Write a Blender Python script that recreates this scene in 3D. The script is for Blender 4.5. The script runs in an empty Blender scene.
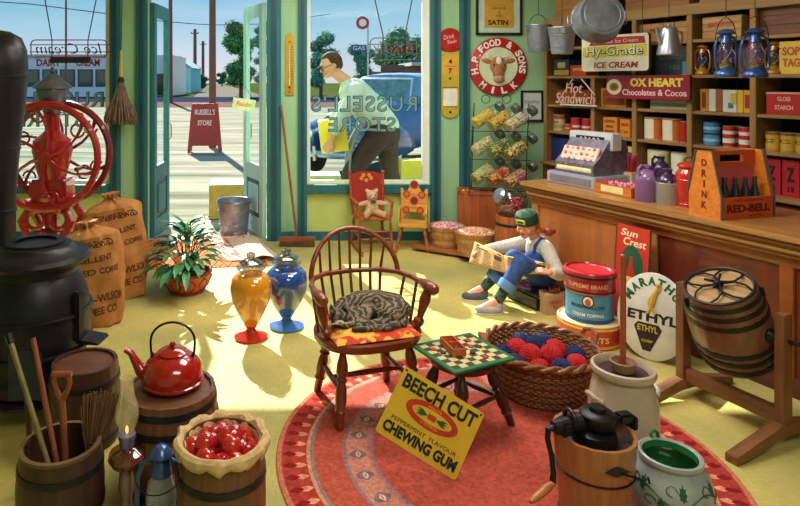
import bpy, bmesh, math, random
from mathutils import Matrix, Vector, Euler
random.seed(7)
PI = math.pi
scene = bpy.context.scene
COL = scene.collection
EYE = 1.65; FOC = 620.0; VX = 300.0; VY = 80.0

def fl(px, py, z=0.0):
    "point of a horizontal surface of height z that the camera sees at px, py"
    Y = FOC * (EYE - z) / (py - VY)
    return Vector(((px - VX) / FOC * Y, Y, z))
def at(px, py, Y):
    return Vector(((px - VX) / FOC * Y, Y, EYE - (py - VY) / FOC * Y))

def lin(c):
    r = []
    for v in c:
        v = v / 255.0
        r.append(v / 12.92 if v <= 0.04045 else ((v + 0.055) / 1.055) ** 2.4)
    return (r[0], r[1], r[2], 1.0)

T = Matrix.Translation
def RX(a): return Matrix.Rotation(math.radians(a), 4, 'X')
def RY(a): return Matrix.Rotation(math.radians(a), 4, 'Y')
def RZ(a): return Matrix.Rotation(math.radians(a), 4, 'Z')
def FACE(x, y, z, yaw=0): return T((x, y, z)) @ RZ(yaw) @ RX(90)

# ---------------------------------------------------------------- materials
MATS = {}
def mat(rgb, rough=0.6, metal=0.0, var=0.14, scale=(9, 9, 9), bump=0.0, coat=0.0, emit=0.0, rgb2=None, detail=4.0, sharp=False, spec=None):
    key = (tuple(rgb), rough, metal, var, scale, bump, coat, emit, tuple(rgb2) if rgb2 else None, sharp, spec)
    if key in MATS: return MATS[key]
    m = bpy.data.materials.new('paint_%d' % len(MATS)); m.use_nodes = True
    nt = m.node_tree; b = nt.nodes['Principled BSDF']; L = nt.links.new
    b.inputs['Roughness'].default_value = rough
    b.inputs['Metallic'].default_value = metal
    b.inputs['Coat Weight'].default_value = coat
    if spec is not None: b.inputs['Specular IOR Level'].default_value = spec
    c = lin(rgb)
    tc = nt.nodes.new('ShaderNodeTexCoord'); mp = nt.nodes.new('ShaderNodeMapping')
    mp.inputs['Scale'].default_value = scale
    L(tc.outputs['Object'], mp.inputs['Vector'])
    nz = nt.nodes.new('ShaderNodeTexNoise'); nz.inputs['Scale'].default_value = 1.0
    nz.inputs['Detail'].default_value = detail; nz.inputs['Roughness'].default_value = 0.6
    L(mp.outputs['Vector'], nz.inputs['Vector'])
    rp = nt.nodes.new('ShaderNodeValToRGB')
    rp.color_ramp.elements[0].position = 0.47 if sharp else 0.3; rp.color_ramp.elements[1].position = 0.53 if sharp else 0.7
    if rgb2:
        rp.color_ramp.elements[0].color = c; rp.color_ramp.elements[1].color = lin(rgb2)
    else:
        rp.color_ramp.elements[0].color = tuple(x * (1 - var) for x in c[:3]) + (1,)
        rp.color_ramp.elements[1].color = tuple(min(1, x * (1 + var)) for x in c[:3]) + (1,)
    L(nz.outputs['Fac'], rp.inputs['Fac']); L(rp.outputs['Color'], b.inputs['Base Color'])
    if bump:
        bp = nt.nodes.new('ShaderNodeBump'); bp.inputs['Strength'].default_value = bump; bp.inputs['Distance'].default_value = 0.01
        L(nz.outputs['Fac'], bp.inputs['Height']); L(bp.outputs['Normal'], b.inputs['Normal'])
    if emit:
        L(rp.outputs['Color'], b.inputs['Emission Color']); b.inputs['Emission Strength'].default_value = emit
    MATS[key] = m
    return m
def wood(rgb, axis='z', var=0.32, rough=0.5, coat=0.15, f=1.0, spec=None):
    s = {'x': (3 * f, 34 * f, 34 * f), 'y': (34 * f, 3 * f, 34 * f), 'z': (34 * f, 34 * f, 3 * f)}[axis]
    return mat(rgb, rough=rough, var=var, scale=s, bump=0.12, coat=coat, spec=spec)
def glass(rgb=(235, 245, 245), gloss=0.12, rough=0.03):
    key = ('glass', tuple(rgb), gloss, rough)
    if key in MATS: return MATS[key]
    m = bpy.data.materials.new('glass_%d' % len(MATS)); m.use_nodes = True
    nt = m.node_tree; nt.nodes.clear(); L = nt.links.new
    o = nt.nodes.new('ShaderNodeOutputMaterial'); mx = nt.nodes.new('ShaderNodeMixShader')
    tr = nt.nodes.new('ShaderNodeBsdfTransparent'); gl = nt.nodes.new('ShaderNodeBsdfGlossy')
    tr.inputs['Color'].default_value = lin(rgb); gl.inputs['Roughness'].default_value = rough
    lw = nt.nodes.new('ShaderNodeLayerWeight'); lw.inputs['Blend'].default_value = 0.35
    ml = nt.nodes.new('ShaderNodeMath'); ml.operation = 'MULTIPLY_ADD'
    ml.inputs[1].default_value = min(.6, gloss * 1.5 + .1) if gloss > 0.08 else gloss * 2; ml.inputs[2].default_value = gloss * 0.3
    L(lw.outputs['Facing'], ml.inputs[0]); L(ml.outputs[0], mx.inputs['Fac'])
    L(tr.outputs[0], mx.inputs[1]); L(gl.outputs[0], mx.inputs[2]); L(mx.outputs[0], o.inputs['Surface'])
    MATS[key] = m
    return m

def frosted(rgb, alpha):
    m = mat(rgb, .08, var=.03, coat=1.0, scale=(11, 11, 11.01)); m.node_tree.nodes['Principled BSDF'].inputs['Alpha'].default_value = alpha
    return m
# ---------------------------------------------------------------- mesh builder
class MB:
    def __init__(s): s.v = []; s.f = []; s.fm = []; s.mats = []; s.M = Matrix.Identity(4)
    def mi(s, m):
        if m not in s.mats: s.mats.append(m)
        return s.mats.index(m)
    def add(s, vs, fs, m, M=None):
        M = s.M @ M if M is not None else s.M
        o = len(s.v); i = s.mi(m)
        s.v += [M @ Vector(p) for p in vs]
        s.f += [tuple(o + k for k in f) for f in fs]; s.fm += [i] * len(fs)
        return s
    def box(s, c, size, m, M=None, bev=0.0):
        x, y, z = size[0] / 2, size[1] / 2, size[2] / 2
        MM = (M if M is not None else Matrix.Identity(4)) @ T(c)
        if bev <= 0:
            vs = [(a * x, b * y, d * z) for a in (-1, 1) for b in (-1, 1) for d in (-1, 1)]
            fs = [(0, 1, 3, 2), (4, 6, 7, 5), (0, 4, 5, 1), (2, 3, 7, 6), (0, 2, 6, 4), (1, 5, 7, 3)]
            return s.add(vs, fs, m, MM)
        b = bmesh.new(); bmesh.ops.create_cube(b, size=1.0)
        bmesh.ops.scale(b, vec=(2 * x, 2 * y, 2 * z), verts=b.verts)
        bmesh.ops.bevel(b, geom=list(b.edges), offset=bev, segments=2, affect='EDGES')
        b.verts.index_update()
        s.add([v.co.copy() for v in b.verts], [[v.index for v in f.verts] for f in b.faces], m, MM); b.free()
        return s
    def lathe(s, prof, m, seg=28, M=None, sx=1.0, sy=1.0, stave=0, groove=0.975, a0=0.0, a1=360.0):
        vs = []; fs = []; n = len(prof); full = abs(a1 - a0) >= 359.9
        if stave: seg = stave * 3
        cols = seg if full else seg + 1
        for k in range(cols):
            a = math.radians(a0 + (a1 - a0) * k / seg)
            g = groove if (stave and k % 3 == 0) else 1.0
            for r, z in prof: vs.append((r * g * math.cos(a) * sx, r * g * math.sin(a) * sy, z))
        for k in range(seg):
            k2 = (k + 1) % cols
            for j in range(n - 1):
                r0, r1 = prof[j][0], prof[j + 1][0]
                a, b, c, d = k * n + j, k2 * n + j, k2 * n + j + 1, k * n + j + 1
                if r0 < 1e-6 and r1 < 1e-6: continue
                if r0 < 1e-6: fs.append((a, c, d))
                elif r1 < 1e-6: fs.append((a, b, d))
                else: fs.append((a, b, c, d))
        return s.add(vs, fs, m, M)
    def tube(s, pts, r, m, seg=8, closed=False, M=None):
        pts = [Vector(p) for p in pts]; n = len(pts)
        rs = list(r) if isinstance(r, (list, tuple)) else [r] * n
        vs = []; fs = []; prev = None
        for i, p in enumerate(pts):
            if closed: t = pts[(i + 1) % n] - pts[i - 1]
            else: t = pts[min(i + 1, n - 1)] - pts[max(i - 1, 0)]
            if t.length < 1e-9: t = Vector((0, 0, 1))
            t.normalize()
            if prev is None:
                up = Vector((0, 0, 1)) if abs(t.z) < 0.9 else Vector((1, 0, 0))
                u = t.cross(up).normalized()
            else:
                u = prev - t * prev.dot(t)
                if u.length < 1e-6: u = t.orthogonal()
                u.normalize()
            prev = u; w = t.cross(u)
            for k in range(seg):
                a = 2 * PI * k / seg
                vs.append(p + (u * math.cos(a) + w * math.sin(a)) * rs[i])
        for i in range(n if closed else n - 1):
            i2 = (i + 1) % n
            for k in range(seg):
                k2 = (k + 1) % seg
                fs.append((i * seg + k, i * seg + k2, i2 * seg + k2, i2 * seg + k))
        if not closed:
            fs.append(tuple(range(seg))[::-1]); fs.append(tuple((n - 1) * seg + k for k in range(seg)))
        return s.add(vs, fs, m, M)
    def prism(s, out, th, m, M=None, m2=None):
        "outline in x,z; front face at y=-th/2"
        n = len(out); vs = [(x, -th / 2, z) for x, z in out] + [(x, th / 2, z) for x, z in out]
        s.add(vs, [tuple(range(n)), tuple(range(n, 2 * n))[::-1]], m, M)
        s.add(vs, [(i, i + n, (i + 1) % n + n, (i + 1) % n) for i in range(n)], m2 or m, M)
        return s
    def ring(s, R, r, m, M=None, seg=28, tseg=8, sx=1, sy=1):
        return s.tube([(R * sx * math.cos(2 * PI * k / seg), R * sy * math.sin(2 * PI * k / seg), 0) for k in range(seg)], r, m, seg=tseg, closed=True, M=M)
    def ball(s, c, rad, m, M=None, seg=16, rings=10, fn=None):
        rx, ry, rz = (rad, rad, rad) if isinstance(rad, (int, float)) else rad
        vs = [(0, 0, -1)]; fs = []
        for j in range(1, rings):
            t = -PI / 2 + PI * j / rings
            for k in range(seg):
                a = 2 * PI * k / seg; vs.append((math.cos(t) * math.cos(a), math.cos(t) * math.sin(a), math.sin(t)))
        vs.append((0, 0, 1)); top = len(vs) - 1
        for k in range(seg):
            k2 = (k + 1) % seg
            fs.append((0, 1 + k2, 1 + k)); fs.append((top, top - seg + k, top - seg + k2))
            for j in range(rings - 2):
                a = 1 + j * seg; fs.append((a + k, a + k2, a + seg + k2, a + seg + k))
        if fn: vs = [tuple(fn(Vector(p))) for p in vs]
        vs = [(p[0] * rx, p[1] * ry, p[2] * rz) for p in vs]
        return s.add(vs, fs, m, (M if M is not None else Matrix.Identity(4)) @ T(c))
    def limb(s, a, b, ra, rb, m, seg=14):
        a, b = Vector(a), Vector(b)
        s.tube([a, a.lerp(b, .33), a.lerp(b, .66), b], [ra, ra * .7 + rb * .33, ra * .33 + rb * .68, rb], m, seg=seg)
        s.ball(a, ra * .995, m, seg=seg, rings=8); s.ball(b, rb * .995, m, seg=seg, rings=8)
        return s
    def surf(s, fn, nu, nv, m, M=None, th=0.0):
        "fn(u,v) sheet; th gives it thickness along -normal approx z"
        vs = [fn(i / nu, j / nv) for i in range(nu + 1) for j in range(nv + 1)]
        fs = [(i * (nv + 1) + j, (i + 1) * (nv + 1) + j, (i + 1) * (nv + 1) + j + 1, i * (nv + 1) + j + 1) for i in range(nu) for j in range(nv)]
        if th:
            k = len(vs); w = [(p[0], p[1], p[2] - th) for p in vs]; vs = list(vs) + w
            gs = [tuple(k + q for q in f[::-1]) for f in fs]
            b = [i * (nv + 1) for i in range(nu + 1)] + [nu * (nv + 1) + j for j in range(1, nv + 1)] + [i * (nv + 1) + nv for i in range(nu - 1, -1, -1)] + [j for j in range(nv - 1, 0, -1)]
            gs += [(b[i], b[(i + 1) % len(b)], b[(i + 1) % len(b)] + k, b[i] + k) for i in range(len(b))]
            fs = fs + gs
        return s.add(vs, fs, m, M)
    def text(s, body, w, h, m, M, ex=0.0012, bold=0.0, shear=0.0, space=1.0):
        "lettering fitted to w x h, centred at M's origin, lying in M's xy plane"
        cu = bpy.data.curves.new('t', 'FONT'); cu.body = body; cu.size = 1.0; cu.offset = bold; cu.shear = shear
        cu.space_character = space; cu.resolution_u = 3
        o = bpy.data.objects.new('t', cu); COL.objects.link(o)
        bpy.context.view_layer.update()
        dg = bpy.context.evaluated_depsgraph_get(); me = o.evaluated_get(dg).to_mesh()
        vs = [v.co.copy() for v in me.vertices]; fs = [tuple(p.vertices) for p in me.polygons]
        bpy.data.objects.remove(o); bpy.data.curves.remove(cu)
        if not vs: return s
        x0 = min(v.x for v in vs); x1 = max(v.x for v in vs); y0 = min(v.y for v in vs); y1 = max(v.y for v in vs)
        kx = w / (x1 - x0); ky = (h / (y1 - y0)) if h else kx
        n = len(vs)
        out = [((v.x - (x0 + x1) / 2) * kx, (v.y - (y0 + y1) / 2) * ky, ex) for v in vs]
        back = [(p[0], p[1], 0.0002) for p in out]
        cnt = {}
        for f in fs:
            for i in range(len(f)):
                e = (f[i], f[(i + 1) % len(f)]); cnt[e] = 1
        side = [(a, b) for (a, b) in cnt if (b, a) not in cnt]
        s.add(out + back, fs + [(b, a, a + n, b + n) for a, b in side], m, M)
        return s
    def build(s, name, parent=None, loc=None, rot=None, smooth=True, ang=38, kind=None, doubles=True):
        me = bpy.data.meshes.new(name); me.from_pydata([tuple(v) for v in s.v], [], s.f)
        for m in s.mats: me.materials.append(m)
        me.polygons.foreach_set('material_index', s.fm)
        b = bmesh.new(); b.from_mesh(me)
        if doubles: bmesh.ops.remove_doubles(b, verts=b.verts, dist=1e-6)
        bmesh.ops.recalc_face_normals(b, faces=b.faces)
        b.to_mesh(me); b.free()
        if smooth:
            me.polygons.foreach_set('use_smooth', [True] * len(me.polygons)); me.set_sharp_from_angle(angle=math.radians(ang))
        me.update()
        o = bpy.data.objects.new(name, me); COL.objects.link(o)
        if parent: o.parent = parent
        if loc is not None: o.location = loc
        if rot is not None: o.rotation_euler = (0, 0, math.radians(rot)) if isinstance(rot, (int, float)) else rot
        if kind: o['kind'] = kind
        return o
def fuse(name, mb, parent=None, voxel=0.006, smooth=4, **kw):
    "grow everything in the builder together into one continuous surface"
    o = mb.build(name, parent, doubles=False, **kw)
    r = o.modifiers.new('r', 'REMESH'); r.mode = 'VOXEL'; r.voxel_size = voxel; r.use_smooth_shade = True
    if smooth:
        q = o.modifiers.new('s', 'SMOOTH'); q.iterations = smooth; q.factor = 0.5
    bpy.context.view_layer.update()
    dg = bpy.context.evaluated_depsgraph_get()
    me = bpy.data.meshes.new_from_object(o.evaluated_get(dg)); ms = list(o.data.materials)
    o.modifiers.clear(); o.data = me; me.materials.clear()
    for m in ms: me.materials.append(m)
    me.polygons.foreach_set('use_smooth', [True] * len(me.polygons)); me.name = name
    return o
def thing(name, label, cat, loc=(0, 0, 0), rot=0, group=None):
    o = bpy.data.objects.new(name, None); COL.objects.link(o); o.empty_display_size = 0.05
    o.location = loc; o.rotation_euler = (0, 0, math.radians(rot)) if isinstance(rot, (int, float)) else rot
    return tag(o, label, cat, group)
def tag(o, label, cat, group=None, kind=None):
    o['label'] = label; o['category'] = cat
    if group: o['group'] = group
    if kind: o['kind'] = kind
    return o
def struct(o): o['kind'] = 'structure'; return o
def dup(root, loc, rot=None, label=None, group=None):
    r = root.copy(); COL.objects.link(r); r.location = loc
    if rot is not None: r.rotation_euler = (0, 0, math.radians(rot)) if isinstance(rot, (int, float)) else rot
    if label: r['label'] = label
    if group: r['group'] = group
    for ch in list(root.children):
        c = ch.copy(); COL.objects.link(c); c.parent = r
        for g in ch.children:
            d = g.copy(); COL.objects.link(d); d.parent = c
    return r
def arc(cx, cz, rx, rz, a0, a1, n, y=0.0):
    return [(cx + rx * math.cos(math.radians(a0 + (a1 - a0) * i / n)), y, cz + rz * math.sin(math.radians(a0 + (a1 - a0) * i / n))) for i in range(n + 1)]
def rrect(w, h, r, n=4):
    out = []
    for cx, cz, a in ((w / 2 - r, h / 2 - r, 0), (-w / 2 + r, h / 2 - r, 90), (-w / 2 + r, -h / 2 + r, 180), (w / 2 - r, -h / 2 + r, 270)):
        for i in range(n + 1):
            t = math.radians(a + 90 * i / n); out.append((cx + r * math.cos(t), cz + r * math.sin(t)))
    return out
def turned(mb, p0, p1, r, m, seg=12, style='leg'):
    "a turned spindle from p0 (top) to p1 (foot)"
    p0, p1 = Vector(p0), Vector(p1); d = p1 - p0; L = d.length
    prof = {'leg': [(0, .6), (.08, .7), (.2, 1.15), (.3, 1.25), (.36, .8), (.39, 1.2), (.42, .8), (.5, 1.1), (.62, 1.2), (.75, .95), (.78, 1.2), (.81, .9), (.95, .85), (1, .75)],
            'post': [(0, .7), (.1, .9), (.18, 1.4), (.26, 1.4), (.32, .8), (.4, .9), (.75, 1.5), (.92, 1.1), (1, .9)],
            'rod': [(0, .8), (.5, 1.15), (1, .8)]}[style]
    pts = [(0, 0)] + [(k * r, t * L) for t, k in prof] + [(0, L)]
    q = d.to_track_quat('Z', 'Y').to_matrix().to_4x4()
    mb.lathe(pts, m, seg=seg, M=T(p0) @ q)
    return mb

BLACK = mat((28, 26, 28), 0.5, var=.2)
WHITE = mat((240, 240, 235), 0.5, var=.04)
IRON = mat((38, 36, 42), 0.38, .6, var=.35, scale=(14, 14, 14), bump=.25)
STEEL = mat((150, 155, 165), 0.33, .85, var=.2)
BRASS = mat((200, 160, 60), 0.35, .8, var=.15)
GALV = mat((150, 155, 170), 0.42, .6, var=.22, scale=(16, 16, 16))
TEAL = mat((40, 108, 116), 0.55, var=.2, scale=(22, 22, 3), bump=.1)
TEALD = mat((22, 74, 84), 0.5, var=.2, scale=(22, 22, 3))
MINT = mat((186, 226, 220), 0.5, var=.1, scale=(20, 20, 3))
REDM = mat((178, 22, 24), 0.35, var=.15, coat=.4)
# ================================================================ ROOM SHELL
WY = 6.39; WT = 0.15
def wx(px): return (px - VX) / FOC * WY
GREEN = mat((146, 196, 150), 0.7, var=.08, scale=(3, 3, 1.2), rgb2=(170, 212, 164))
PANEL = mat((196, 214, 118), 0.7, rgb2=(212, 224, 134), scale=(4, 4, 4))
def floor_mat():
    m = bpy.data.materials.new('floor_linoleum'); m.use_nodes = True
    nt = m.node_tree; b = nt.nodes['Principled BSDF']; L = nt.links.new
    b.inputs['Roughness'].default_value = .6; b.inputs['Specular IOR Level'].default_value = .2
    tc = nt.nodes.new('ShaderNodeTexCoord')
    nz = nt.nodes.new('ShaderNodeTexNoise'); nz.inputs['Scale'].default_value = .9; nz.inputs['Detail'].default_value = 5
    L(tc.outputs['Object'], nz.inputs['Vector'])
    r = nt.nodes.new('ShaderNodeValToRGB'); r.color_ramp.elements[0].position = .36; r.color_ramp.elements[1].position = .62
    r.color_ramp.elements[0].color = lin((160, 158, 96)); r.color_ramp.elements[1].color = lin((218, 196, 112))
    L(nz.outputs['Fac'], r.inputs['Fac'])
    # fine woven thread texture
    outs = []
    for sc in ((160, 14, 1), (14, 160, 1)):
        mp = nt.nodes.new('ShaderNodeMapping'); mp.inputs['Scale'].default_value = sc
        n2 = nt.nodes.new('ShaderNodeTexNoise'); n2.inputs['Scale'].default_value = 1.0; n2.inputs['Detail'].default_value = 2
        L(tc.outputs['Object'], mp.inputs['Vector']); L(mp.outputs['Vector'], n2.inputs['Vector']); outs.append(n2)
    ad = nt.nodes.new('ShaderNodeMath'); ad.operation = 'ADD'; L(outs[0].outputs['Fac'], ad.inputs[0]); L(outs[1].outputs['Fac'], ad.inputs[1])
    mr = nt.nodes.new('ShaderNodeMapRange'); mr.inputs['From Min'].default_value = .7; mr.inputs['From Max'].default_value = 1.3
    mr.inputs['To Min'].default_value = .86; mr.inputs['To Max'].default_value = 1.12
    L(ad.outputs[0], mr.inputs['Value'])
    mx = nt.nodes.new('ShaderNodeVectorMath'); mx.operation = 'SCALE'
    L(r.outputs['Color'], mx.inputs[0]); L(mr.outputs['Result'], mx.inputs['Scale']); L(mx.outputs['Vector'], b.inputs['Base Color'])
    return m
FLOOR = floor_mat()
struct(MB().box((1.3, 2.37, -.05), (10.0, 8.33, .1), FLOOR).build('floor'))
b = MB().box((1.3, 2.37, 3.1), (10.0, 8.33, .1), mat((226, 214, 180), .8))
struct(b.build('ceiling'))

b = MB()
def wseg(x0, x1, z0, z1, m): b.box(((x0 + x1) / 2, WY + WT / 2, (z0 + z1) / 2), (x1 - x0, WT, z1 - z0), m)
SILL = .578; HEAD = 2.54
XL0, XL1, XD0, XD1, XR0, XR1 = -3.35, wx(111), wx(148), wx(267), wx(307), wx(430)
wseg(-3.7, XL0, 0, 3.05, GREEN); wseg(XL0, XL1, 0, SILL, PANEL); wseg(XL0, XL1, HEAD, 3.05, GREEN)
wseg(XL1, XD0, 0, 3.05, GREEN); wseg(XD0, XD1, 2.5, 3.05, GREEN); wseg(XD1, XR0, 0, 3.05, GREEN)
wseg(XR0, XR1, 0, SILL, PANEL); wseg(XR0, XR1, HEAD, 3.05, GREEN); wseg(XR1, 3.5, 0, 3.05, GREEN)
struct(b.build('wall_back', smooth=False))
struct(MB().box((-3.65, 2.4, 1.5), (.1, 8.2, 3.05), GREEN).build('wall_left'))
# right wall runs parallel with the counter
SA = math.degrees(math.atan2(-.917, .399))
struct(MB().box((1.3, -1.72, 1.5), (10.0, .1, 3.05), GREEN).build('wall_front'))
struct(MB().box((4.4, .42, 1.53), (9.6, .1, 3.06), wood((92, 50, 26), 'z')).build('wall_right', loc=(2.32, 6.5, 0), rot=SA))

# trims
n = 0
def trim(x0, x1, z0, z1, y=WY, d=.045, m=None):
    global n; n += 1
    bb = MB().box(((x0 + x1) / 2, y - d / 2, (z0 + z1) / 2), (x1 - x0, d, z1 - z0), m or TEAL, bev=.006)
    if (x1 - x0) < .3 and z1 > 2: bb.box(((x0 + x1) / 2, y - d - .006, (z0 + z1) / 2), ((x1 - x0) * .35, .012, z1 - z0), TEALD)
    struct(bb.build('trim_%d' % n))
trim(wx(110.5), wx(121), 0, 3.04); trim(wx(137), wx(148), 0, 3.04); trim(wx(267), wx(281), 0, 3.04)
trim(wx(298), wx(307), 0, 3.04); trim(wx(430), wx(440), 0, 3.04); trim(wx(459), wx(469), 0, 3.04)
trim(wx(307) + .003, wx(430) - .003, SILL - .09, SILL - .002, d=.06); trim(-3.35, wx(110.5) - .003, SILL - .09, SILL - .002, d=.06)
def base(nm, x0, x1):
    struct(MB().box(((x0 + x1) / 2, WY - .012, .045), (x1 - x0, .02, .09), TEAL, bev=.004).build(nm))
base('baseboard_back', wx(307) + .003, wx(430) - .003); base('baseboard_back', -3.55, wx(110.5) - .003)
base('baseboard_back', wx(121) + .003, wx(137) - .003); base('baseboard_back', wx(281) + .003, wx(298) - .003); base('baseboard_back', wx(440) + .003, wx(459) - .003)

# windows
PANE = glass((246, 252, 252), .012)
LETTER = mat((38, 84, 88), .5, var=.1)
def window(nm, x0, x1):
    fr = MB()
    y = WY + .075
    for (a, c) in ((x0, x0 + .035), (x1 - .07, x1)): fr.box(((a + c) / 2, y, (SILL + HEAD) / 2), (c - a, .07, HEAD - SILL), WHITE, bev=.004)
    for (a, c) in ((SILL, SILL + .03), (HEAD - .05, HEAD)): fr.box(((x0 + x1) / 2, y, (a + c) / 2), (x1 - x0, .072, c - a), WHITE, bev=.004)
    f = struct(fr.build(nm))
    MB().box(((x0 + x1) / 2, y, (SILL + HEAD) / 2), (x1 - x0 - .08, .006, HEAD - SILL - .06), PANE).build('window_pane', f)
    return f
w1 = window('window_1', XL0, XL1); w2 = window('window_2', XR0, XR1)
def outline_text(mb, s, px0, px1, py0, py1):
    Y = WY + .068
    a, c = at(px0, py0, Y), at(px1, py1, Y)
    M = T(((a.x + c.x) / 2, Y, (a.z + c.z) / 2)) @ RZ(180) @ RX(90)
    mb.text(s, abs(c.x - a.x), abs(c.z - a.z), LETTER, M @ T((0, 0, -.003)), bold=.03, space=1.12)
    mb.text(s, abs(c.x - a.x) * .975, abs(c.z - a.z) * .9, mat((120, 165, 165), .5), M @ T((0, 0, -.006)), bold=-.004, space=1.16)
L1 = MB(); outline_text(L1, "RUSSELL'S", 418, 311, 95, 112); outline_text(L1, "STORE", 396, 328, 117, 132); L1.build('window_lettering', w2)
L1 = MB(); outline_text(L1, "RUSSELL'S", 104, -2, 91, 107); outline_text(L1, "STORE", 84, 16, 112, 127); L1.build('window_lettering', w1)

# double door, both leaves standing open outwards
def door(nm, hinge, yaw, m, md, W=.6):
    d = struct(bpy.data.objects.new(nm, None)); COL.objects.link(d); d.location = hinge; d.rotation_euler = (0, 0, math.radians(yaw))
    H = 2.45
    f = MB()
    f.box((.05, 0, H / 2), (.1, .045, H), m, bev=.004); f.box((W - .05, 0, H / 2), (.1, .045, H), m, bev=.004)
    f.box((W / 2, 0, .09), (W - .2, .044, .18), m); f.box((W / 2, 0, .66), (W - .2, .044, .16), m); f.box((W / 2, 0, H - .07), (W - .2, .044, .14), m)
    f.build('door_frame', d)
    MB().box((W / 2, 0, .38), (W - .2, .02, .42), md).box((W / 2, -.014, .38), (W - .3, .016, .3), m, bev=.006).box((W / 2, .014, .38), (W - .3, .016, .3), m, bev=.006).build('door_panel', d)
    MB().box((W / 2, 0, 1.525), (W - .2, .006, 1.57), PANE).build('door_glass', d)
    MB().tube([(W - .05, -.03, .98), (W - .05, -.055, 1.0), (W - .05, -.055, 1.14), (W - .05, -.03, 1.16)], .008, BRASS).box((W - .05, -.025, 1.07), (.035, .006, .24), mat((120, 140, 160), .3, .7)).build('door_handle', d)
    return d
door('door_1', (XD0 + .03, WY + .06, 0.005), 87, TEAL, TEALD)
dr = door('door_2', (XD1 - .03, WY + .06, 0.005), 114.5, MINT, TEAL)
struct(MB().box(((XD0 + XD1) / 2, WY + .075, -.002), (XD1 - XD0, .18, .012), mat((170, 165, 150), .6)).build('door_sill'))
# small card hanging on the open leaf
t = thing('door_sign', 'small cream card with orange writing hung on the open door leaf', 'sign', (wx(245) * 1.085, 6.80, 1.38), 14)
MB().box((0, 0, 0), (.25, .012, .13), mat((250, 244, 200), .6), M=RY(8)).build('card', t)
MB().text('Rainbo', .17, .05, mat((235, 160, 50), .6), RY(8) @ FACE(0, -.007, 0.005), bold=.02, shear=.2).build('lettering', t)
MB().tube([(-.1, 0, .07), (0.02, .02, .2), (.1, 0, .05)], .003, BLACK, seg=5).build('string', t)

# ================================================================ CAMERA, SUN, ADDED FILL LIGHTS, SKY
cam = bpy.data.cameras.new('cam'); co = bpy.data.objects.new('camera', cam); COL.objects.link(co)
co.location = (0, 0, EYE); co.rotation_euler = (PI / 2, 0, 0)
cam.sensor_width = 36; cam.lens = 36 * FOC / 800; cam.shift_x = .125; cam.shift_y = -(253 - VY) / 800; cam.clip_end = 900
scene.camera = co
sd = Vector((.29, -1, -.73))
s = bpy.data.lights.new('sun', 'SUN'); s.energy = 11; s.angle = math.radians(.6); s.color = (1, .95, .84)
so = bpy.data.objects.new('sun', s); COL.objects.link(so); so.rotation_euler = sd.to_track_quat('-Z', 'Y').to_euler(); so.location = (-3, 12, 8)
def area(x, y, sx, sy, e, c, z=2.98):  # overhead fill added to brighten the room, stands for no real fixture
    l = bpy.data.lights.new('fill_light', 'AREA'); l.shape = 'RECTANGLE'; l.size = sx; l.size_y = sy; l.energy = e; l.color = c
    o = bpy.data.objects.new('fill_light', l); COL.objects.link(o); o.location = (x, y, z)
area(.4, 4.9, 2.2, 1.2, 54, (1, .97, .92)); area(.8, 3.3, 1.0, 1.0, 54, (1, .95, .87)); area(.9, .3, 1.6, 1.0, 50, (1, .95, .87))
w = bpy.data.worlds.new('sky'); scene.world = w; w.use_nodes = True
nt = w.node_tree; nt.nodes.clear(); L = nt.links.new
ow = nt.nodes.new('ShaderNodeOutputWorld'); bg = nt.nodes.new('ShaderNodeBackground')
tc = nt.nodes.new('ShaderNodeTexCoord'); sp = nt.nodes.new('ShaderNodeSeparateXYZ')
cr = nt.nodes.new('ShaderNodeValToRGB'); e = cr.color_ramp.elements
e[0].position = 0; e[0].color = lin((226, 218, 206)); e[1].position = .5; e[1].color = lin((236, 226, 226))
for p, c in ((.512, (220, 222, 236)), (.535, (178, 214, 236)), (.57, (128, 194, 228)), (.75, (104, 172, 220)), (1, (90, 150, 205))):
    q = e.new(p); q.color = lin(c)
mr = nt.nodes.new('ShaderNodeMapRange'); mr.inputs['From Min'].default_value = -1; mr.inputs['From Max'].default_value = 1
L(tc.outputs['Generated'], sp.inputs[0]); L(sp.outputs['Z'], mr.inputs['Value'])
nz = nt.nodes.new('ShaderNodeTexNoise'); nz.inputs['Scale'].default_value = 5; nz.inputs['Detail'].default_value = 6
mp = nt.nodes.new('ShaderNodeMapping'); mp.inputs['Scale'].default_value = (1, 1, 6); L(tc.outputs['Generated'], mp.inputs['Vector']); L(mp.outputs['Vector'], nz.inputs['Vector'])
r2 = nt.nodes.new('ShaderNodeMapRange'); r2.inputs['From Min'].default_value = .35; r2.inputs['From Max'].default_value = .75; r2.inputs['To Min'].default_value = 0; r2.inputs['To Max'].default_value = .35
L(nz.outputs['Fac'], r2.inputs['Value'])
mx = nt.nodes.new('ShaderNodeMixRGB'); mx.inputs['Color2'].default_value = lin((232, 236, 244))
L(mr.outputs['Result'], cr.inputs['Fac']); L(cr.outputs['Color'], mx.inputs['Color1']); L(r2.outputs['Result'], mx.inputs['Fac'])
L(mx.outputs['Color'], bg.inputs['Color']); bg.inputs['Strength'].default_value = 1.0; L(bg.outputs[0], ow.inputs['Surface'])
scene.view_settings.view_transform = 'Standard'; scene.view_settings.look = 'None'; scene.view_settings.exposure = 0; scene.view_settings.gamma = 1
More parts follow.
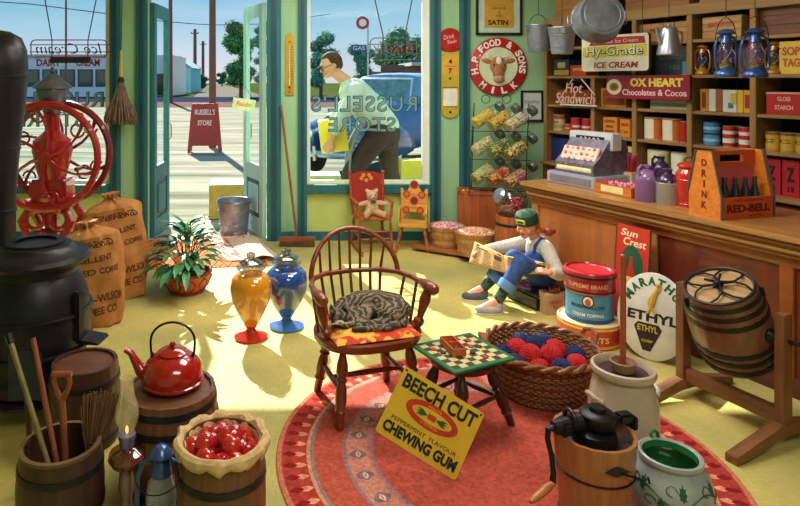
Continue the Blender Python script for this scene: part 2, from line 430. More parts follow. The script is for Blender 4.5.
# ================================================================ OUTSIDE
walk = mat((112, 118, 98), .8, rgb2=(196, 188, 168), scale=(.3, 2.2, 1), detail=6, spec=0)
b = MB()
b.box((0, 22, -.06), (90, 31, .1), walk)
struct(b.build('boardwalk'))
struct(MB().box((0, 42, -.05), (140, 9, .09), mat((118, 92, 84), .9, rgb2=(130, 108, 100), scale=(.3, 2, 1), spec=0)).build('pavement'))
struct(MB().box((0, 53, -.06), (200, 16, .09), mat((50, 58, 78), .9, spec=0)).build('street'))
struct(MB().box((0, 190, -.08), (700, 270, .08), mat((66, 84, 36), .9, rgb2=(92, 96, 54), scale=(.1, .1, .1), spec=0)).build('ground'))
b = MB(); b.add([(-10.5, 61, -.02), (-3, 61, -.02), (-42, 320, -.02), (-46, 320, -.02)], [(0, 1, 2, 3)], mat((128, 122, 110), .9, spec=0)); b.add([(-10.5, 61, -.05), (-3, 61, -.05), (-42, 320, -.05), (-46, 320, -.05)], [(0, 3, 2, 1)], mat((128, 122, 110), .9, spec=0))
struct(b.build('dirt_road'))
bark = wood((110, 66, 42), 'z', var=.3)
def pole(px, Y, top_py, r, label, arms=True):
    p = at(px, 80, Y); h = at(px, top_py, Y).z
    t = thing('utility_pole', label, 'utility pole', (p.x, Y, -.02), 0, 'poles along the street')
    MB().lathe([(0, 0), (r, 0), (r * .8, h), (0, h)], bark, seg=12).build('pole_shaft', t)
    if arms:
        MB().box((0, -r * .9, h * .93), (.13 * h, .02 * h, .015 * h), bark).build('crossarm', t)
        for x in (-.055, .055): MB().lathe([(0, 0), (.006 * h, 0), (.006 * h, .015 * h), (0, .02 * h)], mat((70, 90, 90), .3), seg=8, M=T((x * h, -r * .9, h * .937))).build('insulator', t)
pole(212.5, 15.2, -40, .095, 'thick brown telephone pole rising behind the red sandwich board', False)
pole(170.5, 46, -30, .17, 'thin dark pole at the left edge of the doorway view', False)
pole(195, 95, 29, .3, 'taller of the two distant crossarm poles seen through the doorway')
pole(203, 130, 41, .34, 'shorter far crossarm pole seen through the doorway')
tag(MB().tube([at(-60, -2, 30), at(30, 4, 30), at(110, 14, 30), at(160, 21, 32), at(195, 24, 34), at(215, 25, 36), at(262, 24, 40), at(330, 14, 46)], .022, BLACK, seg=5).build('overhead_wire'), 'thin sagging overhead wire crossing the sky behind the doorway', 'wire')

def tree(px, base_py, top_py, w, Y, label, col, trunk=True, name='leafy_tree', n=900, cone=False):
    p = at(px, 80, Y); sc = Y / FOC; zt = EYE - (top_py - VY) * sc; W = w * sc / 2; zb = max(0, EYE - (base_py - VY) * sc)
    t = thing(name, label, 'tree', (p.x, Y, -.03), 0, 'trees across the street')
    if trunk: MB().lathe([(0, 0), (W * .09, 0), (W * .06, zt * .6), (0, zt * .62)], bark, seg=10).build('trunk', t)
    H = zt - zb; rnd = random.Random(int(px * 7)); mb = MB()
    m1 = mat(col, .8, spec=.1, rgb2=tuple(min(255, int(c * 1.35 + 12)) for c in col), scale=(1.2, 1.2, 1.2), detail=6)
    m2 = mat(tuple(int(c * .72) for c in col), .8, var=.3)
    blobs = []
    for i in range(16):
        z = rnd.uniform(.16, .86); wr = (1 - z) * .95 if cone else math.sqrt(max(.05, 1 - (2 * z - 1) ** 2)) * .68
        a = rnd.uniform(0, 2 * PI); rr = rnd.uniform(.2, .9) * wr
        blobs.append((W * rr * math.cos(a), W * rr * math.sin(a), zb + z * H, W * rnd.uniform(.24, .4) * (.6 if cone else 1)))
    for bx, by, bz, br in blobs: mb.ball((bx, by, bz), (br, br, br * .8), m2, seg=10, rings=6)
    for i in range(n):
        bx, by, bz, br = rnd.choice(blobs); d = Vector((rnd.gauss(0, 1), rnd.gauss(0, 1), rnd.gauss(0, 1))).normalized()
        c = Vector((bx, by, bz)) + Vector((d.x * br, d.y * br, d.z * br * .85)) * rnd.uniform(.95, 1.25)
        s = W * rnd.uniform(.035, .075); u = Vector((rnd.gauss(0, 1), rnd.gauss(0, 1), rnd.gauss(0, 1))).normalized(); v = u.cross(d).normalized()
        mb.add([c - u * s, c + v * s * .6, c + u * s, c - v * s * .6], [(0, 1, 2, 3)], m1)
    mb.build('foliage', t, smooth=False, doubles=False)
G1 = (84, 146, 76); G2 = (58, 108, 80); G3 = (112, 166, 136)
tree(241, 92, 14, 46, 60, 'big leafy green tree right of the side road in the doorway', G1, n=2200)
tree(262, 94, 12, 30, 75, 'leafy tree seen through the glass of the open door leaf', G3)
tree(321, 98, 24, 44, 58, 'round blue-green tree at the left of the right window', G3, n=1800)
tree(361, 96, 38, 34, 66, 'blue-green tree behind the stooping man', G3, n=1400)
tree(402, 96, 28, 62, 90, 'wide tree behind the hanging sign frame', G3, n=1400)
tree(222, 84, 72, 16, 170, 'small tree where the side road vanishes', G2, n=400)
tree(180, 86, 52, 12, 110, 'dark pointed evergreen beside the small blue house', G2, name='evergreen_tree', cone=True, n=500)
tree(189, 86, 60, 10, 115, 'lower dark evergreen between the blue house and the pole', G2, name='evergreen_tree', cone=True, n=500)
tree(199, 88, 70, 22, 100, 'dark hedge-like shrub left of the side road', (50, 84, 52), trunk=False, name='shrub', n=700)
tree(212, 84, 74, 12, 150, 'small dark shrub at the far end of the side road', (50, 84, 52), trunk=False, name='shrub', n=300)

def bld(name, label, px0, px1, py0, Y, col, roofc, depth=8, base=0):
    a, c = at(px0, py0, Y), at(px1, py0, Y)
    t = thing(name, label, 'building', ((a.x + c.x) / 2, Y + depth / 2, -.03)); w = c.x - a.x; h = a.z + .03
    MB().box((0, 0, h / 2), (w, depth, h), mat(col, .8, var=.06)).build('wall', t)
    return t, w, h, depth
t, w_, h_, d_ = bld('roadside_diner', 'long white diner with big dark windows beyond the left window', -30, 112, 57, 62, (252, 252, 250), (210, 60, 50))
MB().box((0, -.1, h_ + .12), (w_ + .5, d_ + .6, .25), mat((200, 190, 180), .7)).build('roof', t)
MB().box((0, -d_ / 2 - .04, h_ - .55), (w_, .06, .95), mat((250, 248, 246), .7)).build('sign_band', t)
mb = MB()
for i, s_ in enumerate(('DAIRY', 'DAIRY', 'CREAM')): mb.text(s_, 2.4, .72, mat((196, 50, 44), .6), FACE(-3.1 + i * 3.9, -d_ / 2 - .08, h_ - .55), ex=.03, bold=.03)
mb.build('lettering', t)
for i in range(8):
    x = -w_ / 2 + (i + .5) * w_ / 8
    f = MB().box((x, -d_ / 2 - .02, h_ - 2.1), (w_ / 8 - .25, .06, 1.75), mat((60, 70, 66), .3)).build('window', t)
    MB().box((x, -d_ / 2 - .06, h_ - 1.95), (w_ / 8 - .6, .03, 1.2), mat((96, 104, 88), .15)).build('pane', f)
t, w_, h_, d_ = bld('storefront', 'brown and white storefront at the left of the doorway view', 150, 172, 55, 66, (240, 236, 232), (120, 60, 40))
MB().box((0, -d_ / 2 - .05, h_ * .28), (w_ * .96, .1, h_ * .52), mat((92, 50, 34), .7)).build('shopfront', t)
MB().box((.3 * w_, -d_ / 2 - .3, h_ * .5), (.3, .3, h_ * 1.05), mat((120, 70, 44), .7)).build('porch_post', t)
t, w_, h_, d_ = bld('clapboard_house', 'small light blue house with a gable roof beyond the street', 172, 191, 68, 80, (120, 190, 204), (70, 120, 140))
MB().prism([(-w_ / 2 - .2, h_), (w_ / 2 + .2, h_), (0, h_ + 1.0)], d_, mat((96, 150, 164), .8)).build('roof', t)
MB().box((.2, -d_ / 2 - .03, h_ * .55), (.6, .06, .7), mat((60, 80, 90), .4)).build('window', t)
t, w_, h_, d_ = bld('brick_shop', 'low red brick shop at the right of the right window', 414, 470, 66, 62, (168, 92, 70), (120, 60, 50))
MB().box((0, -.1, h_ + .2), (w_ + .6, d_ + .6, .35), mat((224, 220, 214), .7)).build('roof', t)
for i in range(4): MB().box((-w_ / 2 + (i + .5) * w_ / 4, -d_ / 2 - .03, h_ * .5), (w_ / 7, .06, h_ * .4), mat((200, 205, 200), .4)).build('window', t)
t, w_, h_, d_ = bld('filling_station', 'pale low filling station between the trees in the right window', 372, 400, 74, 74, (214, 222, 224), (120, 60, 50))
MB().box((0, -.1, h_ + .15), (w_ + .6, d_ + .6, .25), mat((190, 110, 92), .7)).build('roof', t)
for i in range(3): MB().box((-w_ / 2 + (i + .5) * w_ / 3, -d_ / 2 - .03, h_ * .5), (w_ / 5, .06, h_ * .45), mat((90, 130, 140), .3)).build('window', t)
# road signs on a post
Y = 40; p = at(368, 80, Y)
t = thing('roadside_sign', 'tall post carrying a small red round sign and a blue sign', 'sign', (p.x, Y, -.02))
MB().tube([(0, 0, 0), (0, 0, 5.6)], .06, mat((200, 205, 210), .5)).build('sign_post', t)
MB().lathe([(0, -.04), (.42, -.04), (.42, .04), (0, .04)], mat((190, 54, 60), .5), M=T((-.36, -.1, 5.35)) @ RX(90)).lathe([(0, .045), (.24, .045), (.24, .05), (0, .05)], WHITE, M=T((-.36, -.1, 5.35)) @ RX(90)).build('round_sign', t)
MB().box((-.6, -.1, 4.45 - .72), (1.0, .06, .42), mat((60, 90, 140), .5)).text('GAS', .75, .26, WHITE, FACE(-.6, -.135, 3.73), ex=.01).build('blue_sign', t)

# red sandwich board
p = fl(205, 152)
t = thing('sandwich_board', 'red A-frame sandwich board standing on the boardwalk outside the door', 'sign', (p.x, p.y, 0.0), 4)
SR = mat((182, 52, 44), .5, var=.1)
def board_face(mb, m):
    mb.prism([(-.38, .0), (-.32, 0), (-.30, .16), (.30, .16), (.32, 0), (.38, 0), (.30, 1.12), (-.30, 1.12)], .03, SR, M=m)
M1 = T((0, -.19, 0)) @ RX(-9.5); M2 = T((0, .19, 0)) @ RX(9.5)
q = MB(); board_face(q, M1); q = q.build('front_panel', t); q2 = MB(); board_face(q2, M2); q2.build('back_panel', t)
mb = MB(); mb.text("RUSSELL'S", .46, .13, mat((246, 225, 215), .5), M1 @ FACE(0, -.017, .93), bold=.02, shear=.1); mb.text("STORE", .32, .12, mat((246, 225, 215), .5), M1 @ FACE(0, -.017, .68), bold=.02, shear=.1); mb.build('lettering', t)

# boxes on the porch
def carton(name, label, px0, px1, py0, py1, Y, dep, cols, group=None, yaw=0):
    a, c = at(px0, py0, Y), at(px1, py1, Y); w = c.x - a.x; h = a.z - c.z
    o = MB()
    o.box((0, dep / 2, h / 2), (w, dep, h), cols, bev=.006)
    o.box((0, dep / 2, h + .002), (.05, dep, .004), mat((236, 222, 150), .5))
    return tag(o.build(name, loc=((a.x + c.x) / 2, Y, c.z), rot=yaw), label, 'box', group)
YEL = mat((250, 218, 66), .6, var=.08)
p = fl(226, 219)
t = thing('carton', 'large yellow and tan carton on the porch behind the galvanized bucket', 'box', (p.x, p.y + .22, 0), 6)
MB().box((0, 0, .2), (.44, .42, .4), mat((186, 160, 72), .7), bev=.004).build('body', t)
MB().box((-.222, 0, .2), (.006, .4, .39), YEL).build('side_panel', t)
MB().box((0, 0, .403), (.43, .41, .006), mat((240, 236, 216), .6)).build('lid', t)
p = fl(413, 193)
tag(MB().box((0, 0, .21), (.42, .35, .42), YEL, bev=.006).box((0, 0, .423), (.42, .06, .005), mat((236, 232, 190), .5)).build('carton', loc=(at(413, 80, 9.6).x, 9.6, 0)), 'bright yellow carton by the car at the right of the right window', 'box')
tag(MB().box((0, 0, .15), (.55, .4, .3), mat((196, 200, 120), .7), bev=.006).box((0, -.2, .15), (.1, .01, .12), mat((150, 140, 90), .7)).box((0, 0, .303), (.54, .39, .006), mat((236, 236, 200), .6)).build('crate', loc=(at(321, 80, 8.9).x, 8.9, 0)), 'low pale green crate by the car at the left of the right window', 'box')

# ---------------------------------------------------------------- the car
BLUE = mat((58, 110, 170), .4, .0, var=.12, coat=.3); BLU2 = mat((40, 84, 144), .3, .1, coat=.6)
CHR = mat((205, 212, 220), .18, .9, var=.1)
cp = at(350, 80, 10.2)
car = thing('car', 'old rounded blue car parked outside behind the stooping man', 'car', (cp.x + .42 * .9, 10.4 + .9 * 1.0, .0), -30)
# local: nose towards -y, width along x
def section(mb, secs, m, seg=20):
    vs = []; fs = []
    for (y, hw, z0, z1, ex) in secs:
        for k in range(seg):
            a = 2 * PI * k / seg; ca, sa = math.cos(a), math.sin(a)
            vs.append((hw * math.copysign(abs(ca) ** ex, ca), y, (z0 + z1) / 2 + (z1 - z0) / 2 * math.copysign(abs(sa) ** ex, sa)))
    n_ = len(secs)
    for i in range(n_ - 1):
        for k in range(seg): fs.append((i * seg + k, i * seg + (k + 1) % seg, (i + 1) * seg + (k + 1) % seg, (i + 1) * seg + k))
    fs.append(tuple(range(seg))); fs.append(tuple((n_ - 1) * seg + k for k in range(seg)))
    mb.add(vs, fs, m)
mb = MB(); section(mb, [(-1.05, .28, .45, .95, .6), (-.98, .40, .38, 1.08, .6), (-.6, .46, .36, 1.2, .6), (.35, .62, .34, 1.28, .55), (.8, .82, .32, 1.22, .45), (2.2, .84, .32, 1.2, .45), (3.0, .76, .34, 1.1, .5), (3.5, .5, .45, .9, .6)], BLUE)
body = mb.build('body', car)
mb = MB(); section(mb, [(.62, .50, 1.1, 1.18, .5), (.85, .66, 1.1, 1.45, .45), (1.15, .68, 1.1, 1.76, .45), (1.8, .68, 1.1, 1.8, .45), (2.5, .6, 1.1, 1.5, .5), (2.9, .45, 1.05, 1.15, .6)], mat((112, 156, 200), .45, coat=.2)); mb.build('cabin', car)
GL = mat((120, 150, 150), .08, .1, var=.3)
MB().surf(lambda u, v: ((u - .5) * 1.1 * (1 - .12 * v), .56 + .34 * v + .5 * (u - .5) ** 2, 1.20 + .46 * v), 8, 4, GL, th=.01).tube([(x, y, z) for x, y, z in ((-.58, .68, 1.19), (0, .55, 1.19), (.58, .68, 1.19), (.52, 1.02, 1.67), (0, .89, 1.67), (-.52, 1.02, 1.67))], .025, mat((226, 226, 216), .4), seg=8, closed=True).build('windshield', car)
for sx in (-1, 1):
    MB().prism([(.0, 1.22), (.75, 1.22), (.72, 1.6), (.28, 1.6)], .02, GL, M=T((sx * .70, 1.0, 0)) @ RZ(90)).build('side_window', car)
    mb = MB(); section(mb, [(-1.2, .1, .5, .72, .8), (-1.1, .2, .38, .86, .8), (-.6, .25, .3, .95, .8), (-.1, .2, .3, .85, .8), (.5, .08, .34, .62, .8)], BLU2)
    mb.M = Matrix.Identity(4)
    o = mb.build('front_fender', car, loc=(sx * .68, 0, 0))
    MB().lathe([(0, .02), (.1, 0), (.13, -.03), (.12, -.12), (0, -.14)], CHR, M=T((sx * .62, -1.16, .72)) @ RX(90)).build('headlight', car)
    for yy in (-.55, 2.5):
        w_ = MB().lathe([(0, -.09), (.2, -.09), (.32, -.08), (.34, 0), (.32, .08), (.2, .09), (0, .09)], mat((34, 34, 38), .8), M=T((sx * .74, yy, .34)) @ RY(90))
        w_ = w_.build('wheel', car); MB().lathe([(0, .05), (.12, .03), (.17, 0), (0, 0)], CHR, M=T((sx * .83, yy, .34)) @ RY(90 * sx)).build('hubcap', w_)
    mb = MB(); section(mb, [(1.9, .08, .4, .6, .8), (2.2, .2, .3, .85, .8), (2.7, .2, .3, .85, .8), (3.2, .06, .4, .65, .8)], BLU2); mb.build('rear_fender', car, loc=(sx * .76, 0, 0))
mb = MB()
for i in range(7): mb.tube([(-.36, -1.02, .48 + i * .075), (0, -1.1, .48 + i * .075), (.36, -1.02, .48 + i * .075)], .018, CHR, seg=6)
mb.build('grille', car)
mb = MB(); mb.tube([(-.9, -1.1, .42), (-.7, -1.3, .42), (0, -1.38, .42), (.7, -1.3, .42), (.9, -1.1, .42)], .055, CHR, seg=8)
for sx in (-1, 1): mb.tube([(sx * .3, -1.4, .32), (sx * .3, -1.42, .56)], .03, CHR); mb.box((sx * .3, -1.15, .42), (.05, .4, .05), CHR)
mb.build('bumper', car)
# ================================================================ PEOPLE, CAT, BEAR
SKIN = mat((226, 160, 124), .5, var=.06)
def head_pts(mb, c, R, M3, m):
    "head of half-height R looking along local -y, rotated by M3"
    M = T(c) @ M3
    def f(p):
        z = p.z; k = 1 - .22 * max(0, -z) ** 1.3
        x = p.x * .76 * k; y = p.y * .92 * (1 - .12 * max(0, -z)) 
        if p.y < 0: y = p.y * (.86 - .08 * max(0, z - .3))
        return Vector((x, y, z))
    mb.ball((0, 0, 0), R, m, M=M, seg=24, rings=18, fn=f)
    mb.ball((0, -R * .68, -R * .62), (R * .34, R * .26, R * .28), m, M=M)          # chin and jaw
    mb.tube([(0, -R * .78, R * .16), (0, -R * .93, -R * .08), (0, -R * 1.06, -R * .2)], [R * .08, R * .1, R * .14], m, M=M)   # nose
    mb.ball((0, -R * .92, -R * .22), (R * .17, R * .1, R * .08), m, M=M)
    mb.ball((0, -R * .8, R * .3), (R * .45, R * .1, R * .1), m, M=M)               # brow
    for s in (-1, 1):
        mb.ball((s * R * .76, R * .08, -R * .05), (R * .08, R * .16, R * .24), m, M=M)  # ears
        mb.ball((s * R * .36, -R * .66, -R * .22), (R * .26, R * .2, R * .24), m, M=M)  # cheeks
def face_parts(root, c, R, M3, lips=(180, 80, 70), iris=(70, 50, 30)):
    M = T(c) @ M3
    for s in (-1, 1):
        MB().ball((s * R * .3, -R * .76, R * .05), (R * .13, R * .08, R * .07), WHITE, M=M, seg=12, rings=8).ball((s * R * .3, -R * .83, R * .03), (R * .05, R * .03, R * .055), mat(iris, .2), M=M, seg=8, rings=6).build('eye', root)
        MB().tube([(s * R * .16, -R * .84, R * .22), (s * R * .3, -R * .88, R * .26), (s * R * .46, -R * .78, R * .2)], R * .03, mat((96, 52, 28), .8), seg=6, M=M).build('eyebrow', root)
    MB().ball((0, -R * .92, -R * .48), (R * .2, R * .07, R * .045), mat(lips, .4), M=M, seg=12, rings=8).build('mouth', root)
def hand(mb, w, d, up, sz, m, curl=35, thumb=1):
    """a hand at wrist w pointing along d, palm facing -up; five fingers curled toward -up"""
    d = Vector(d).normalized(); up = Vector(up); up = (up - d * up.dot(d)).normalized(); sd_ = d.cross(up)
    w = Vector(w); pl = sz * .5
    for k in (-1, -.33, .33, 1): mb.limb(w + sd_ * k * sz * .1, w + d * pl + sd_ * k * sz * .19, sz * .1, sz * .085, m, seg=8)
    for k, ln in ((-1, .36), (-.33, .46), (.33, .5), (1, .44)):
        p = w + d * pl + sd_ * k * sz * .19; dd = d.copy(); r = sz * .075
        for j, fr in enumerate((.45, .33, .25)):
            a = math.radians(curl * (.6 + .5 * j)); dd = (d * math.cos(a * (j + 1) * .62) - up * math.sin(a * (j + 1) * .62)).normalized()
            q = p + dd * sz * ln * fr; mb.limb(p, q, r, r * .9, m, seg=8); p = q; r *= .9
    p = w + sd_ * thumb * sz * .14 + d * sz * .1; q = p + (d * .6 + sd_ * thumb * .75 - up * .35).normalized() * sz * .24
    mb.limb(p, q, sz * .095, sz * .08, m, seg=8); mb.limb(q, q + (d * .9 + sd_ * thumb * .1 - up * .45).normalized() * sz * .2, sz * .08, sz * .065, m, seg=8)

# ---- stooping man on the porch
def at2(px, py, Y): return at(px, py, Y)
P = lambda px, py, dy=0.0: at(px, py, 7.0 + dy)
man = thing('person', 'person in pale green shirt and brown trousers stooping outside the window with a yellow carton', 'person', (.8, 7.0, 0))
O = -Vector((.8, 7.0, 0))
def q_(px, py, dy=0.0): return P(px, py, dy) + O
hd = q_(331, 65); RM = RZ(-78) @ RX(24)
bm_ = MB(); R = .135
head_pts(bm_, hd, R, RM, SKIN)
bm_.limb(q_(337, 74), q_(352, 86), .062, .075, SKIN)
hipc = q_(384, 130); ch = q_(358, 98)
bm_.limb(ch, hipc, .15, .15, SKIN)
for dy, e, h_ in ((-.2, (338, 124), (331, 142)), (.2, (336, 116), (330, 128))):
    sh = q_(355, 94, dy); el = q_(e[0], e[1], dy * 1.25); wr = q_(h_[0], h_[1], dy * .95)
    bm_.limb(sh, el, .06, .048, SKIN); bm_.limb(el, wr, .045, .032, SKIN)
    hand(bm_, wr, (-.45, -dy * 1.6, -.75), (-.2, -1 if dy < 0 else 1, .1), .2, SKIN, curl=30, thumb=-1 if dy < 0 else 1)
kn1 = q_(351, 172, -.12); ft1 = q_(349, 224, -.12); kn2 = q_(390, 172, .14); ft2 = q_(402, 222, .2)
for a, b_, c in ((q_(380, 134, -.1), kn1, ft1), (q_(386, 134, .1), kn2, ft2)):
    bm_.limb(a, b_, .1, .065, SKIN); bm_.limb(b_, c, .062, .045, SKIN); bm_.limb(c, c + Vector((-.16, -.02, -.01)), .045, .035, SKIN)
fuse('body', bm_, man, .009, 3)
face_parts(man, hd, R, RM)
SH = mat((186, 202, 186), .7, rgb2=(222, 230, 216), scale=(6, 6, 6)); TR = mat((70, 48, 44), .8, var=.25, scale=(8, 8, 8)); AP = mat((150, 156, 168), .8, var=.12)
s_ = MB()
s_.limb(q_(354, 93), q_(366, 106), .175, .185, SH); s_.limb(q_(366, 106), q_(384, 126), .19, .175, SH)
s_.limb(q_(355, 92, -.17), q_(356, 96, .17), .11, .11, SH)
s_.limb(q_(347, 84), q_(352, 90), .085, .11, SH)
for dy, e, w_ in ((-.2, (338, 124), (336, 130)), (.2, (336, 116), (334, 121))):
    s_.limb(q_(355, 94, dy), q_(e[0], e[1], dy * 1.25), .095, .07, SH); s_.limb(q_(e[0], e[1], dy * 1.25), q_(w_[0], w_[1], dy * 1.15), .07, .066, SH)
fuse('shirt', s_, man, .012, 3)
s_ = MB()
s_.limb(q_(378, 124), q_(385, 134), .175, .18, TR)
for a, b_, c in ((q_(380, 134, -.1), kn1, ft1), (q_(386, 134, .1), kn2, ft2)):
    s_.limb(a, b_, .14, .1, TR); s_.limb(b_, c + Vector((0, 0, .08)), .1, .08, TR)
fuse('trousers', s_, man, .012, 3)
s_ = MB()
a, b2, c, d = q_(357, 116), q_(374, 126), q_(358, 168), q_(352, 160)
s_.surf(lambda u, v: (-.26 - .06 * math.sin(v * 3) + .02 * math.sin(u * 14) + .12 * v * 0 + (.17 * (1 - v)), (u - .5) * (.36 + .12 * v), 1.2 - .55 * v), 16, 8, AP, th=.0)
o = s_.build('apron', man); m_ = o.modifiers.new('t', 'SOLIDIFY'); m_.thickness = .012
s_ = MB()
s_.tube([(-.2, -.22, 1.12), (.1, -.25, 1.1), (.25, -.05, 1.08)], .014, AP); s_.build('apron_string', man)
HB = mat((84, 46, 24), .8, var=.35, scale=(40, 40, 12), bump=.3)
s_ = MB(); M = T(hd) @ RM
s_.ball((0, R * .12, R * .2), (R * .84, R * .96, R * .92), HB, M=M, seg=20, rings=14, fn=lambda p: p if not (p.y < -.3 and p.z < .55) else Vector((p.x * .9, max(p.y, -.3), p.z)))
s_.ball((0, R * .45, -R * .2), (R * .6, R * .55, R * .5), HB, M=M)
fuse('hair', s_, man, .008, 2)
for k in (): s_.ring(R * .22, R * .03, mat((60, 50, 40), .3, .5), M=M @ T((k * R * .3, -R * .92, R * .05)) @ RX(90), seg=16, tseg=5); s_.tube([(k * R * .52, -R * .9, R * .08), (k * R * .8, 0, R * .06)], R * .025, mat((60, 50, 40), .3, .5), seg=5)
s_ = MB()
for k in (-1, 1):
    s_.ring(R * .22, R * .03, BLACK, M=M @ T((k * R * .3, -R * .92, R * .05)) @ RX(90), seg=16, tseg=5); s_.tube([(k * R * .52, -R * .9, R * .08), (k * R * .8, 0, R * .06)], R * .025, BLACK, seg=5, M=M)
s_.build('spectacles', man)
for c in (ft1, ft2): MB().ball(tuple(c + Vector((-.08, 0, -.015))), (.15, .055, .05), BLACK, seg=14).build('shoe', man)
bx = P(329, 135)
t = tag(MB().box((0, 0, 0), (.3, .3, .36), YEL, bev=.006).box((0, -.0, .183), (.06, .3, .004), mat((236, 232, 190), .5)).box((-.152, 0, .0), (.004, .16, .1), mat((206, 170, 40), .5)).build('carton', loc=(bx.x + .045, 7.0, bx.z), rot=Euler((0, math.radians(-7), 0))), 'bright yellow carton carried by the stooping person', 'box')

# ---- reading child
girl = thing('person', 'person in a green cap and blue dungarees sitting on a black case reading a newspaper', 'person', (1.80, 4.6, 0))
O = -Vector((1.80, 4.6, 0)); V = lambda x, y, z: Vector((x, y, z)) + O
R = .092; hd = V(1.685, 4.60, .578); RG = RZ(-46) @ RX(17)
b = MB(); head_pts(b, hd, R, RG, mat((236, 158, 124), .5, var=.05))
SK = mat((236, 158, 124), .5, var=.05)
b.limb(hd + Vector((.03, .01, -.05)), V(1.775, 4.62, .44), .036, .045, SK)
hip = V(1.80, 4.62, .2); chs = V(1.785, 4.62, .38)
b.limb(chs, hip, .085, .09, SK)
sN, sF = V(1.80, 4.53, .42), V(1.755, 4.72, .42)
eN, hN = V(1.84, 4.40, .27), V(1.745, 4.33, .305)
eF, hF = V(1.58, 4.80, .36), V(1.40, 4.80, .335)
b.limb(sN, eN, .035, .03, SK); b.limb(eN, hN, .028, .02, SK); b.limb(sF, eF, .035, .03, SK); b.limb(eF, hF, .028, .02, SK)
hand(b, hN, (-.9, .35, .15), (.1, -.5, .8), .11, SK, curl=30, thumb=1); hand(b, hF, (-.9, -.3, -.3), (0, .3, .9), .11, SK, curl=30, thumb=-1)
kN, aN = V(1.575, 4.42, .345), V(1.40, 4.39, .085); kF, aF = V(1.60, 4.63, .325), V(1.375, 4.66, .085)
for a, k, an in ((V(1.80, 4.56, .2), kN, aN), (V(1.79, 4.68, .2), kF, aF)):
    b.limb(a, k, .06, .044, SK); b.limb(k, an, .042, .028, SK); b.limb(an, an + Vector((-.1, -.015, -.04)), .03, .026, SK)
fuse('body', b, girl, .006, 3); face_parts(girl, hd, R, RG, lips=(196, 70, 66), iris=(60, 40, 26))
CH = mat((196, 186, 172), .8, var=.12, scale=(60, 60, 60), rgb2=(226, 218, 204)); DEN = mat((34, 64, 124), .8, rgb2=(58, 92, 158), scale=(26, 26, 26), bump=.1); DEL = mat((96, 134, 186), .8, var=.12)
s_ = MB(); s_.limb(V(1.782, 4.62, .4), V(1.795, 4.62, .26), .098, .1, CH); s_.limb(sN, sF, .058, .058, CH); s_.limb(V(1.77, 4.62, .43), V(1.765, 4.62, .465), .06, .045, CH)
for a, e_, h_ in ((sN, eN, hN), (sF, eF, hF)): s_.limb(a, e_, .056, .046, CH); s_.limb(e_, e_.lerp(h_, .72), .046, .034, CH)
fuse('shirt', s_, girl, .006, 3)
s_ = MB(); s_.limb(V(1.80, 4.62, .27), V(1.80, 4.62, .2), .11, .11, DEN)
for a, k, an in ((V(1.80, 4.56, .2), kN, aN), (V(1.79, 4.68, .2), kF, aF)): s_.limb(a, k, .082, .062, DEN); s_.limb(k, k.lerp(an, .55), .06, .052, DEN)
s_.ball(tuple(V(1.745, 4.595, .335)), (.07, .085, .085), DEN)
tr = fuse('dungarees', s_, girl, .006, 3)
for a, sy in ((sN, -.04), (sF, .04)): MB().tube([V(1.71, 4.58 + sy, .38), V(1.72, 4.59 + sy * 1.3, .44), V(1.775, 4.615 + sy * 1.3, .487), V(1.86, 4.63 + sy, .44), V(1.885, 4.63 + sy, .34)], .011, DEN, seg=6).build('strap', tr)
for k, an in ((kN, aN), (kF, aF)):
    d = (an - k).normalized(); M = T(k.lerp(an, .56)) @ d.to_track_quat('Z', 'Y').to_matrix().to_4x4()
    MB().lathe([(.05, -.02), (.062, -.018), (.064, 0), (.062, .045), (.056, .05), (.045, .045)], DEL, M=M, seg=20).build('trouser_cuff', tr)
    MB().lathe([(.03, .03), (.038, .04), (.036, .13), (.03, .15)], mat((70, 96, 82), .8, sharp=True, rgb2=(34, 52, 44), scale=(26, 26, 26)), M=M, seg=16).build('sock', girl)
for an, c in ((aN, (178, 172, 178)), (aF, (84, 86, 88))):
    sm = mat(c, .7, var=.1); p = an + Vector((-.065, -.012, -.052))
    sh = MB().ball(tuple(p), (.1, .043, .034), sm, M=Matrix.Identity(4), seg=18, rings=10).ball(tuple(an + Vector((-.005, 0, -.035))), (.045, .04, .045), sm).build('shoe', girl)
    MB().prism([(.105 * math.cos(a * PI / 12), .047 * math.sin(a * PI / 12)) for a in range(24)], .014, mat((214, 206, 200), .7), M=T(p + Vector((0, 0, -.027))) @ RX(90)).build('sole', sh)
CAP = mat((22, 66, 42), .7, var=.15); M = T(hd) @ RG
s_ = MB(); s_.lathe([(R * .86, R * .18), (R * .93, R * .3), (R * .92, R * .7), (R * .8, R * .98), (R * .45, R * 1.16), (0, R * 1.2)], CAP, M=M @ T((0, R * .06, 0)), sx=.94, sy=1.06, seg=24)
cap = s_.build('cap', girl); s_ = MB(); s_.surf(lambda u, v: ((u - .5) * 1.5 * R * (1 - .12 * v * v), -R * (.55 + 1.05 * v * math.sqrt(max(0, 1 - (2 * u - 1) ** 2 * .75)) + .28 * math.sqrt(max(0, 1 - (2 * u - 1) ** 2))), R * (.30 - .12 * v)), 12, 6, CAP, th=.006)
s_.build('visor', cap)
MB().box((0, -R * .97, R * .68), (R * .75, .008, R * .36), mat((232, 214, 90), .6), M=M, bev=.002).box((0, -R * 1.02, R * .68), (R * .5, .008, R * .18), mat((40, 110, 60), .6), M=M).build('cap_badge', cap)
HR = mat((146, 66, 34), .7, var=.3, scale=(40, 40, 40), bump=.3)
s_ = MB(); s_.ball((0, R * .22, -R * .05), (R * .84, R * .84, R * .72), HR, M=M, fn=lambda p: Vector((p.x, max(p.y, -.45), p.z)))
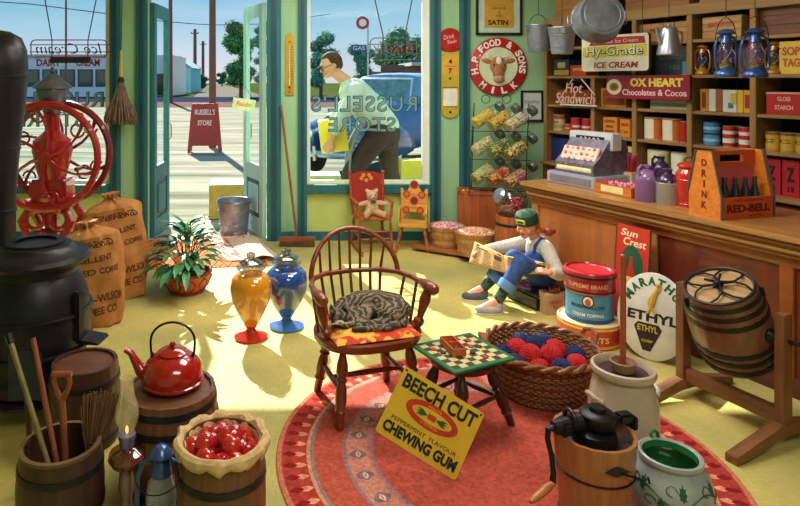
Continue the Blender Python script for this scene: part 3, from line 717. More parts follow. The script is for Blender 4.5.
for k in (1,):
    pts = [hd + Vector((.05, -.03, .0)), hd + Vector((.1, -.05, -.03)), hd + Vector((.14, -.05, -.045)), hd + Vector((.175, -.04, -.04))]
    for i, pnt in enumerate(pts): s_.ball(tuple(pnt), (.032, .03, .03) if i % 2 == 0 else (.022, .02, .02), HR)
s_.build('hair', girl)
MB().ring(.02, .006, REDM, M=T(hd + Vector((.12, -.05, -.04))) @ RY(90), seg=14).build('hair_band', girl)

# newspaper
PAP = mat((196, 150, 84), .8, var=.14, scale=(7, 7, 7)); INK = mat((58, 38, 26), .8)
t = thing('newspaper', 'open yellowed newspaper held by the reading person', 'newspaper', (1.5, 4.6, .33))
def sheet(a, b2, c, d, name):
    a, b2, c, d = [Vector(v_) - Vector((1.5, 4.6, .33)) for v_ in (a, b2, c, d)]
    nrm = ((b2 - a).cross(d - a)).normalized()
    if nrm.y > 0: nrm = -nrm
    def f(u, v, off=0): return (a.lerp(b2, u).lerp(d.lerp(c, u), v)) + nrm * (off + .008 * math.sin(u * PI))
    o = MB().surf(lambda u, v: f(u, v), 10, 6, PAP).build(name, t); mm = o.modifiers.new('t', 'SOLIDIFY'); mm.thickness = .002
    k = MB(); rnd = random.Random(3)
    def bar(u0, u1, v0, v1): k.add([f(u0, v0, .003), f(u1, v0, .003), f(u1, v1, .003), f(u0, v1, .003)], [(0, 1, 2, 3)], INK)
    bar(.08, .92, .07, .14); bar(.1, .5, .19, .23)
    for col in range(3):
        for r_ in range(10):
            if r_ < 4 and col == 2: continue
            bar(.08 + col * .3, .08 + col * .3 + rnd.uniform(.18, .25), .28 + r_ * .065, .30 + r_ * .065)
    bar(.7, .92, .22, .46)
    k.build('newsprint', o)
# top-left, top-right, bottom-right, bottom-left of each page, as the camera sees the printed outside
sheet((1.37, 4.86, .385), (1.50, 4.56, .36), (1.485, 4.47, .255), (1.29, 4.74, .25), 'page')
sheet((1.50, 4.56, .36), (1.775, 4.40, .345), (1.73, 4.345, .285), (1.485, 4.47, .255), 'page')

# black case the child sits on
t = thing('case', 'flat black case the reading person sits on', 'case', (1.765, 4.62, 0), 22)
MB().box((0, 0, .05), (.3, .34, .1), mat((36, 24, 32), .35, coat=.4), bev=.012).build('body', t)
MB().box((0, 0, .108), (.302, .342, .012), mat((52, 36, 44), .3, coat=.4), bev=.004).build('lid', t)
for x in (-.08, .08): MB().box((x, -.172, .095), (.03, .006, .03), BRASS, bev=.002).build('latch', t)
MB().tube([(-.04, -.172, .06), (-.035, -.19, .06), (.035, -.19, .06), (.04, -.172, .06)], .005, BLACK, seg=6).build('handle', t)

# ---- cat curled on the chair (placed in chair coordinates later)
def tabby():
    m = bpy.data.materials.new('tabby_fur'); m.use_nodes = True; nt = m.node_tree; b = nt.nodes['Principled BSDF']; L = nt.links.new
    b.inputs['Roughness'].default_value = .75
    tc = nt.nodes.new('ShaderNodeTexCoord'); wv = nt.nodes.new('ShaderNodeTexWave'); wv.wave_type = 'RINGS'; wv.rings_direction = 'Z'
    wv.inputs['Scale'].default_value = 11; wv.inputs['Distortion'].default_value = 16; wv.inputs['Detail'].default_value = 3; wv.inputs['Detail Scale'].default_value = 1.1
    mp = nt.nodes.new('ShaderNodeMapping'); mp.inputs['Location'].default_value = (-.05, .02, 0)
    L(tc.outputs['Object'], mp.inputs[0]); L(mp.outputs[0], wv.inputs['Vector'])
    r = nt.nodes.new('ShaderNodeValToRGB'); r.color_ramp.elements[0].position = .35; r.color_ramp.elements[1].position = 1.0
    r.color_ramp.elements[0].color = lin((48, 40, 34)); r.color_ramp.elements[1].color = lin((142, 120, 86))
    L(wv.outputs['Fac'], r.inputs['Fac']); L(r.outputs['Color'], b.inputs['Base Color'])
    nz = nt.nodes.new('ShaderNodeTexNoise'); nz.inputs['Scale'].default_value = 160; bp = nt.nodes.new('ShaderNodeBump'); bp.inputs['Strength'].default_value = .5; bp.inputs['Distance'].default_value = .004
    L(tc.outputs['Object'], nz.inputs['Vector']); L(nz.outputs['Fac'], bp.inputs['Height']); L(bp.outputs['Normal'], b.inputs['Normal'])
    return m
FUR = tabby()
def make_cat(loc, rot):
    t = thing('cat', 'brown tabby cat curled up asleep on the chair cushion', 'cat', loc, rot)
    b = MB()
    # spine arc: from rump (right) over the back to the shoulders (left)
    sp = [(.115, -.075, .05), (.15, -.02, .062), (.14, .05, .07), (.08, .085, .078), (.0, .09, .08), (-.07, .07, .072), (-.11, .03, .06)]
    rr = [.046, .064, .07, .072, .068, .056, .044]
    b.tube(sp, rr, FUR, seg=16)
    for p, r in zip(sp, rr): b.ball(p, r, FUR)
    b.ball((.105, -.03, .06), (.085, .075, .062), FUR)                       # haunch
    b.ball((.0, .02, .045), (.13, .07, .045), FUR)
    b.limb((.13, -.08, .03), (-.02, -.10, .022), .036, .022, FUR)            # hind paw
    b.limb((-.03, -.02, .03), (-.12, -.085, .018), .03, .02, FUR)            # front paws
    b.limb((-.02, -.05, .03), (-.06, -.105, .018), .026, .018, FUR)
    b.ball((-.13, -.035, .058), (.052, .052, .046), FUR)                     # head
    b.ball((-.155, -.075, .044), (.026, .024, .019), FUR)                    # muzzle
    for s_, x in ((-1, -.17), (1, -.105)): b.lathe([(0.001, -.01), (.022, -.01), (.014, .014), (0, .044)], FUR, M=T((x, -.055 + .012 * s_, .114)) @ RX(-12) @ RY(s_ * 14), seg=10)
    b.tube([(.16, -.06, .03), (.14, -.12, .022), (.05, -.145, .018), (-.05, -.14, .018), (-.1, -.125, .016)], [.024, .022, .02, .018, .013], FUR, seg=10)
    t.scale = (1.12, 1, .8)
    fuse('body', b, t, .0045, 3)
    DK = mat((30, 20, 18), .5)
    for x in (-.166, -.125): MB().tube([(x - .012, -.112, .084), (x, -.116, .078), (x + .012, -.112, .084)], .0026, DK, seg=5).build('closed_eye', t)
    MB().ball((-.152, -.118, .058), (.022, .012, .014), mat((190, 176, 148), .8)).build('muzzle', t); MB().ball((-.152, -.130, .066), (.007, .005, .005), mat((150, 80, 76), .5)).build('nose', t)
    w = MB()
    for k in (-1, 1):
        for j in range(3): w.tube([(-.152 + k * .012, -.128, .06), (-.152 + k * .06, -.13, .05 + j * .008)], .0007, WHITE, seg=4)
    w.build('whiskers', t)
    return t

# ---- teddy bear
def make_bear(loc, rot):
    F = mat((206, 170, 132), .9, var=.15, scale=(50, 50, 50), bump=.5)
    t = thing('teddy_bear', 'small tan teddy bear sitting on the child size rocking chair', 'teddy bear', loc, rot)
    b = MB(); b.ball((0, 0, .075), (.07, .06, .08), F); b.ball((0, -.01, .195), (.058, .052, .055), F); b.ball((0, -.06, .182), (.026, .024, .021), F)
    for s_ in (-1, 1):
        b.ball((s_ * .047, 0, .243), (.022, .012, .022), F); b.limb((s_ * .055, -.01, .125), (s_ * .135, -.06, .12), .026, .022, F)
        b.limb((s_ * .045, -.03, .035), (s_ * .085, -.13, .03), .034, .03, F); b.ball((s_ * .09, -.145, .04), (.026, .018, .035), F)
    fuse('body', b, t, .007, 2)
    for s_ in (-1, 1):
        MB().ball((s_ * .021, -.058, .205), .006, BLACK, seg=8, rings=6).build('eye', t)
        MB().lathe([(0, 0), (.012, 0), (.012, .003), (0, .004)], mat((230, 200, 170), .8), M=T((s_ * .047, -.011, .243)) @ RX(90), seg=12).build('inner_ear', t)
    MB().ball((0, -.084, .188), (.009, .006, .006), BLACK, seg=8, rings=6).build('nose', t)
    MB().ball((-.014, -.058, .142), (.016, .008, .01), mat((80, 90, 110), .6)).ball((.014, -.058, .142), (.016, .008, .01), mat((80, 90, 110), .6)).build('bow_tie', t)
    return t
# ================================================================ FLOOR THINGS, CENTRE
def rug_mat():
    m = bpy.data.materials.new('woven_rug'); m.use_nodes = True; nt = m.node_tree; b = nt.nodes['Principled BSDF']; L = nt.links.new
    b.inputs['Roughness'].default_value = .95; b.inputs['Specular IOR Level'].default_value = .1
    tc = nt.nodes.new('ShaderNodeTexCoord'); ln = nt.nodes.new('ShaderNodeVectorMath'); ln.operation = 'LENGTH'
    L(tc.outputs['Object'], ln.inputs[0])
    r = nt.nodes.new('ShaderNodeValToRGB'); r.color_ramp.interpolation = 'CONSTANT'; el = r.color_ramp.elements
    stops = [(0, (186, 84, 68)), (.535, (150, 120, 128)), (.55, (200, 116, 98)), (.56, (202, 132, 112)), (.655, (150, 120, 128)), (.67, (190, 88, 70)), (.80, (150, 126, 118)), (.815, (212, 150, 118)), (.83, (178, 64, 54)), (.94, (206, 120, 92))]
    el[0].position = 0; el[0].color = lin(stops[0][1]); el[1].position = stops[1][0]; el[1].color = lin(stops[1][1])
    for p, c in stops[2:]:
        q = el.new(p); q.color = lin(c)
    L(ln.outputs['Value'], r.inputs['Fac'])
    sp = nt.nodes.new('ShaderNodeSeparateXYZ'); L(tc.outputs['Object'], sp.inputs[0])
    def math_(op, a, b_=None, c=None):
        n = nt.nodes.new('ShaderNodeMath'); n.operation = op
        for i, v in enumerate((a, b_, c)):
            if v is None: continue
            if isinstance(v, (int, float)): n.inputs[i].default_value = v
            else: L(v, n.inputs[i])
        return n.outputs[0]
    ang = math_('ARCTAN2', sp.outputs['Y'], sp.outputs['X'])
    def motif(N, rc, k, size):
        s_ = math_('COSINE', math_('MULTIPLY', ang, N)); dr = math_('ABSOLUTE', math_('SUBTRACT', ln.outputs['Value'], rc))
        v = math_('SUBTRACT', s_, math_('MULTIPLY', dr, k)); return math_('GREATER_THAN', v, size)
    prev = r.outputs['Color']
    for N, rc, k, size, col in ((26, .605, 22, .15, (128, 108, 118)), (26, .605, 40, .5, (226, 176, 140)), (70, .865, 30, .1, (232, 150, 116)), (70, .905, 30, .1, (140, 34, 36)), (26, .605, 60, .85, (170, 60, 54))):
        mx = nt.nodes.new('ShaderNodeMixRGB'); L(motif(N, rc, k, size), mx.inputs['Fac']); L(prev, mx.inputs['Color1']); mx.inputs['Color2'].default_value = lin(col); prev = mx.outputs['Color']
    nz = nt.nodes.new('ShaderNodeTexNoise'); nz.inputs['Scale'].default_value = 48; nz.inputs['Detail'].default_value = 4; nz.inputs['Roughness'].default_value = .75
    L(tc.outputs['Object'], nz.inputs['Vector'])
    mr = nt.nodes.new('ShaderNodeMapRange'); mr.inputs['From Min'].default_value = .3; mr.inputs['From Max'].default_value = .7; mr.inputs['To Min'].default_value = .58; mr.inputs['To Max'].default_value = 1.3
    L(nz.outputs['Fac'], mr.inputs['Value']); sc = nt.nodes.new('ShaderNodeVectorMath'); sc.operation = 'SCALE'
    L(prev, sc.inputs[0]); L(mr.outputs['Result'], sc.inputs['Scale']); L(sc.outputs['Vector'], b.inputs['Base Color'])
    bp = nt.nodes.new('ShaderNodeBump'); bp.inputs['Strength'].default_value = .4; bp.inputs['Distance'].default_value = .006; L(nz.outputs['Fac'], bp.inputs['Height']); L(bp.outputs['Normal'], b.inputs['Normal'])
    return m
RG_T = .008
RUGC = (.86, 2.72)
tag(MB().lathe([(0, 0), (.955, 0), (.965, .004), (.96, RG_T), (0, RG_T)], rug_mat(), seg=96).build('round_rug', loc=(RUGC[0], RUGC[1], .001)), 'large round coral red rug with a flowered ring under the wooden armchair', 'rug')
RZT = RG_T + .001

CHW = wood((122, 54, 30), 'z', var=.35, rough=.35, coat=.35); CHX = wood((134, 60, 34), 'x', var=.32, rough=.35, coat=.35)
DKW = wood((58, 30, 26), 'z', var=.35, rough=.32, coat=.4)
# ---- bow-back armchair
t = thing('armchair', 'reddish brown bow-back wooden armchair on the round rug', 'chair', (.335, 3.15, RZT), 16)
sz = .39
out = []
for i in range(40):
    a = 2 * PI * i / 40; ca, sa = math.cos(a), math.sin(a)
    x = .275 * math.copysign(abs(ca) ** .75, ca); y = .225 * math.copysign(abs(sa) ** .8, sa)
    if y > 0: x *= 1 - .14 * (y / .225)
    out.append((x, y))
vs = [(x * .96, y * .96, sz - .045) for x, y in out] + [(x, y, sz - .03) for x, y in out] + [(x, y, sz - .008) for x, y in out] + [(x * .97, y * .97, sz) for x, y in out] + [(x * .85, y * .85, sz - .008) for x, y in out]
fs = [tuple(range(40))[::-1], tuple(range(160, 200))]
for k in range(4): fs += [(k * 40 + i, k * 40 + (i + 1) % 40, (k + 1) * 40 + (i + 1) % 40, (k + 1) * 40 + i) for i in range(40)]
MB().add(vs, fs, CHX).build('seat', t)
legs = [((-.17, -.13, sz - .04), (-.21, -.19, 0)), ((.17, -.13, sz - .04), (.21, -.19, 0)), ((-.15, .13, sz - .04), (-.2, .19, 0)), ((.15, .13, sz - .04), (.2, .19, 0))]
for a, c in legs: turned(MB(), a, c, .024, CHW).build('leg', t)
def lp(i, f): return Vector(legs[i][0]).lerp(Vector(legs[i][1]), f)
turned(MB(), lp(0, .55), lp(2, .55), .013, CHW, style='rod').build('stretcher', t); turned(MB(), lp(1, .55), lp(3, .55), .013, CHW, style='rod').build('stretcher', t)
turned(MB(), lp(0, .55).lerp(lp(2, .55), .5), lp(1, .55).lerp(lp(3, .55), .5), .013, CHW, style='rod').build('stretcher', t)
turned(MB(), lp(2, .35), lp(3, .35), .012, CHW, style='rod').build('stretcher', t)
ra = .605
rail = [(-.288, -.17, ra), (-.286, -.1, ra), (-.275, .05, ra), (-.235, .15, ra), (-.15, .215, ra), (0, .235, ra), (.15, .215, ra), (.235, .15, ra), (.275, .05, ra), (.286, -.1, ra), (.288, -.17, ra)]
MB().tube(rail, [.014] * 11, CHX, seg=10).build('arm_rail', t)
for s_ in (-1, 1):
    MB().tube([(s_ * .29, -.195, ra + .002), (s_ * .289, -.18, ra + .002), (s_ * .287, -.1, ra + .002), (s_ * .288, -.03, ra)], [.018, .028, .027, .015], CHX, seg=12).build('armrest', t)
    turned(MB(), (s_ * .235, -.09, sz - .01), (s_ * .287, -.12, ra - .012), .019, CHW, style='post').build('arm_post', t)
hoop = arc(0, ra, .245, .228, -2, 182, 28); hoop = [(x, .15 + .075 * (1 - abs(x / .245) ** 2) + .25 * (z - ra) * .35, z) for x, _, z in hoop]
MB().tube(hoop, .0135, CHX, seg=10).build('bow', t)
for i in range(7):
    x = (i - 3) * .062; zt = ra + .228 * math.sqrt(1 - (x / .245) ** 2) - .004
    yt = .15 + .075 * (1 - abs(x / .245) ** 2) + .25 * (zt - ra) * .35
    MB().tube([(x * .78, .17, sz - .01), (x * .92, .228 - x * x * .4, ra), (x, yt, zt)], [.008, .0085, .006], CHW, seg=8).build('spindle', t)
for s_ in (-1, 1):
    for xx, yy, xb, yb in ((.262, .1, .22, .11), (.284, 0, .25, .01)):
        MB().tube([(s_ * xb, yb, sz - .01), (s_ * xx, yy, ra - .008)], .008, CHW, seg=8).build('spindle', t)
# cushion
cm = mat((232, 176, 70), .9, rgb2=(206, 62, 30), sharp=True, scale=(17, 17, 17), detail=1)
def cush(u, v):
    x = (u - .5) * .44; y = (v - .5) * .36
    e = min(u, 1 - u, v, 1 - v); return (x, y - .01, .003 + .022 * min(1, e * 7) ** .6 + .003 * math.sin(u * 17) * math.sin(v * 13))
o = MB().surf(cush, 22, 18, cm, th=.003).build('seat_cushion', loc=(.335, 3.15, RZT + sz), rot=16)
tag(o, 'thin red and yellow patterned cushion under the sleeping cat', 'cushion')
make_cat((.335 + .0, 3.17, RZT + sz + .022), 12)

# ---- stool with board
sx_, sy_ = .775, 2.955
t = thing('stool', 'dark brown wooden stool carrying the checkerboard', 'stool', (sx_, sy_, RZT), 25)
MB().lathe([(0, .285), (.13, .285), (.155, .30), (.16, .32), (.15, .335), (0, .337)], wood((70, 34, 26), 'x', rough=.3, coat=.4), seg=36).build('seat', t)
ft = [(-.13, -.17), (.21, -.10), (.12, .18), (-.2, .1)]
tops = [(-.075, -.085), (.1, -.06), (.07, .09), (-.1, .06)]
for a, c in zip(tops, ft): turned(MB(), (a[0], a[1], .29), (c[0], c[1], 0), .023, DKW).build('leg', t)
def sp_(i, f): return Vector((tops[i][0], tops[i][1], .29)).lerp(Vector((ft[i][0], ft[i][1], 0)), f)
for a, c, f in ((0, 3, .6), (1, 2, .55), (3, 2, .5), (0, 1, .5)): turned(MB(), sp_(a, f), sp_(c, f), .011, DKW, style='rod').build('stretcher', t)
bz = RZT + .338
t = thing('checkerboard', 'green edged cream and black checkerboard lying on the stool', 'game board', (.775, 2.952, bz), 25)
MB().box((0, 0, .006), (.36, .325, .012), mat((34, 106, 60), .5), bev=.003).build('board', t)
mb = MB(); c1 = mat((206, 192, 124), .5); c2 = mat((48, 52, 40), .5)
for i in range(8):
    for j in range(8):
        x0 = -.155 + i * .31 / 8; y0 = -.137 + j * .274 / 8
        mb.add([(x0, y0, .0125), (x0 + .31 / 8, y0, .0125), (x0 + .31 / 8, y0 + .274 / 8, .0125), (x0, y0 + .274 / 8, .0125)], [(0, 1, 2, 3)], c1 if (i + j) % 2 else c2)
mb.build('squares', t, smooth=False)
ca25, sa25 = math.cos(math.radians(25)), math.sin(math.radians(25))
def onb(u, v): return (.775 + u * ca25 - v * sa25, 2.952 + u * sa25 + v * ca25)
t = thing('checker_box', 'small open orange wooden box of checkers on the checkerboard', 'box', (*onb(-.035, .03), bz + .0125), 100)
OW = wood((206, 104, 54), 'x'); 
MB().box((0, 0, .004), (.15, .065, .006), OW).box((0, -.031, .02), (.15, .005, .034), OW).box((0, .031, .02), (.15, .005, .034), OW).box((-.074, 0, .02), (.005, .058, .034), OW).box((.074, 0, .02), (.005, .058, .034), OW).build('box_body', t)
MB().box((.01, 0, .02), (.004, .058, .03), OW).build('divider', t)
RC = mat((190, 34, 34), .4); BC = mat((34, 32, 34), .4)
def checker(m): return MB().lathe([(0, 0), (.0135, 0), (.014, .002), (.014, .006), (.012, .007), (.009, .006), (0, .006)], m, seg=16)
ro = checker(RC).build('checker'); bo = checker(BC).build('checker')
rl = [(-.12, .07, 'red checker left of the orange box on the checkerboard'), (.10, .08, 'red checker at the far right of the checkerboard'), (.05, -.10, 'red checker nearest the viewer on the checkerboard'), (.065, .02, 'red checker just right of the orange box')]
bl = [(-.10, .02, 'black checker left of the orange box on the checkerboard'), (.10, .0, 'black checker at the right of the checkerboard'), (.03, -.035, 'black checker just in front of the orange box')]
for src, ls in ((ro, rl), (bo, bl)):
    for k, (u, v, lb) in enumerate(ls):
        c = src if k == 0 else src.copy()
        if k: COL.objects.link(c)
        x, y = onb(u, v); c.location = (x, y, bz + .0128); tag(c, lb, 'checker', 'checkers on the board')
ibx = [(-.045, -.012, .011), (-.02, .012, .011), (-.05, .012, .011), (.045, 0, .011), (-.03, -.003, .019)]
th = math.radians(100)
bxp = onb(-.035, .03)
for k, (u, v, z) in enumerate(ibx):
    c = (bo if k != 3 else ro).copy(); COL.objects.link(c); c.location = (bxp[0] + u * math.cos(th) - v * math.sin(th), bxp[1] + u * math.sin(th) + v * math.cos(th), bz + .0125 + z - .003)
    tag(c, 'black checker lying inside the orange box' if k != 3 else 'red checker lying inside the orange box', 'checker', 'black checkers inside the orange box' if k != 3 else 'red checkers inside the orange box')

# ---- Beech Cut sign
p0 = Vector((.635, 2.54, RZT)); 
t = thing('tin_sign', 'yellow Beech Cut chewing gum sign leaning tilted against the stool legs', 'sign', p0, (math.radians(-16), 0, math.radians(-2)))
W_, H_ = .37, .285; SM = RY(29) @ T((-W_ / 2, 0, H_ / 2 + .0))
SY = mat((232, 192, 48), .4, var=.08, coat=.3)
MB().prism([(x, z) for x, z in rrect(W_, H_, .012)], .005, SY, M=SM, m2=mat((120, 90, 40), .5)).build('plate', t)
mb = MB(); F_ = SM @ FACE(0, -.0028, 0)
mb.text('BEECH CUT', W_ * .9, .06, BLACK, F_ @ T((0, .095, 0)), bold=.035); mb.text('PEPPERMINT  FLAVOUR', W_ * .8, .016, BLACK, F_ @ T((0, -.058, 0))); mb.text('CHEWING GUM', W_ * .9, .046, BLACK, F_ @ T((0, -.098, 0)), bold=.05)
mb.build('lettering', t)
mb = MB(); R1 = mat((206, 52, 36), .4)
mb.lathe([(.0, 0), (.118, 0), (.118, .0012), (0, .0012)], R1, M=F_ @ T((0, .018, 0)), sy=.42, seg=40)
mb.lathe([(.0, 0), (.09, 0), (.09, .0022), (0, .0022)], SY, M=F_ @ T((0, .018, 0)), sy=.30, seg=40)
mb.box((0, .018, .002), (.035, .022, .003), R1, M=F_)
GRN = mat((60, 110, 60), .5)
for s_ in (-1, 1):
    for k in range(3): mb.prism([(0, 0), (s_ * .03, .006), (s_ * .052, 0), (s_ * .03, -.006)], .002, GRN, M=F_ @ T((s_ * .018, .018, .003)) @ RZ((k - 1) * 14 * s_) @ RX(90))
mb.text('MINTS', .06, .009, SY, F_ @ T((0, .052, .002))); mb.text('CHEWING', .08, .009, SY, F_ @ T((0, -.016, .002)))
mb.build('emblem', t)
for x, z in ((-W_ / 2 + .012, H_ / 2 - .012), (W_ / 2 - .012, H_ / 2 - .012)): MB().lathe([(0, 0), (.005, 0), (.004, .002), (0, .002)], IRON, M=SM @ FACE(x, -.0028, z), seg=10).build('nail_hole', t)

# ---- wicker basket with yarn
def wick(c):
    return mat(c, .6, var=.35, scale=(60, 60, 90), bump=.3, coat=.1)
WK = wick((140, 84, 44)); WKD = wick((88, 50, 28))
bx_, by_ = .27 * 0 + (540 - 300) / 620 * 3.27, 3.27
def woven(t, r0, r1, h, m, md, name='woven_side', rows=14, n=40, sx=1, sy=1):
    mb = MB()
    for i in range(rows):
        z = h * (i + .5) / rows; r = r0 + (r1 - r0) * (z / h) ** .8; pts = []
        for k in range(n * 2):
            a = PI * k / n; w = .0035 * (1 if (k + i) % 2 else -1); pts.append(((r + w) * math.cos(a) * sx, (r + w) * math.sin(a) * sy, z))
        mb.tube(pts, h / rows * .56, m if i % 3 else md, seg=6, closed=True)
    mb.build(name, t)
t = thing('wicker_basket', 'round brown wicker basket holding red and blue yarn balls', 'basket', (bx_, by_, RZT), 0)
woven(t, .2, .268, .235, WK, WKD, rows=19)
mb = MB()
for k in range(40):
    a = 2 * PI * k / 40; mb.tube([(.2 * math.cos(a), .2 * math.sin(a), 0.004), (.235 * math.cos(a), .235 * math.sin(a), .1), (.272 * math.cos(a), .272 * math.sin(a), .23)], .0045, WKD, seg=5)
mb.build('stakes', t)
MB().lathe([(0, .003), (.2, .003), (.2, .015), (0, .015)], WKD, seg=32).build('base', t)
mb = MB()
for ph in (0, PI):
    mb.tube([((.282 + .010 * math.cos(k * PI / 4 + ph)) * math.cos(PI * k / 48), (.282 + .010 * math.cos(k * PI / 4 + ph)) * math.sin(PI * k / 48), .24 + .010 * math.sin(k * PI / 4 + ph)) for k in range(96)], .011, WK, seg=7, closed=True)
mb.build('braided_rim', t)
for s_, a in ((1, 12), (-1, 0)):
    MB().tube([(s_ * .28, -.06, .235), (s_ * .305, -.045, .285), (s_ * .31, 0, .30), (s_ * .305, .045, .285), (s_ * .28, .06, .235)], .012, WK, seg=8, M=RZ(a)).build('handle', t)
YR = mat((192, 32, 36), .9, var=.2, scale=(30, 30, 30)); YB = mat((34, 44, 92), .9, var=.25, scale=(30, 30, 30))
def yarn(m, name='yarn_ball'):
    mb = MB(); mb.ball((0, 0, 0), .05, m, seg=18, rings=12)
    for j in range(9):
        rot = RX(j * 41) @ RY(j * 67)
        for k in (-1, 0, 1): mb.ring(math.sqrt(.0525 ** 2 - (k * .014) ** 2), .0045, m, M=rot @ T((0, 0, k * .014)), seg=22, tseg=5)
    return mb.build(name)
yr = yarn(YR); yb = yarn(YB)
pos = [(-.165, -.09, 1, 'dark blue yarn ball at the left front of the basket'), (-.06, -.16, 0, 'red yarn ball at the middle front of the basket'), (.05, -.16, 1, 'dark blue yarn ball at the centre front of the basket'), (.15, -.1, 0, 'red yarn ball at the right front of the basket'),
       (-.07, -.055, 0, 'red yarn ball in the middle left of the heap'), (.035, -.06, 0, 'red yarn ball in the centre of the heap'), (.19, .01, 1, 'dark blue yarn ball at the right edge of the basket'), (-.19, .02, 1, 'dark blue yarn ball at the far left edge of the basket'),
       (-.10, .06, 0, 'red yarn ball towards the back left of the heap'), (.0, .05, 1, 'dark blue yarn ball towards the back of the heap'), (.1, .05, 0, 'red yarn ball towards the back right of the heap'), (-.04, .16, 1, 'dark blue yarn ball at the back left of the basket'), (.08, .155, 1, 'dark blue yarn ball at the back right of the basket')]
us = set()
for k, (x, y, c, lb) in enumerate(pos):
    src = yb if c else yr; o = src if c not in us else src.copy()
    if c in us: COL.objects.link(o)
    us.add(c); o.location = (bx_ + x, by_ + y, RZT + .205 - .12 * (x * x + y * y) / .05 * .3 + (.015 if k in (4, 5, 9) else 0)); o.rotation_euler = (k, k * 2, 0)
    tag(o, lb, 'yarn ball', 'yarn balls in the wicker basket')
# filling of lower balls keeps the upper ones up
for k, (x, y) in enumerate(((-.1, -.06), (0, -.09), (.1, -.04), (-.1, .06), (0, .0), (.1, .07), (0, .1))):
    o = (yb if k % 2 else yr).copy(); COL.objects.link(o); o.location = (bx_ + x, by_ + y, RZT + .112); tag(o, 'dark blue yarn ball buried under the others in the basket' if k % 2 else 'red yarn ball buried under the others in the basket', 'yarn ball', 'buried blue yarn balls' if k % 2 else 'buried red yarn balls')

# ---- potted plant
p = Vector((at(187, 80, 4.85).x, 4.85, 0))
t = thing('potted_plant', 'bushy green leafy plant in a low patterned clay bowl', 'plant', p)
CL = mat((196, 92, 58), .55, var=.12); CLD = mat((120, 40, 34), .55)
pot = MB().lathe([(0, 0), (.12, 0), (.135, .012), (.14, .03), (.175, .07), (.19, .12), (.188, .16), (.18, .165), (.172, .155), (.165, .12), (0, .12)], CL, seg=36).build('bowl', t)
mb = MB()
mb.ring(.138, .008, CLD, M=T((0, 0, .024)), seg=36).ring(.19, .006, CLD, M=T((0, 0, .155)), seg=36)
for k in range(10):
    a = 2 * PI * k / 10
    for s_ in (-1, 1):
        mb.tube([((.147 + .05 * f ** .6) * math.cos(a + s_ * .24 * math.sin(PI * f)), (.147 + .05 * f ** .6) * math.sin(a + s_ * .24 * math.sin(PI * f)), .035 + .1 * f) for f in (0, .25, .5, .75, 1)], .004, CLD, seg=5)
mb.build('painted_pattern', pot)
MB().lathe([(0, .13), (.165, .13), (0, .14)], mat((60, 40, 28), .9), seg=24).build('soil', t)
LF = mat((48, 122, 68), .4, rgb2=(104, 172, 112), scale=(10, 10, 10), coat=.2); LF2 = mat((22, 78, 50), .45, rgb2=(48, 120, 70), scale=(10, 10, 10)); rnd = random.Random(11); fo = MB(); stm = MB()
for k in range(120):
    a = k * 2.39996 + rnd.uniform(-.2, .2); el = rnd.uniform(.1, 1.0); Lh = rnd.uniform(.13, .2); rb = .25 * (1 - el) * rnd.uniform(.6, 1.05) + .02
    hz = .18 + .35 * el * rnd.uniform(.75, 1.05); w = rnd.uniform(.022, .034)
    base_ = Vector((rb * math.cos(a), rb * math.sin(a), hz)); dr = Vector((math.cos(a), math.sin(a), 0)); sdv = Vector((-math.sin(a), math.cos(a), 0))
    up0 = .7 * el + .1; vs = []
    for i in range(6):
        f = i / 5; c = base_ + dr * Lh * f * .95 + Vector((0, 0, 1)) * Lh * (up0 * f - 1.0 * f * f * (.38 + .34 * (1 - el))); ww = w * math.sin(PI * min(1, f * .93 + .07)) ** .8
        vs += [c + sdv * ww + Vector((0, 0, .006)), c, c - sdv * ww + Vector((0, 0, .006))]
    fs = []
    for i in range(5): fs += [(i * 3, i * 3 + 3, i * 3 + 4, i * 3 + 1), (i * 3 + 1, i * 3 + 4, i * 3 + 5, i * 3 + 2)]
    fo.add(vs, fs, LF if rnd.random() < .6 else LF2)
    if k % 4 == 0: stm.tube([(rb * .2 * math.cos(a), rb * .2 * math.sin(a), .13), (rb * .7 * math.cos(a), rb * .7 * math.sin(a), hz * .8), base_], .004, LF2, seg=5)
fo.build('leaves', t, doubles=False); stm.build('stems', t)

# ---- apothecary show jars
def show_jar(px, by, col, foot, label, h, r):
    Y = 1023 / (by - 80) + .07; p = at(px, 80, Y)
    t = thing('show_jar', label, 'glass jar', (p.x, Y, 0))
    CG = glass((246, 244, 238), .2)
    body = [(0, .07), (r * .3, .08), (r * .62, h * .28), (r * .93, h * .45), (r, h * .58), (r * .93, h * .68), (r * .72, h * .735), (r * .5, h * .75)]
    LQ = mat(col, .12, var=.06, coat=.0, rgb2=tuple(min(255, int(c * 1.12 + 10)) for c in col), scale=(3, 3, 6))
    ob = MB()
    pr = []
    for k in range(33):
        pass
    ob.lathe([(0, .075)] + [(q * .97, z) for q, z in body[1:]] + [(0, h * .752)], LQ, seg=36); ob.build('coloured_water', t)
    MB().lathe(body, CG, seg=36).build('jar_body', t)
    MB().lathe([(0, 0), (r * .78, 0), (r * .8, .012), (r * .6, .025), (r * .3, .04), (r * .2, .055), (r * .26, .07), (r * .3, .08), (0, .08)], foot, seg=36).build('foot', t)
    mb = MB()
    mb.lathe([(r * .5, h * .75), (r * .46, h * .79), (r * .66, h * .80), (r * .7, h * .815), (r * .5, h * .83), (0, h * .835)], glass((206, 202, 196), .45), seg=36)
    mb.build('neck', t)
    MB().lathe([(r * .3, h * .835), (r * .52, h * .86), (r * .56, h * .88), (r * .36, h * .91), (r * .14, h * .92), (r * .22, h * .95), (r * .2, h * .98), (0, h)], glass((196, 194, 190), .5), seg=32).build('stopper', t)
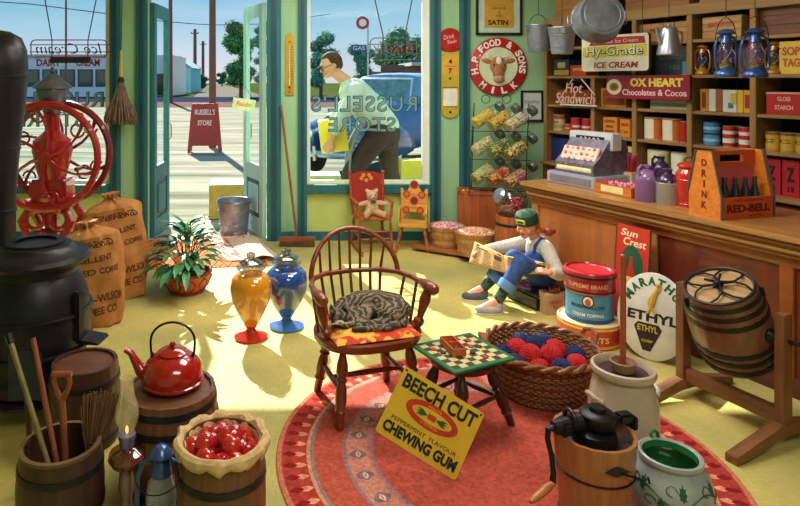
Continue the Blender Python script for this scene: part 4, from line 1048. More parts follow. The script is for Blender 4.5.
show_jar(251, 342, (250, 158, 34), mat((190, 44, 30), .15, coat=1), 'footed glass jar of bright orange water on the floor', .55, .135)
show_jar(286.5, 331, (36, 84, 176), mat((70, 120, 190), .15, coat=1), 'footed glass jar of deep blue water on the floor', .53, .145)

# ---- doorway rugs
def rug2(name, label, pts, m, z, wav=.002, fr=None):
    a, b2, c, d = [fl(*q) for q in pts]
    ctr = (a + b2 + c + d) / 4
    a, b2, c, d = [v - ctr for v in (a, b2, c, d)]
    t = MB().surf(lambda u, v: (*(a.lerp(b2, u).lerp(d.lerp(c, u), v)).xy, z + wav * math.sin(u * 9 + v * 5)), 20, 14, m, th=.005)
    if fr:
        for side in ((a, d), (b2, c)):
            out_ = (side[0] - (b2 if side[0] == a else a)).normalized()
            for k in range(26):
                s0 = side[0].lerp(side[1], (k + .5) / 26); t.tube([(s0.x, s0.y, z), (s0.x + out_.x * .05, s0.y + out_.y * .05, z - .001)], .004, fr, seg=4)
    return tag(t.build(name, loc=(ctr.x, ctr.y, 0)), label, 'rug')
def stripe_mat(cols, sc, ang=0, dist=.6):
    m = bpy.data.materials.new('striped_weave'); m.use_nodes = True; nt = m.node_tree; b = nt.nodes['Principled BSDF']; L = nt.links.new
    b.inputs['Roughness'].default_value = .95
    tc = nt.nodes.new('ShaderNodeTexCoord'); mp = nt.nodes.new('ShaderNodeMapping'); mp.inputs['Rotation'].default_value = (0, 0, math.radians(ang)); wv = nt.nodes.new('ShaderNodeTexWave')
    wv.inputs['Scale'].default_value = sc; wv.inputs['Distortion'].default_value = dist; wv.inputs['Detail'].default_value = 3; wv.inputs['Detail Scale'].default_value = 3
    r = nt.nodes.new('ShaderNodeValToRGB'); e = r.color_ramp.elements; e[0].position = 0; e[0].color = lin(cols[0]); e[1].position = 1; e[1].color = lin(cols[-1])
    for i, c in enumerate(cols[1:-1]): q = e.new((i + 1) / (len(cols) - 1)); q.color = lin(c)
    L(tc.outputs['Object'], mp.inputs[0]); L(mp.outputs[0], wv.inputs['Vector']); L(wv.outputs['Fac'], r.inputs['Fac']); L(r.outputs['Color'], b.inputs['Base Color']); return m
OR = stripe_mat([(150, 52, 30), (214, 104, 40), (226, 150, 66), (200, 82, 40)], 4.5, 12, 1.2)
rug2('runner_rug', 'orange and brown striped fringed runner under the potted plant', [(131, 241), (252, 238), (268, 266), (146, 270)], OR, .008, fr=mat((240, 225, 200), .9))
PK = mat((240, 214, 196), .9, rgb2=(206, 96, 84), sharp=True, scale=(14, 14, 14), detail=3)
rug2('runner_rug', 'pale pink patterned rug with a fringe lying by the door sill', [(205, 237), (243, 236.4), (272, 262), (226, 262)], PK, .017, fr=mat((240, 225, 200), .9))
# folded back corner
a = fl(233, 239.5); 
t = MB(); CR = mat((222, 200, 172), .95, rgb2=(196, 170, 140), scale=(30, 30, 30)); 
c0, c1_, c2_, c3_ = fl(226, 241), fl(256, 240.8), fl(283, 262), fl(246, 265)
ctr = (c0 + c1_ + c2_ + c3_) / 4
def fold(u, v):
    p_ = c0.lerp(c1_, u).lerp(c3_.lerp(c2_, u), v) - ctr; return (p_.x, p_.y, .026 + .05 * math.sin(PI * min(1, u * 1.1)) * (.25 + .75 * v))
tag(t.surf(fold, 16, 12, CR, th=.006).build('folded_rug', loc=(ctr.x, ctr.y, 0)), 'cream underside of a rug corner folded over beside the blue jar', 'rug')

# ---- galvanized bucket in the doorway
def bucket(name, label, loc, r0, r1, h, rot=0, handle_down=True, group=None, mtl=GALV):
    t = thing(name, label, 'bucket', loc, rot, group)
    MB().lathe([(0, .006), (r0 * .97, .006), (r0, 0), (r0 * 1.01, .004), (r0 + (r1 - r0) * .5, h * .5), (r0 + (r1 - r0) * .52, h * .53), (r1, h - .01), (r1 + .006, h - .004), (r1 + .004, h + .004), (r1 - .004, h), (r0 * .97, .012), (0, .012)], mtl, seg=36).build('bucket_body', t)
    mb = MB()
    for z in (.08, .3, .7): mb.ring(r0 + (r1 - r0) * z + .001, .0035, mtl, M=T((0, 0, h * z)), seg=36, tseg=6)
    mb.build('ribs', t)
    hz = h - .03
    if handle_down: pts = [(r1 * math.cos(a), -(r1 + .012) * math.sin(a), hz + (.02) * math.sin(a)) for a in [PI * k / 16 for k in range(17)]]
    else: pts = [(r1 * math.cos(a) * 1.02, 0, hz + r1 * 1.15 * math.sin(a)) for a in [PI * k / 16 for k in range(17)]]
    MB().tube(pts, .0045, STEEL, seg=6).build('handle', t)
    for s_ in (-1, 1): MB().box((s_ * (r1 + .002), 0, hz), (.01, .035, .045), STEEL, bev=.003).build('handle_ear', t)
    return t
bucket('galvanized_bucket', 'grey galvanized bucket standing in the open doorway', (-.71, 6.66, .005), .145, .178, .36, 15)

# ---- push broom
t = thing('push_broom', 'long push broom leaning on the wall between door and right window', 'broom', (-.03, 6.14, 0))
MB().box((0, 0, .075), (.36, .06, .04), wood((150, 74, 46), 'x'), bev=.008).build('broom_head', t)
mb = MB()
for i in range(44):
    for j in range(4): mb.tube([(-.17 + i * .34 / 43, -.02 + j * .0133, .057), (-.17 + i * .34 / 43 + rnd.uniform(-.003, .003), -.024 + j * .016, .003)], .003, mat((120, 84, 54), .9), seg=4)
mb.build('bristles', t)
MB().tube([(0, 0, .08), (-.165, .17, 1.40)], .013, wood((140, 84, 52), 'z'), seg=10).build('handle', t)
# ================================================================ LEFT SIDE
BW = wood((112, 70, 42), 'z', var=.35, f=1.0); BWD = wood((78, 42, 28), 'z', var=.35); HOOP = mat((46, 44, 46), .45, .5, var=.3)
def keg(name, label, cat, loc, rt, rm, h, hoops, mw=BW, lid=True, lidm=None, staves=22, rot=0, thick=.015, inner=None):
    t = thing(name, label, cat, loc, rot)
    pr = []
    for k in range(9):
        f = k / 8; pr.append((rt + (rm - rt) * math.sin(PI * f), h * f))
    prof = [(0, .012), (rt - thick, .012), (rt - thick, 0)] + pr + [(rt - thick, h), (rt - thick, h - .02 if lid else .03)]
    if not lid: prof += [(0, .03)]
    MB().lathe(prof, mw, stave=staves, groove=.984).build('staves', t, ang=20)
    if lid:
        b = MB()
        lm = lidm or wood((150, 100, 60), 'x', var=.25, f=.8)
        b.lathe([(0, h - .03), (rt - thick + .001, h - .03), (rt - thick + .001, h - .012), (0, h - .012)], lm, seg=40)
        b.build('lid', t)
    for f in hoops:
        r = rt + (rm - rt) * math.sin(PI * f); r2 = rt + (rm - rt) * math.sin(PI * (f + .05))
        MB().lathe([(r - .002, h * f - .012), (r + .004, h * f - .012), (r2 + .004, h * f + .012), (r2 - .002, h * f + .012)], HOOP, seg=40).build('hoop', t)
    return t
kX, kY = at(170, 80, 2.56).x, 2.56
keg('keg', 'wooden keg carrying the red kettle', 'keg', (kX, kY, 0), .185, .20, .385, (.1, .72, .9), lidm=wood((116, 76, 48), 'x', var=.3, f=.8))
keg('keg', 'dark wooden keg behind the tool tub, beside the black stove', 'keg', (at(85, 80, 2.85).x, 2.85, 0), .145, .16, .36, (.1, .8), mw=BWD, lidm=wood((100, 62, 40), 'x', var=.3, f=.8))
# kettle
KR = mat((172, 24, 20), .16, var=.1, coat=1.0)
t = thing('kettle', 'shiny red enamel kettle standing on the keg', 'kettle', (kX + .005, kY + .03, .375), 0)
MB().lathe([(0, 0), (.098, 0), (.112, .01), (.124, .035), (.126, .06), (.118, .09), (.094, .118), (.066, .134), (.058, .137), (0, .137)], KR, seg=40).lathe([(.120, .02), (.128, .022), (.129, .03), (.122, .034)], KR, seg=40).build('body', t)
l = MB().lathe([(.0, .136), (.06, .136), (.064, .142), (.045, .154), (.02, .160), (0, .161)], KR, seg=32).build('lid', t)
MB().lathe([(0, .158), (.008, .16), (.014, .172), (.01, .18), (0, .182)], KR, seg=16).build('knob', l)
MB().tube([(-.10, -.0, .045), (-.135, -.0, .065), (-.155, -.0, .1), (-.175, 0, .135), (-.20, 0, .15)], [.032, .026, .018, .014, .012], KR, seg=14).build('spout', t)
MB().tube([(-.085, 0, .115), (-.09, 0, .14), (-.092, 0, .17)] + arc(0, .185, .092, .078, 180, 0, 16) + [(.092, 0, .17), (.09, 0, .14), (.085, 0, .115)], .005, IRON, seg=8).build('handle', t)
for s_ in (-1, 1): MB().box((s_ * .086, 0, .122), (.012, .02, .03), IRON, bev=.003).build('handle_ear', t)

# apple keg
aX, aY = -.268, 2.13
h_ = .42
t = keg('apple_keg', 'open wooden keg lined with cream cloth and filled with apples', 'keg', (aX, aY, 0), .143, .151, h_, (.15, .75), lid=False)
CLO = mat((196, 156, 104), .9, rgb2=(232, 200, 148), scale=(24, 24, 24), bump=.5)
mb = MB(); n = 72; vs = []; fs = []
prof = [(.116, -.05), (.126, -.01), (.136, .008), (.150, .013), (.162, .004), (.164, -.015), (.158, -.028)]
for k in range(n):
    a = 2 * PI * k / n
    for j, (r, z) in enumerate(prof):
        w = .004 * math.sin(a * 11 + j * .4) + .0025 * math.sin(a * 17 + j * .9) + .001 * math.sin(a * 31); vs.append(((r + w) * math.cos(a), (r + w) * math.sin(a), h_ + z + w * (1 if j < 5 else 2.5)))
q = len(prof)
for k in range(n):
    for j in range(q - 1): fs.append((k * q + j, ((k + 1) % n) * q + j, ((k + 1) % n) * q + j + 1, k * q + j + 1))
mb.add(vs, fs, CLO); o = mb.build('cloth_liner', t); mm = o.modifiers.new('t', 'SOLIDIFY'); mm.thickness = .004
AR = mat((176, 20, 26), .18, rgb2=(206, 44, 36), scale=(20, 20, 6), coat=.8); 
ap = MB().lathe([(0, .010), (.008, .004), (.02, 0), (.032, .008), (.041, .028), (.042, .045), (.034, .064), (.02, .072), (.008, .068), (0, .060)], AR, seg=24).build('apple')
MB().tube([(0, 0, .06), (.002, 0, .072), (.006, 0, .084)], .002, mat((80, 54, 30), .8), seg=5).build('stem', ap)
nm8 = ['right rim', 'back right rim', 'back rim', 'back left rim', 'left rim', 'front left rim', 'front rim', 'front right rim']
aps = [(0, 0, .038, 'apple on the very top of the keg heap')] + [(.090 * math.cos(PI / 4 * k), .090 * math.sin(PI / 4 * k), 0, 'apple lying against the %s of the cloth-lined keg' % nm8[k]) for k in range(8)] + [(.046 * math.cos(PI / 2 * k + .5), .046 * math.sin(PI / 2 * k + .5), .026, 'apple in the inner ring of the heap, towards the %s' % ['right', 'back', 'left', 'front'][k]) for k in range(4)]
for k, (x, y, z, lb) in enumerate(aps):
    o = ap if k == 0 else dup(ap, (0, 0, 0)); o.location = (aX + x, aY + y, h_ - .062 + z); o.rotation_euler = (.5 * math.sin(k * 3), .6 * math.cos(k * 2), k); o.scale = (.86, .86, .86); tag(o, 'red ' + lb, 'apple', 'red apples in the keg')
tag(MB().lathe([(0, h_ - .066), (.125, h_ - .066), (.125, h_ - .18), (0, h_ - .18)], AR).build('apple_pile', loc=(aX, aY, 0)), 'red apples packed below the top layer in the keg', 'apples', kind='stuff')

# oil lamp
t = thing('oil_lamp', 'clear glass oil lamp with a tall chimney, left of the blue lantern', 'lamp', (-.642, 2.3, 0)); t.scale = (.95, .95, .91)
LG = glass((214, 186, 172), .3); 
MB().lathe([(0, 0), (.075, 0), (.078, .01), (.06, .03), (.028, .05), (.024, .12), (.034, .16), (.03, .2), (.026, .235), (0, .235)], mat((118, 84, 78), .15, coat=1, rgb2=(170, 130, 116), scale=(20, 20, 4)), seg=28).build('pedestal', t)
MB().lathe([(.026, .235), (.058, .25), (.072, .275), (.066, .30), (.04, .318), (.024, .322)], LG, seg=32).build('font_bowl', t)
MB().lathe([(0, .24), (.055, .252), (.066, .275), (.055, .285), (0, .285)], mat((150, 96, 84), .2, coat=.6), seg=28).build('lamp_oil', t)
MB().lathe([(.0, .32), (.026, .32), (.03, .33), (.028, .352), (.034, .356), (.034, .372), (0, .372)], mat((130, 120, 170), .3, .6), seg=28).build('burner', t)
MB().lathe([(.03, .37), (.03, .39), (.043, .425), (.047, .455), (.04, .495), (.029, .53), (.026, .575), (.027, .60), (.029, .603), (.025, .603), (.0245, .575), (.0265, .53)], frosted((250, 228, 180), .34), seg=32).build('chimney', t)
MB().ball((0, 0, .388), (.007, .003, .018), mat((255, 214, 120), .5, emit=1.2), seg=10).build('flame', t)

# lanterns
def lantern(name, label, loc, H, col, rot=0, hang=0, group=None, gl=(220, 226, 236), inner=(90, 70, 110), hr=1.0):
    t = thing(name, label, 'lantern', loc, rot, group); k = H / .40
    BL = mat(col, .3, .35, var=.2, coat=.5)
    q = lambda pr: [(r * k, z * k) for r, z in pr]
    MB().lathe(q([(0, 0), (.072, 0), (.078, .008), (.078, .02), (.07, .04), (.05, .062), (.045, .075), (0, .075)]), BL, seg=28).build('fuel_tank', t)
    MB().lathe(q([(0, .075), (.04, .075), (.042, .09), (.03, .1), (.02, .12), (0, .122)]), BRASS, seg=20).build('burner', t)
    MB().lathe(q([(.038, .095), (.052, .13), (.056, .165), (.048, .21), (.036, .245)]), frosted(gl, .36), seg=28).build('globe', t)
    MB().lathe(q([(0, .1), (.02, .1), (.014, .15), (.006, .2), (0, .21)]), mat(inner, .4), seg=12).build('wick_holder', t)
    MB().lathe(q([(.03, .245), (.04, .25), (.036, .265), (.03, .3), (.034 * hr, .305), (.062 * hr, .318), (.058 * hr, .325), (.03 * hr, .345), (.016, .35), (0, .352)]), BL, seg=28).build('hood', t)
    for s_ in (-1, 1):
        MB().tube([(s_ * x * k, 0, z * k) for x, z in ((.06, .05), (.08, .07), (.088, .13), (.086, .23), (.07, .28), (.035, .3))], .009 * k, BL, seg=8).build('side_tube', t)
    mb = MB()
    for a in range(4): mb.tube([(.058 * k * math.cos(PI * a / 2 + .4), .058 * k * math.sin(PI * a / 2 + .4), .1 * k), (.062 * k * math.cos(PI * a / 2 + 1.2), .062 * k * math.sin(PI * a / 2 + 1.2), .165 * k), (.045 * k * math.cos(PI * a / 2 + 2), .045 * k * math.sin(PI * a / 2 + 2), .235 * k)], .0022, STEEL, seg=5)
    mb.build('guard_wire', t)
    if hang:
        MB().tube([(.085 * k * math.cos(a), 0, .27 * k + .16 * k * math.sin(a)) for a in [PI * i / 14 for i in range(15)]], .0025, IRON, seg=6).build('bail_handle', t)
        MB().tube([(0, 0, .43 * k), (0, 0, hang)], .0025, IRON, seg=5).build('hanging_wire', t)
    else:
        MB().tube([(.085 * k * math.cos(a), -.02 - .09 * k * math.sin(a), .27 * k - .03 * k * math.sin(a)) for a in [PI * i / 14 for i in range(15)]], .0025, IRON, seg=6).build('bail_handle', t)
    return t
lantern('lantern', 'dark blue barn lantern on the floor between the oil lamp and the apple keg', (-.496, 2.215, 0), .395, (64, 90, 148), hr=.72)

# tool tub
tx, ty = at(61, 80, 2.3).x, 2.3
t = keg('tool_tub', 'dark wooden tub holding tools and a hand broom', 'tub', (tx, ty, 0), .140, .156, .30, (.3, .78), mw=wood((72, 44, 34), 'z'), lid=False)
MB().lathe([(.128, .295), (.143, .295), (.145, .308), (.128, .308)], mat((120, 92, 56), .6), seg=40).build('rim', t)
def tool(name, label, px0, py0, px1, py1, Yt, Yb, r, m, parts=None):
    a = at(px0, py0, Yt); b_ = at(px1, py1, Yb)
    t = thing(name, label, 'tool', b_); d = a - b_
    MB().tube([(0, 0, 0), d], r, m, seg=10).build('handle', t); return t, d
OWD = wood((150, 78, 44), 'z')
t, d = tool('shovel', 'long handled tool with a pale yellowish shaft leaning left in the tub', 10, 340, 50, 470, 2.42, 2.27, .010, wood((130, 112, 60), 'z'))
MB().tube([d * .97, d * 1.05], .014, IRON, seg=10).build('socket', t)
t, d = tool('hoe', 'tool with a plain reddish wooden shaft in the middle of the tub', 33, 338, 58, 470, 2.44, 2.31, .010, OWD)
t, d = tool('garden_fork', 'tool with a reddish wooden D-shaped grip standing in the tub', 62, 398, 66, 470, 2.34, 2.30, .012, OWD)
MB().tube([tuple(d + Vector(v)) for v in ((0, 0, -.01), (-.022, 0, .03), (-.03, 0, .062), (-.024, 0, .088))], [.012, .010, .010, .010], OWD, seg=8).tube([tuple(d + Vector(v)) for v in ((0, 0, -.01), (.022, 0, .03), (.03, 0, .062), (.024, 0, .088))], [.012, .010, .010, .010], OWD, seg=8).tube([tuple(d + Vector(v)) for v in ((-.036, 0, .09), (.036, 0, .09))], .012, OWD, seg=10).build('grip', t)
# shovel blade, upright behind
p = at(27, 395, 2.47)
t = thing('coal_shovel', 'dark flat shovel blade standing up behind the tub', 'tool', (p.x, 2.47, 0))
MB().surf(lambda u, v: ((u - .5) * .135, .018 * (2 * u - 1) ** 2 * -1, .38 + .19 * v + .0 * u), 10, 8, mat((84, 88, 104), .35, .5), th=.003).build('blade', t)
MB().tube([(0, .0, .40), (0.01, 0, .2), (.02, 0, 0)], .011, BWD, seg=8).build('handle', t)
# whisk broom
a, b_ = at(93, 446, 2.36), at(99, 392, 2.40)
t = thing('hand_broom', 'straw hand broom standing upside down at the right side of the tub', 'broom', (a.x, 2.36, a.z - .07))
d = (b_ - a)
STR = mat((150, 108, 70), .9, rgb2=(104, 70, 46), scale=(60, 60, 8))
MB().tube([(0.01, 0, -.1), (0, 0, .06)], .012, BWD, seg=8).build('handle', t)
mb = MB(); rnd = random.Random(5)
for k in range(150):
    u = rnd.uniform(-1, 1); v_ = rnd.uniform(-1, 1)
    mb.tube([(u * .022, v_ * .014, .06), (u * .045 + .01, v_ * .02, .14), (u * .07 + .03, v_ * .024, .265 + rnd.uniform(-.02, .02) - abs(u) * .02)], .0022, STR, seg=4)
mb.build('straw', t)
mb = MB()
for z in (.062, .075, .09): mb.ring(.026, .003, mat((96, 70, 60), .7), M=T((.002, 0, z)), sy=.7, seg=20)
mb.build('binding', t)

# ---- stove
SI = mat((20, 19, 25), .4, .2, var=.5, scale=(10, 10, 10), bump=.3, rgb2=(42, 36, 48))
sX, sY = at(36, 80, 3.12).x, 3.12
t = thing('stove', 'big black cast iron potbelly stove at the left edge', 'stove', (sX, sY, 0))
MB().lathe([(0, .13), (.2, .13), (.23, .15), (.235, .2), (.22, .22), (.235, .26), (.262, .36), (.268, .46), (.25, .58), (.22, .66), (.2, .69), (.205, .71), (.2, .735), (0, .735)], SI, seg=40).build('fire_pot', t)
MB().lathe([(0, .735), (.2, .735), (.25, .745), (.262, .765), (.25, .785), (.2, .80), (.175, .815), (.17, .825), (.15, .832), (.06, .83), (0, .828)], SI, seg=44).build('lid', t)
MB().lathe([(.1, .832), (.14, .834), (.14, .842), (.1, .842)], SI, seg=40).build('lid_ring', t)
MB().lathe([(0, .1), (.23, .1), (.26, .11), (.26, .125), (.23, .135), (0, .135)], SI, seg=40).build('base_plate', t)
for a in (30, 150, 210, 330):
    c, s_ = math.cos(math.radians(a)), math.sin(math.radians(a))
    MB().tube([(c * .2, s_ * .2, .11), (c * .27, s_ * .27, .07), (c * .27, s_ * .27, .03), (c * .285, s_ * .285, .008)], [.03, .028, .02, .018], SI, seg=8).build('leg', t)
for z in (.33, .5): MB().lathe([(.262, z), (.274, z + .004), (.274, z + .014), (.262, z + .018)], SI, seg=40).build('band', t)
dd = MB().box((0, 0, 0), (.13, .03, .16), SI, M=RZ(-38) @ T((0, -.262, .41)), bev=.006); dd.box((0, -.018, 0), (.09, .01, .11), SI, M=RZ(-38) @ T((0, -.262, .41)), bev=.004)
dd = dd.build('fire_door', t); MB().tube([(-.05, -.02, 0), (-.05, -.045, 0), (-.05, -.045, -.04)], .006, STEEL, M=RZ(-38) @ T((0, -.262, .41))).build('door_handle', dd)
dd = MB().box((0, 0, 0), (.05, .05, .24), SI, M=RZ(68) @ T((0, -.262, .5)), bev=.01); dd.build('hinge_column', t)
MB().prism([(-.02, 0), (.16, 0), (.15, .012), (.03, .025), (-.02, .05)], .12, SI, M=RZ(-8) @ T((.2, 0, .36))).build('side_shelf', t)
# tall round-topped heater drum
t = thing('stove_drum', 'tall black round-topped metal drum rising behind the stove', 'stove drum', (at(-3, 80, 3.52).x, 3.52, 0))
MB().lathe([(0, 0), (.09, 0), (.095, .3), (.1, 1.0), (.125, 1.3), (.155, 1.55), (.165, 1.72), (.158, 1.82), (.13, 1.89), (.07, 1.925), (0, 1.935)], SI, seg=40).build('drum', t)
for z, r in ((.9, .101), (1.25, .122), (1.66, .165)): MB().lathe([(r - .004, z), (r + .004, z + .004), (r + .004, z + .018), (r - .002, z + .022)], SI, seg=40).build('seam', t)

# ---- coffee grinder
GR = mat((168, 22, 30), .28, var=.14, coat=.8); gY = 5.1
gx = at(45, 80, 4.95).x
t = thing('coffee_grinder', 'large red cast iron coffee grinder with two flywheels by the left window', 'coffee grinder', (gx, gY, 0))
wz = EYE - (157 - 80) / FOC * (gY - .15)
mb = MB(); mb.lathe([(0, wz - .36), (.16, wz - .36), (.17, wz - .33), (.12, wz - .3), (.09, wz - .24), (.13, wz - .1), (.16, wz + .04), (.15, wz + .12), (.09, wz + .17), (.06, wz + .2), (.055, wz + .32), (.09, wz + .34), (0, wz + .34)], GR, seg=32); mb.build('mill_body', t)
mb = MB(); mb.box((0, 0, wz - .27), (.3, .24, .16), GR, bev=.02); mb.build('drawer_housing', t)
mb = MB(); zb = wz - .36
mb.box((0, 0, zb - .02), (.42, .3, .04), GR, bev=.012); mb.box((0, 0, .02), (.56, .42, .04), GR, bev=.012)
for s_ in (-1, 1):
    for sy in (-1, 1):
        mb.tube([(s_ * .13, sy * .09, zb - .03), (s_ * .2, sy * .12, zb - .16), (s_ * .14, sy * .14, zb - .3), (s_ * .2, sy * .16, zb * .28), (s_ * .25, sy * .18, .03)], [.03, .035, .025, .03, .035], GR, seg=8)
    mb.ring(.07, .016, GR, M=T((s_ * .09, -.12, zb - .15)) @ RX(90), seg=22); mb.ring(.05, .014, GR, M=T((s_ * .07, -.13, zb - .32)) @ RX(90), seg=20)
mb.box((0, 0, zb * .5), (.1, .1, zb * .95), GR, bev=.015); mb.box((0, 0, zb - .25), (.3, .12, .03), GR, bev=.01)
mb.build('pedestal', t)
MB().tube([(0, -.19, wz), (0, .22, wz)], .02, GR, seg=12).build('axle', t)
def wheel(y, R, m, dz=0):
    mb = MB(); Mx = T((0, y, wz + dz)) @ RX(90)
    mb.tube([(R * math.cos(2 * PI * k / 56), R * math.sin(2 * PI * k / 56), 0) for k in range(56)], .03, m, seg=8, closed=True, M=Mx)
    mb.lathe([(R - .02, -.02), (R + .02, -.02), (R + .02, .02), (R - .02, .02), (R - .02, -.02)], m, M=Mx, seg=56)
    mb.lathe([(0, -.035), (.045, -.035), (.05, 0), (.045, .035), (0, .04)], m, M=Mx, seg=20)
    for k in range(6):
        a = 2 * PI * k / 6 + .3
        pts = [(R * f * math.cos(a + .55 * max(0, f - .1) ** 1.5), R * f * math.sin(a + .55 * max(0, f - .1) ** 1.5), 0) for f in (.08, .3, .5, .7, .85, .97)]
        mb.tube(pts, [.018, .014, .012, .012, .014, .02], m, seg=8, M=Mx)
        a2 = a + .38; rr = .13 * R
        mb.tube([(R * .80 * math.cos(a2) + rr * math.cos(q), R * .80 * math.sin(a2) + rr * math.sin(q), 0) for q in [a2 + 1 + i * .55 for i in range(9)]], .009, m, seg=6, M=Mx)
    return mb
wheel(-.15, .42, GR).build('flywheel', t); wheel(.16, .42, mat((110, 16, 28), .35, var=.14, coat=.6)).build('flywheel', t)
MB().tube([(.3, -.17, wz - .08), (.3, -.29, wz - .08)], [.014, .018], wood((110, 60, 36), 'y'), seg=10).build('crank_grip', t)
HOP = mat((118, 120, 140), .32, .7, var=.25, scale=(20, 20, 4))
MB().lathe([(0, wz + .33), (.06, wz + .34), (.07, wz + .38), (.11, wz + .45), (.13, wz + .52), (.125, wz + .545), (0, wz + .545)], HOP, seg=32).build('hopper', t)
lid = MB().lathe([(.0, wz + .545), (.15, wz + .545), (.155, wz + .56), (.13, wz + .585), (.09, wz + .61), (.05, wz + .655), (.02, wz + .67), (0, wz + .67)], HOP, seg=32).build('hopper_lid', t)
MB().lathe([(0, wz + .665), (.015, wz + .67), (.026, wz + .69), (.015, wz + .71), (.005, wz + .725), (0, wz + .73)], HOP, seg=16).build('finial', lid)

# ---- coffee sacks
BUR = mat((166, 104, 52), .95, rgb2=(204, 142, 78), scale=(9, 9, 9), bump=.35, detail=8)
SINK = mat((84, 48, 28), .9)
def sack(label, loc, w, d, h, lean, rot, lines, seed):
    t = thing('coffee_sack', label, 'sack', loc, (0, math.radians(lean), math.radians(rot)), 'burlap coffee sacks')
    rnd = random.Random(seed)
    def P_(a, f, off=0.0):
        if f < .86:
            f = max(f, 0.0); k = max(0.0, math.sin(PI * min(1, (f * .9 + .1)) * .5)) ** .25 * (1 - .18 * f ** 3); rw, rd = w * k, d * k * (1 - .25 * f)
        else:
            g = min(1.0, (f - .86) / .14); tb = [(0, .86, .74), (.2, .72, .62), (.4, .45, .42), (.55, .20, .22), (.65, .15, .17), (.8, .22, .26), (1.01, .30, .34)]
            for (g0, a0_, b0_), (g1, a1_, b1_) in zip(tb, tb[1:]):
                if g0 <= g <= g1: q_k = (g - g0) / (g1 - g0); rw = w * (a0_ + (a1_ - a0_) * q_k); rd = d * (b0_ + (b1_ - b0_) * q_k)
        ca, sa = math.cos(a), math.sin(a); e = .78 if f < .8 else 1
        wr = .007 * math.sin(a * 5 + f * 9 + seed) + .005 * math.sin(a * 9 - f * 15) + (.006 * math.sin(a * 14) if f > .75 else 0)
        x = (rw + wr + off) * math.copysign(abs(ca) ** e, ca); y = (rd + wr + off) * math.copysign(abs(sa) ** e, sa)
        if f < .06: x *= 1.02; y *= 1.02
        return Vector((x, y, h * f))
    mb = MB(); NF, NA = 44, 48; vs = []; fs = []
    for i in range(NF + 1):
        for k in range(NA): vs.append(P_(2 * PI * k / NA, i / NF))
    for i in range(NF):
        for k in range(NA): fs.append((i * NA + k, i * NA + (k + 1) % NA, (i + 1) * NA + (k + 1) % NA, (i + 1) * NA + k))
    fs.append(tuple(range(NA))[::-1]); fs.append(tuple(NF * NA + k for k in range(NA)))
    mb.add(vs, fs, BUR).build('burlap', t)
    MB().ring(w * .165, .008, mat((120, 84, 50), .9), M=T((0, 0, h * .948)), sy=d * 1.1 / w, seg=24).build('tie', t)
    # printed lettering wrapped round the front
    tm = MB()
    for s_, f, hh, wd in lines:
        q = MB(); q.text(s_, wd, hh, SINK, Matrix.Identity(4), ex=0, bold=.015)
        n0 = len(q.v); sc = {}
        out = []
        for v in q.v[:n0]:
            a = -PI / 2 + v.x / (w * .98); 
            p = P_(a, f + v.y / h, .0045); out.append(p)
        tm.add(out, [f_ for f_ in q.f], SINK)
    tm.build('printing', t, doubles=False)
    return t
ln = lambda k: [('STEINBREWED', .80, .045, .34 * k), ('EXCELLENT', .665, .04, .27 * k), ('ROASTED COFFEE', .545, .04, .40 * k), ('GLOVER-WILSON', .29, .055, .40 * k), ('COFFEE CO.', .17, .05, .32 * k)]
p = Vector((at(101, 80, 4.22).x, 4.22, 0))
sack('front burlap coffee sack, half hidden by the black stove', p, .215, .15, .70, -7, 14, ln(1), 2)
p = Vector((at(125, 80, 4.74).x, 4.74, 0))
sack('rear burlap coffee sack leaning towards the left window', p, .235, .15, .80, -8, 20, ln(1.08), 5)

# ---- feather duster hanging by the left window
t = thing('feather_duster', 'brown feather duster hanging on a cord between window and doorway', 'duster', (at(121, 80, 6.2).x, 6.2, 1.18))
Z0 = EYE - (127 - 80) / FOC * 6.2 - 1.18
mb = MB(); rnd = random.Random(9); FE = mat((88, 70, 62), .95, rgb2=(138, 116, 98), scale=(50, 50, 10))
for k in range(170):
    a = rnd.uniform(0, 2 * PI); r = rnd.uniform(.2, 1) ** .5
    mb.tube([(.02 * math.cos(a), .02 * math.sin(a), Z0 + .46), (.07 * r * math.cos(a), .06 * r * math.sin(a), Z0 + .3), (.165 * r * math.cos(a), .1 * r * math.sin(a), Z0 + .10 + rnd.uniform(-.05, .04)), (.165 * r * math.cos(a) * 1.05, .1 * r * math.sin(a), Z0 + .03 + rnd.uniform(-.02, .05))], [.006, .011, .010, .003], FE, seg=5)
mb.build('feathers', t)
MB().lathe([(0, Z0 + .43), (.03, Z0 + .44), (.036, Z0 + .47), (.02, Z0 + .5), (0, Z0 + .5)], mat((50, 40, 40), .6), seg=16).build('collar', t)
MB().lathe([(0, Z0 + .48), (.016, Z0 + .49), (.02, Z0 + .56), (.013, Z0 + .66), (.012, Z0 + .76), (0, Z0 + .77)], mat((196, 176, 78), .4, coat=.5), seg=14).build('handle', t)
MB().tube([(0, 0, Z0 + .76), (.004, 0, Z0 + 1.0), (.02, .02, 3.05 - 1.18)], .005, mat((60, 50, 40), .9), seg=5).build('cord', t)

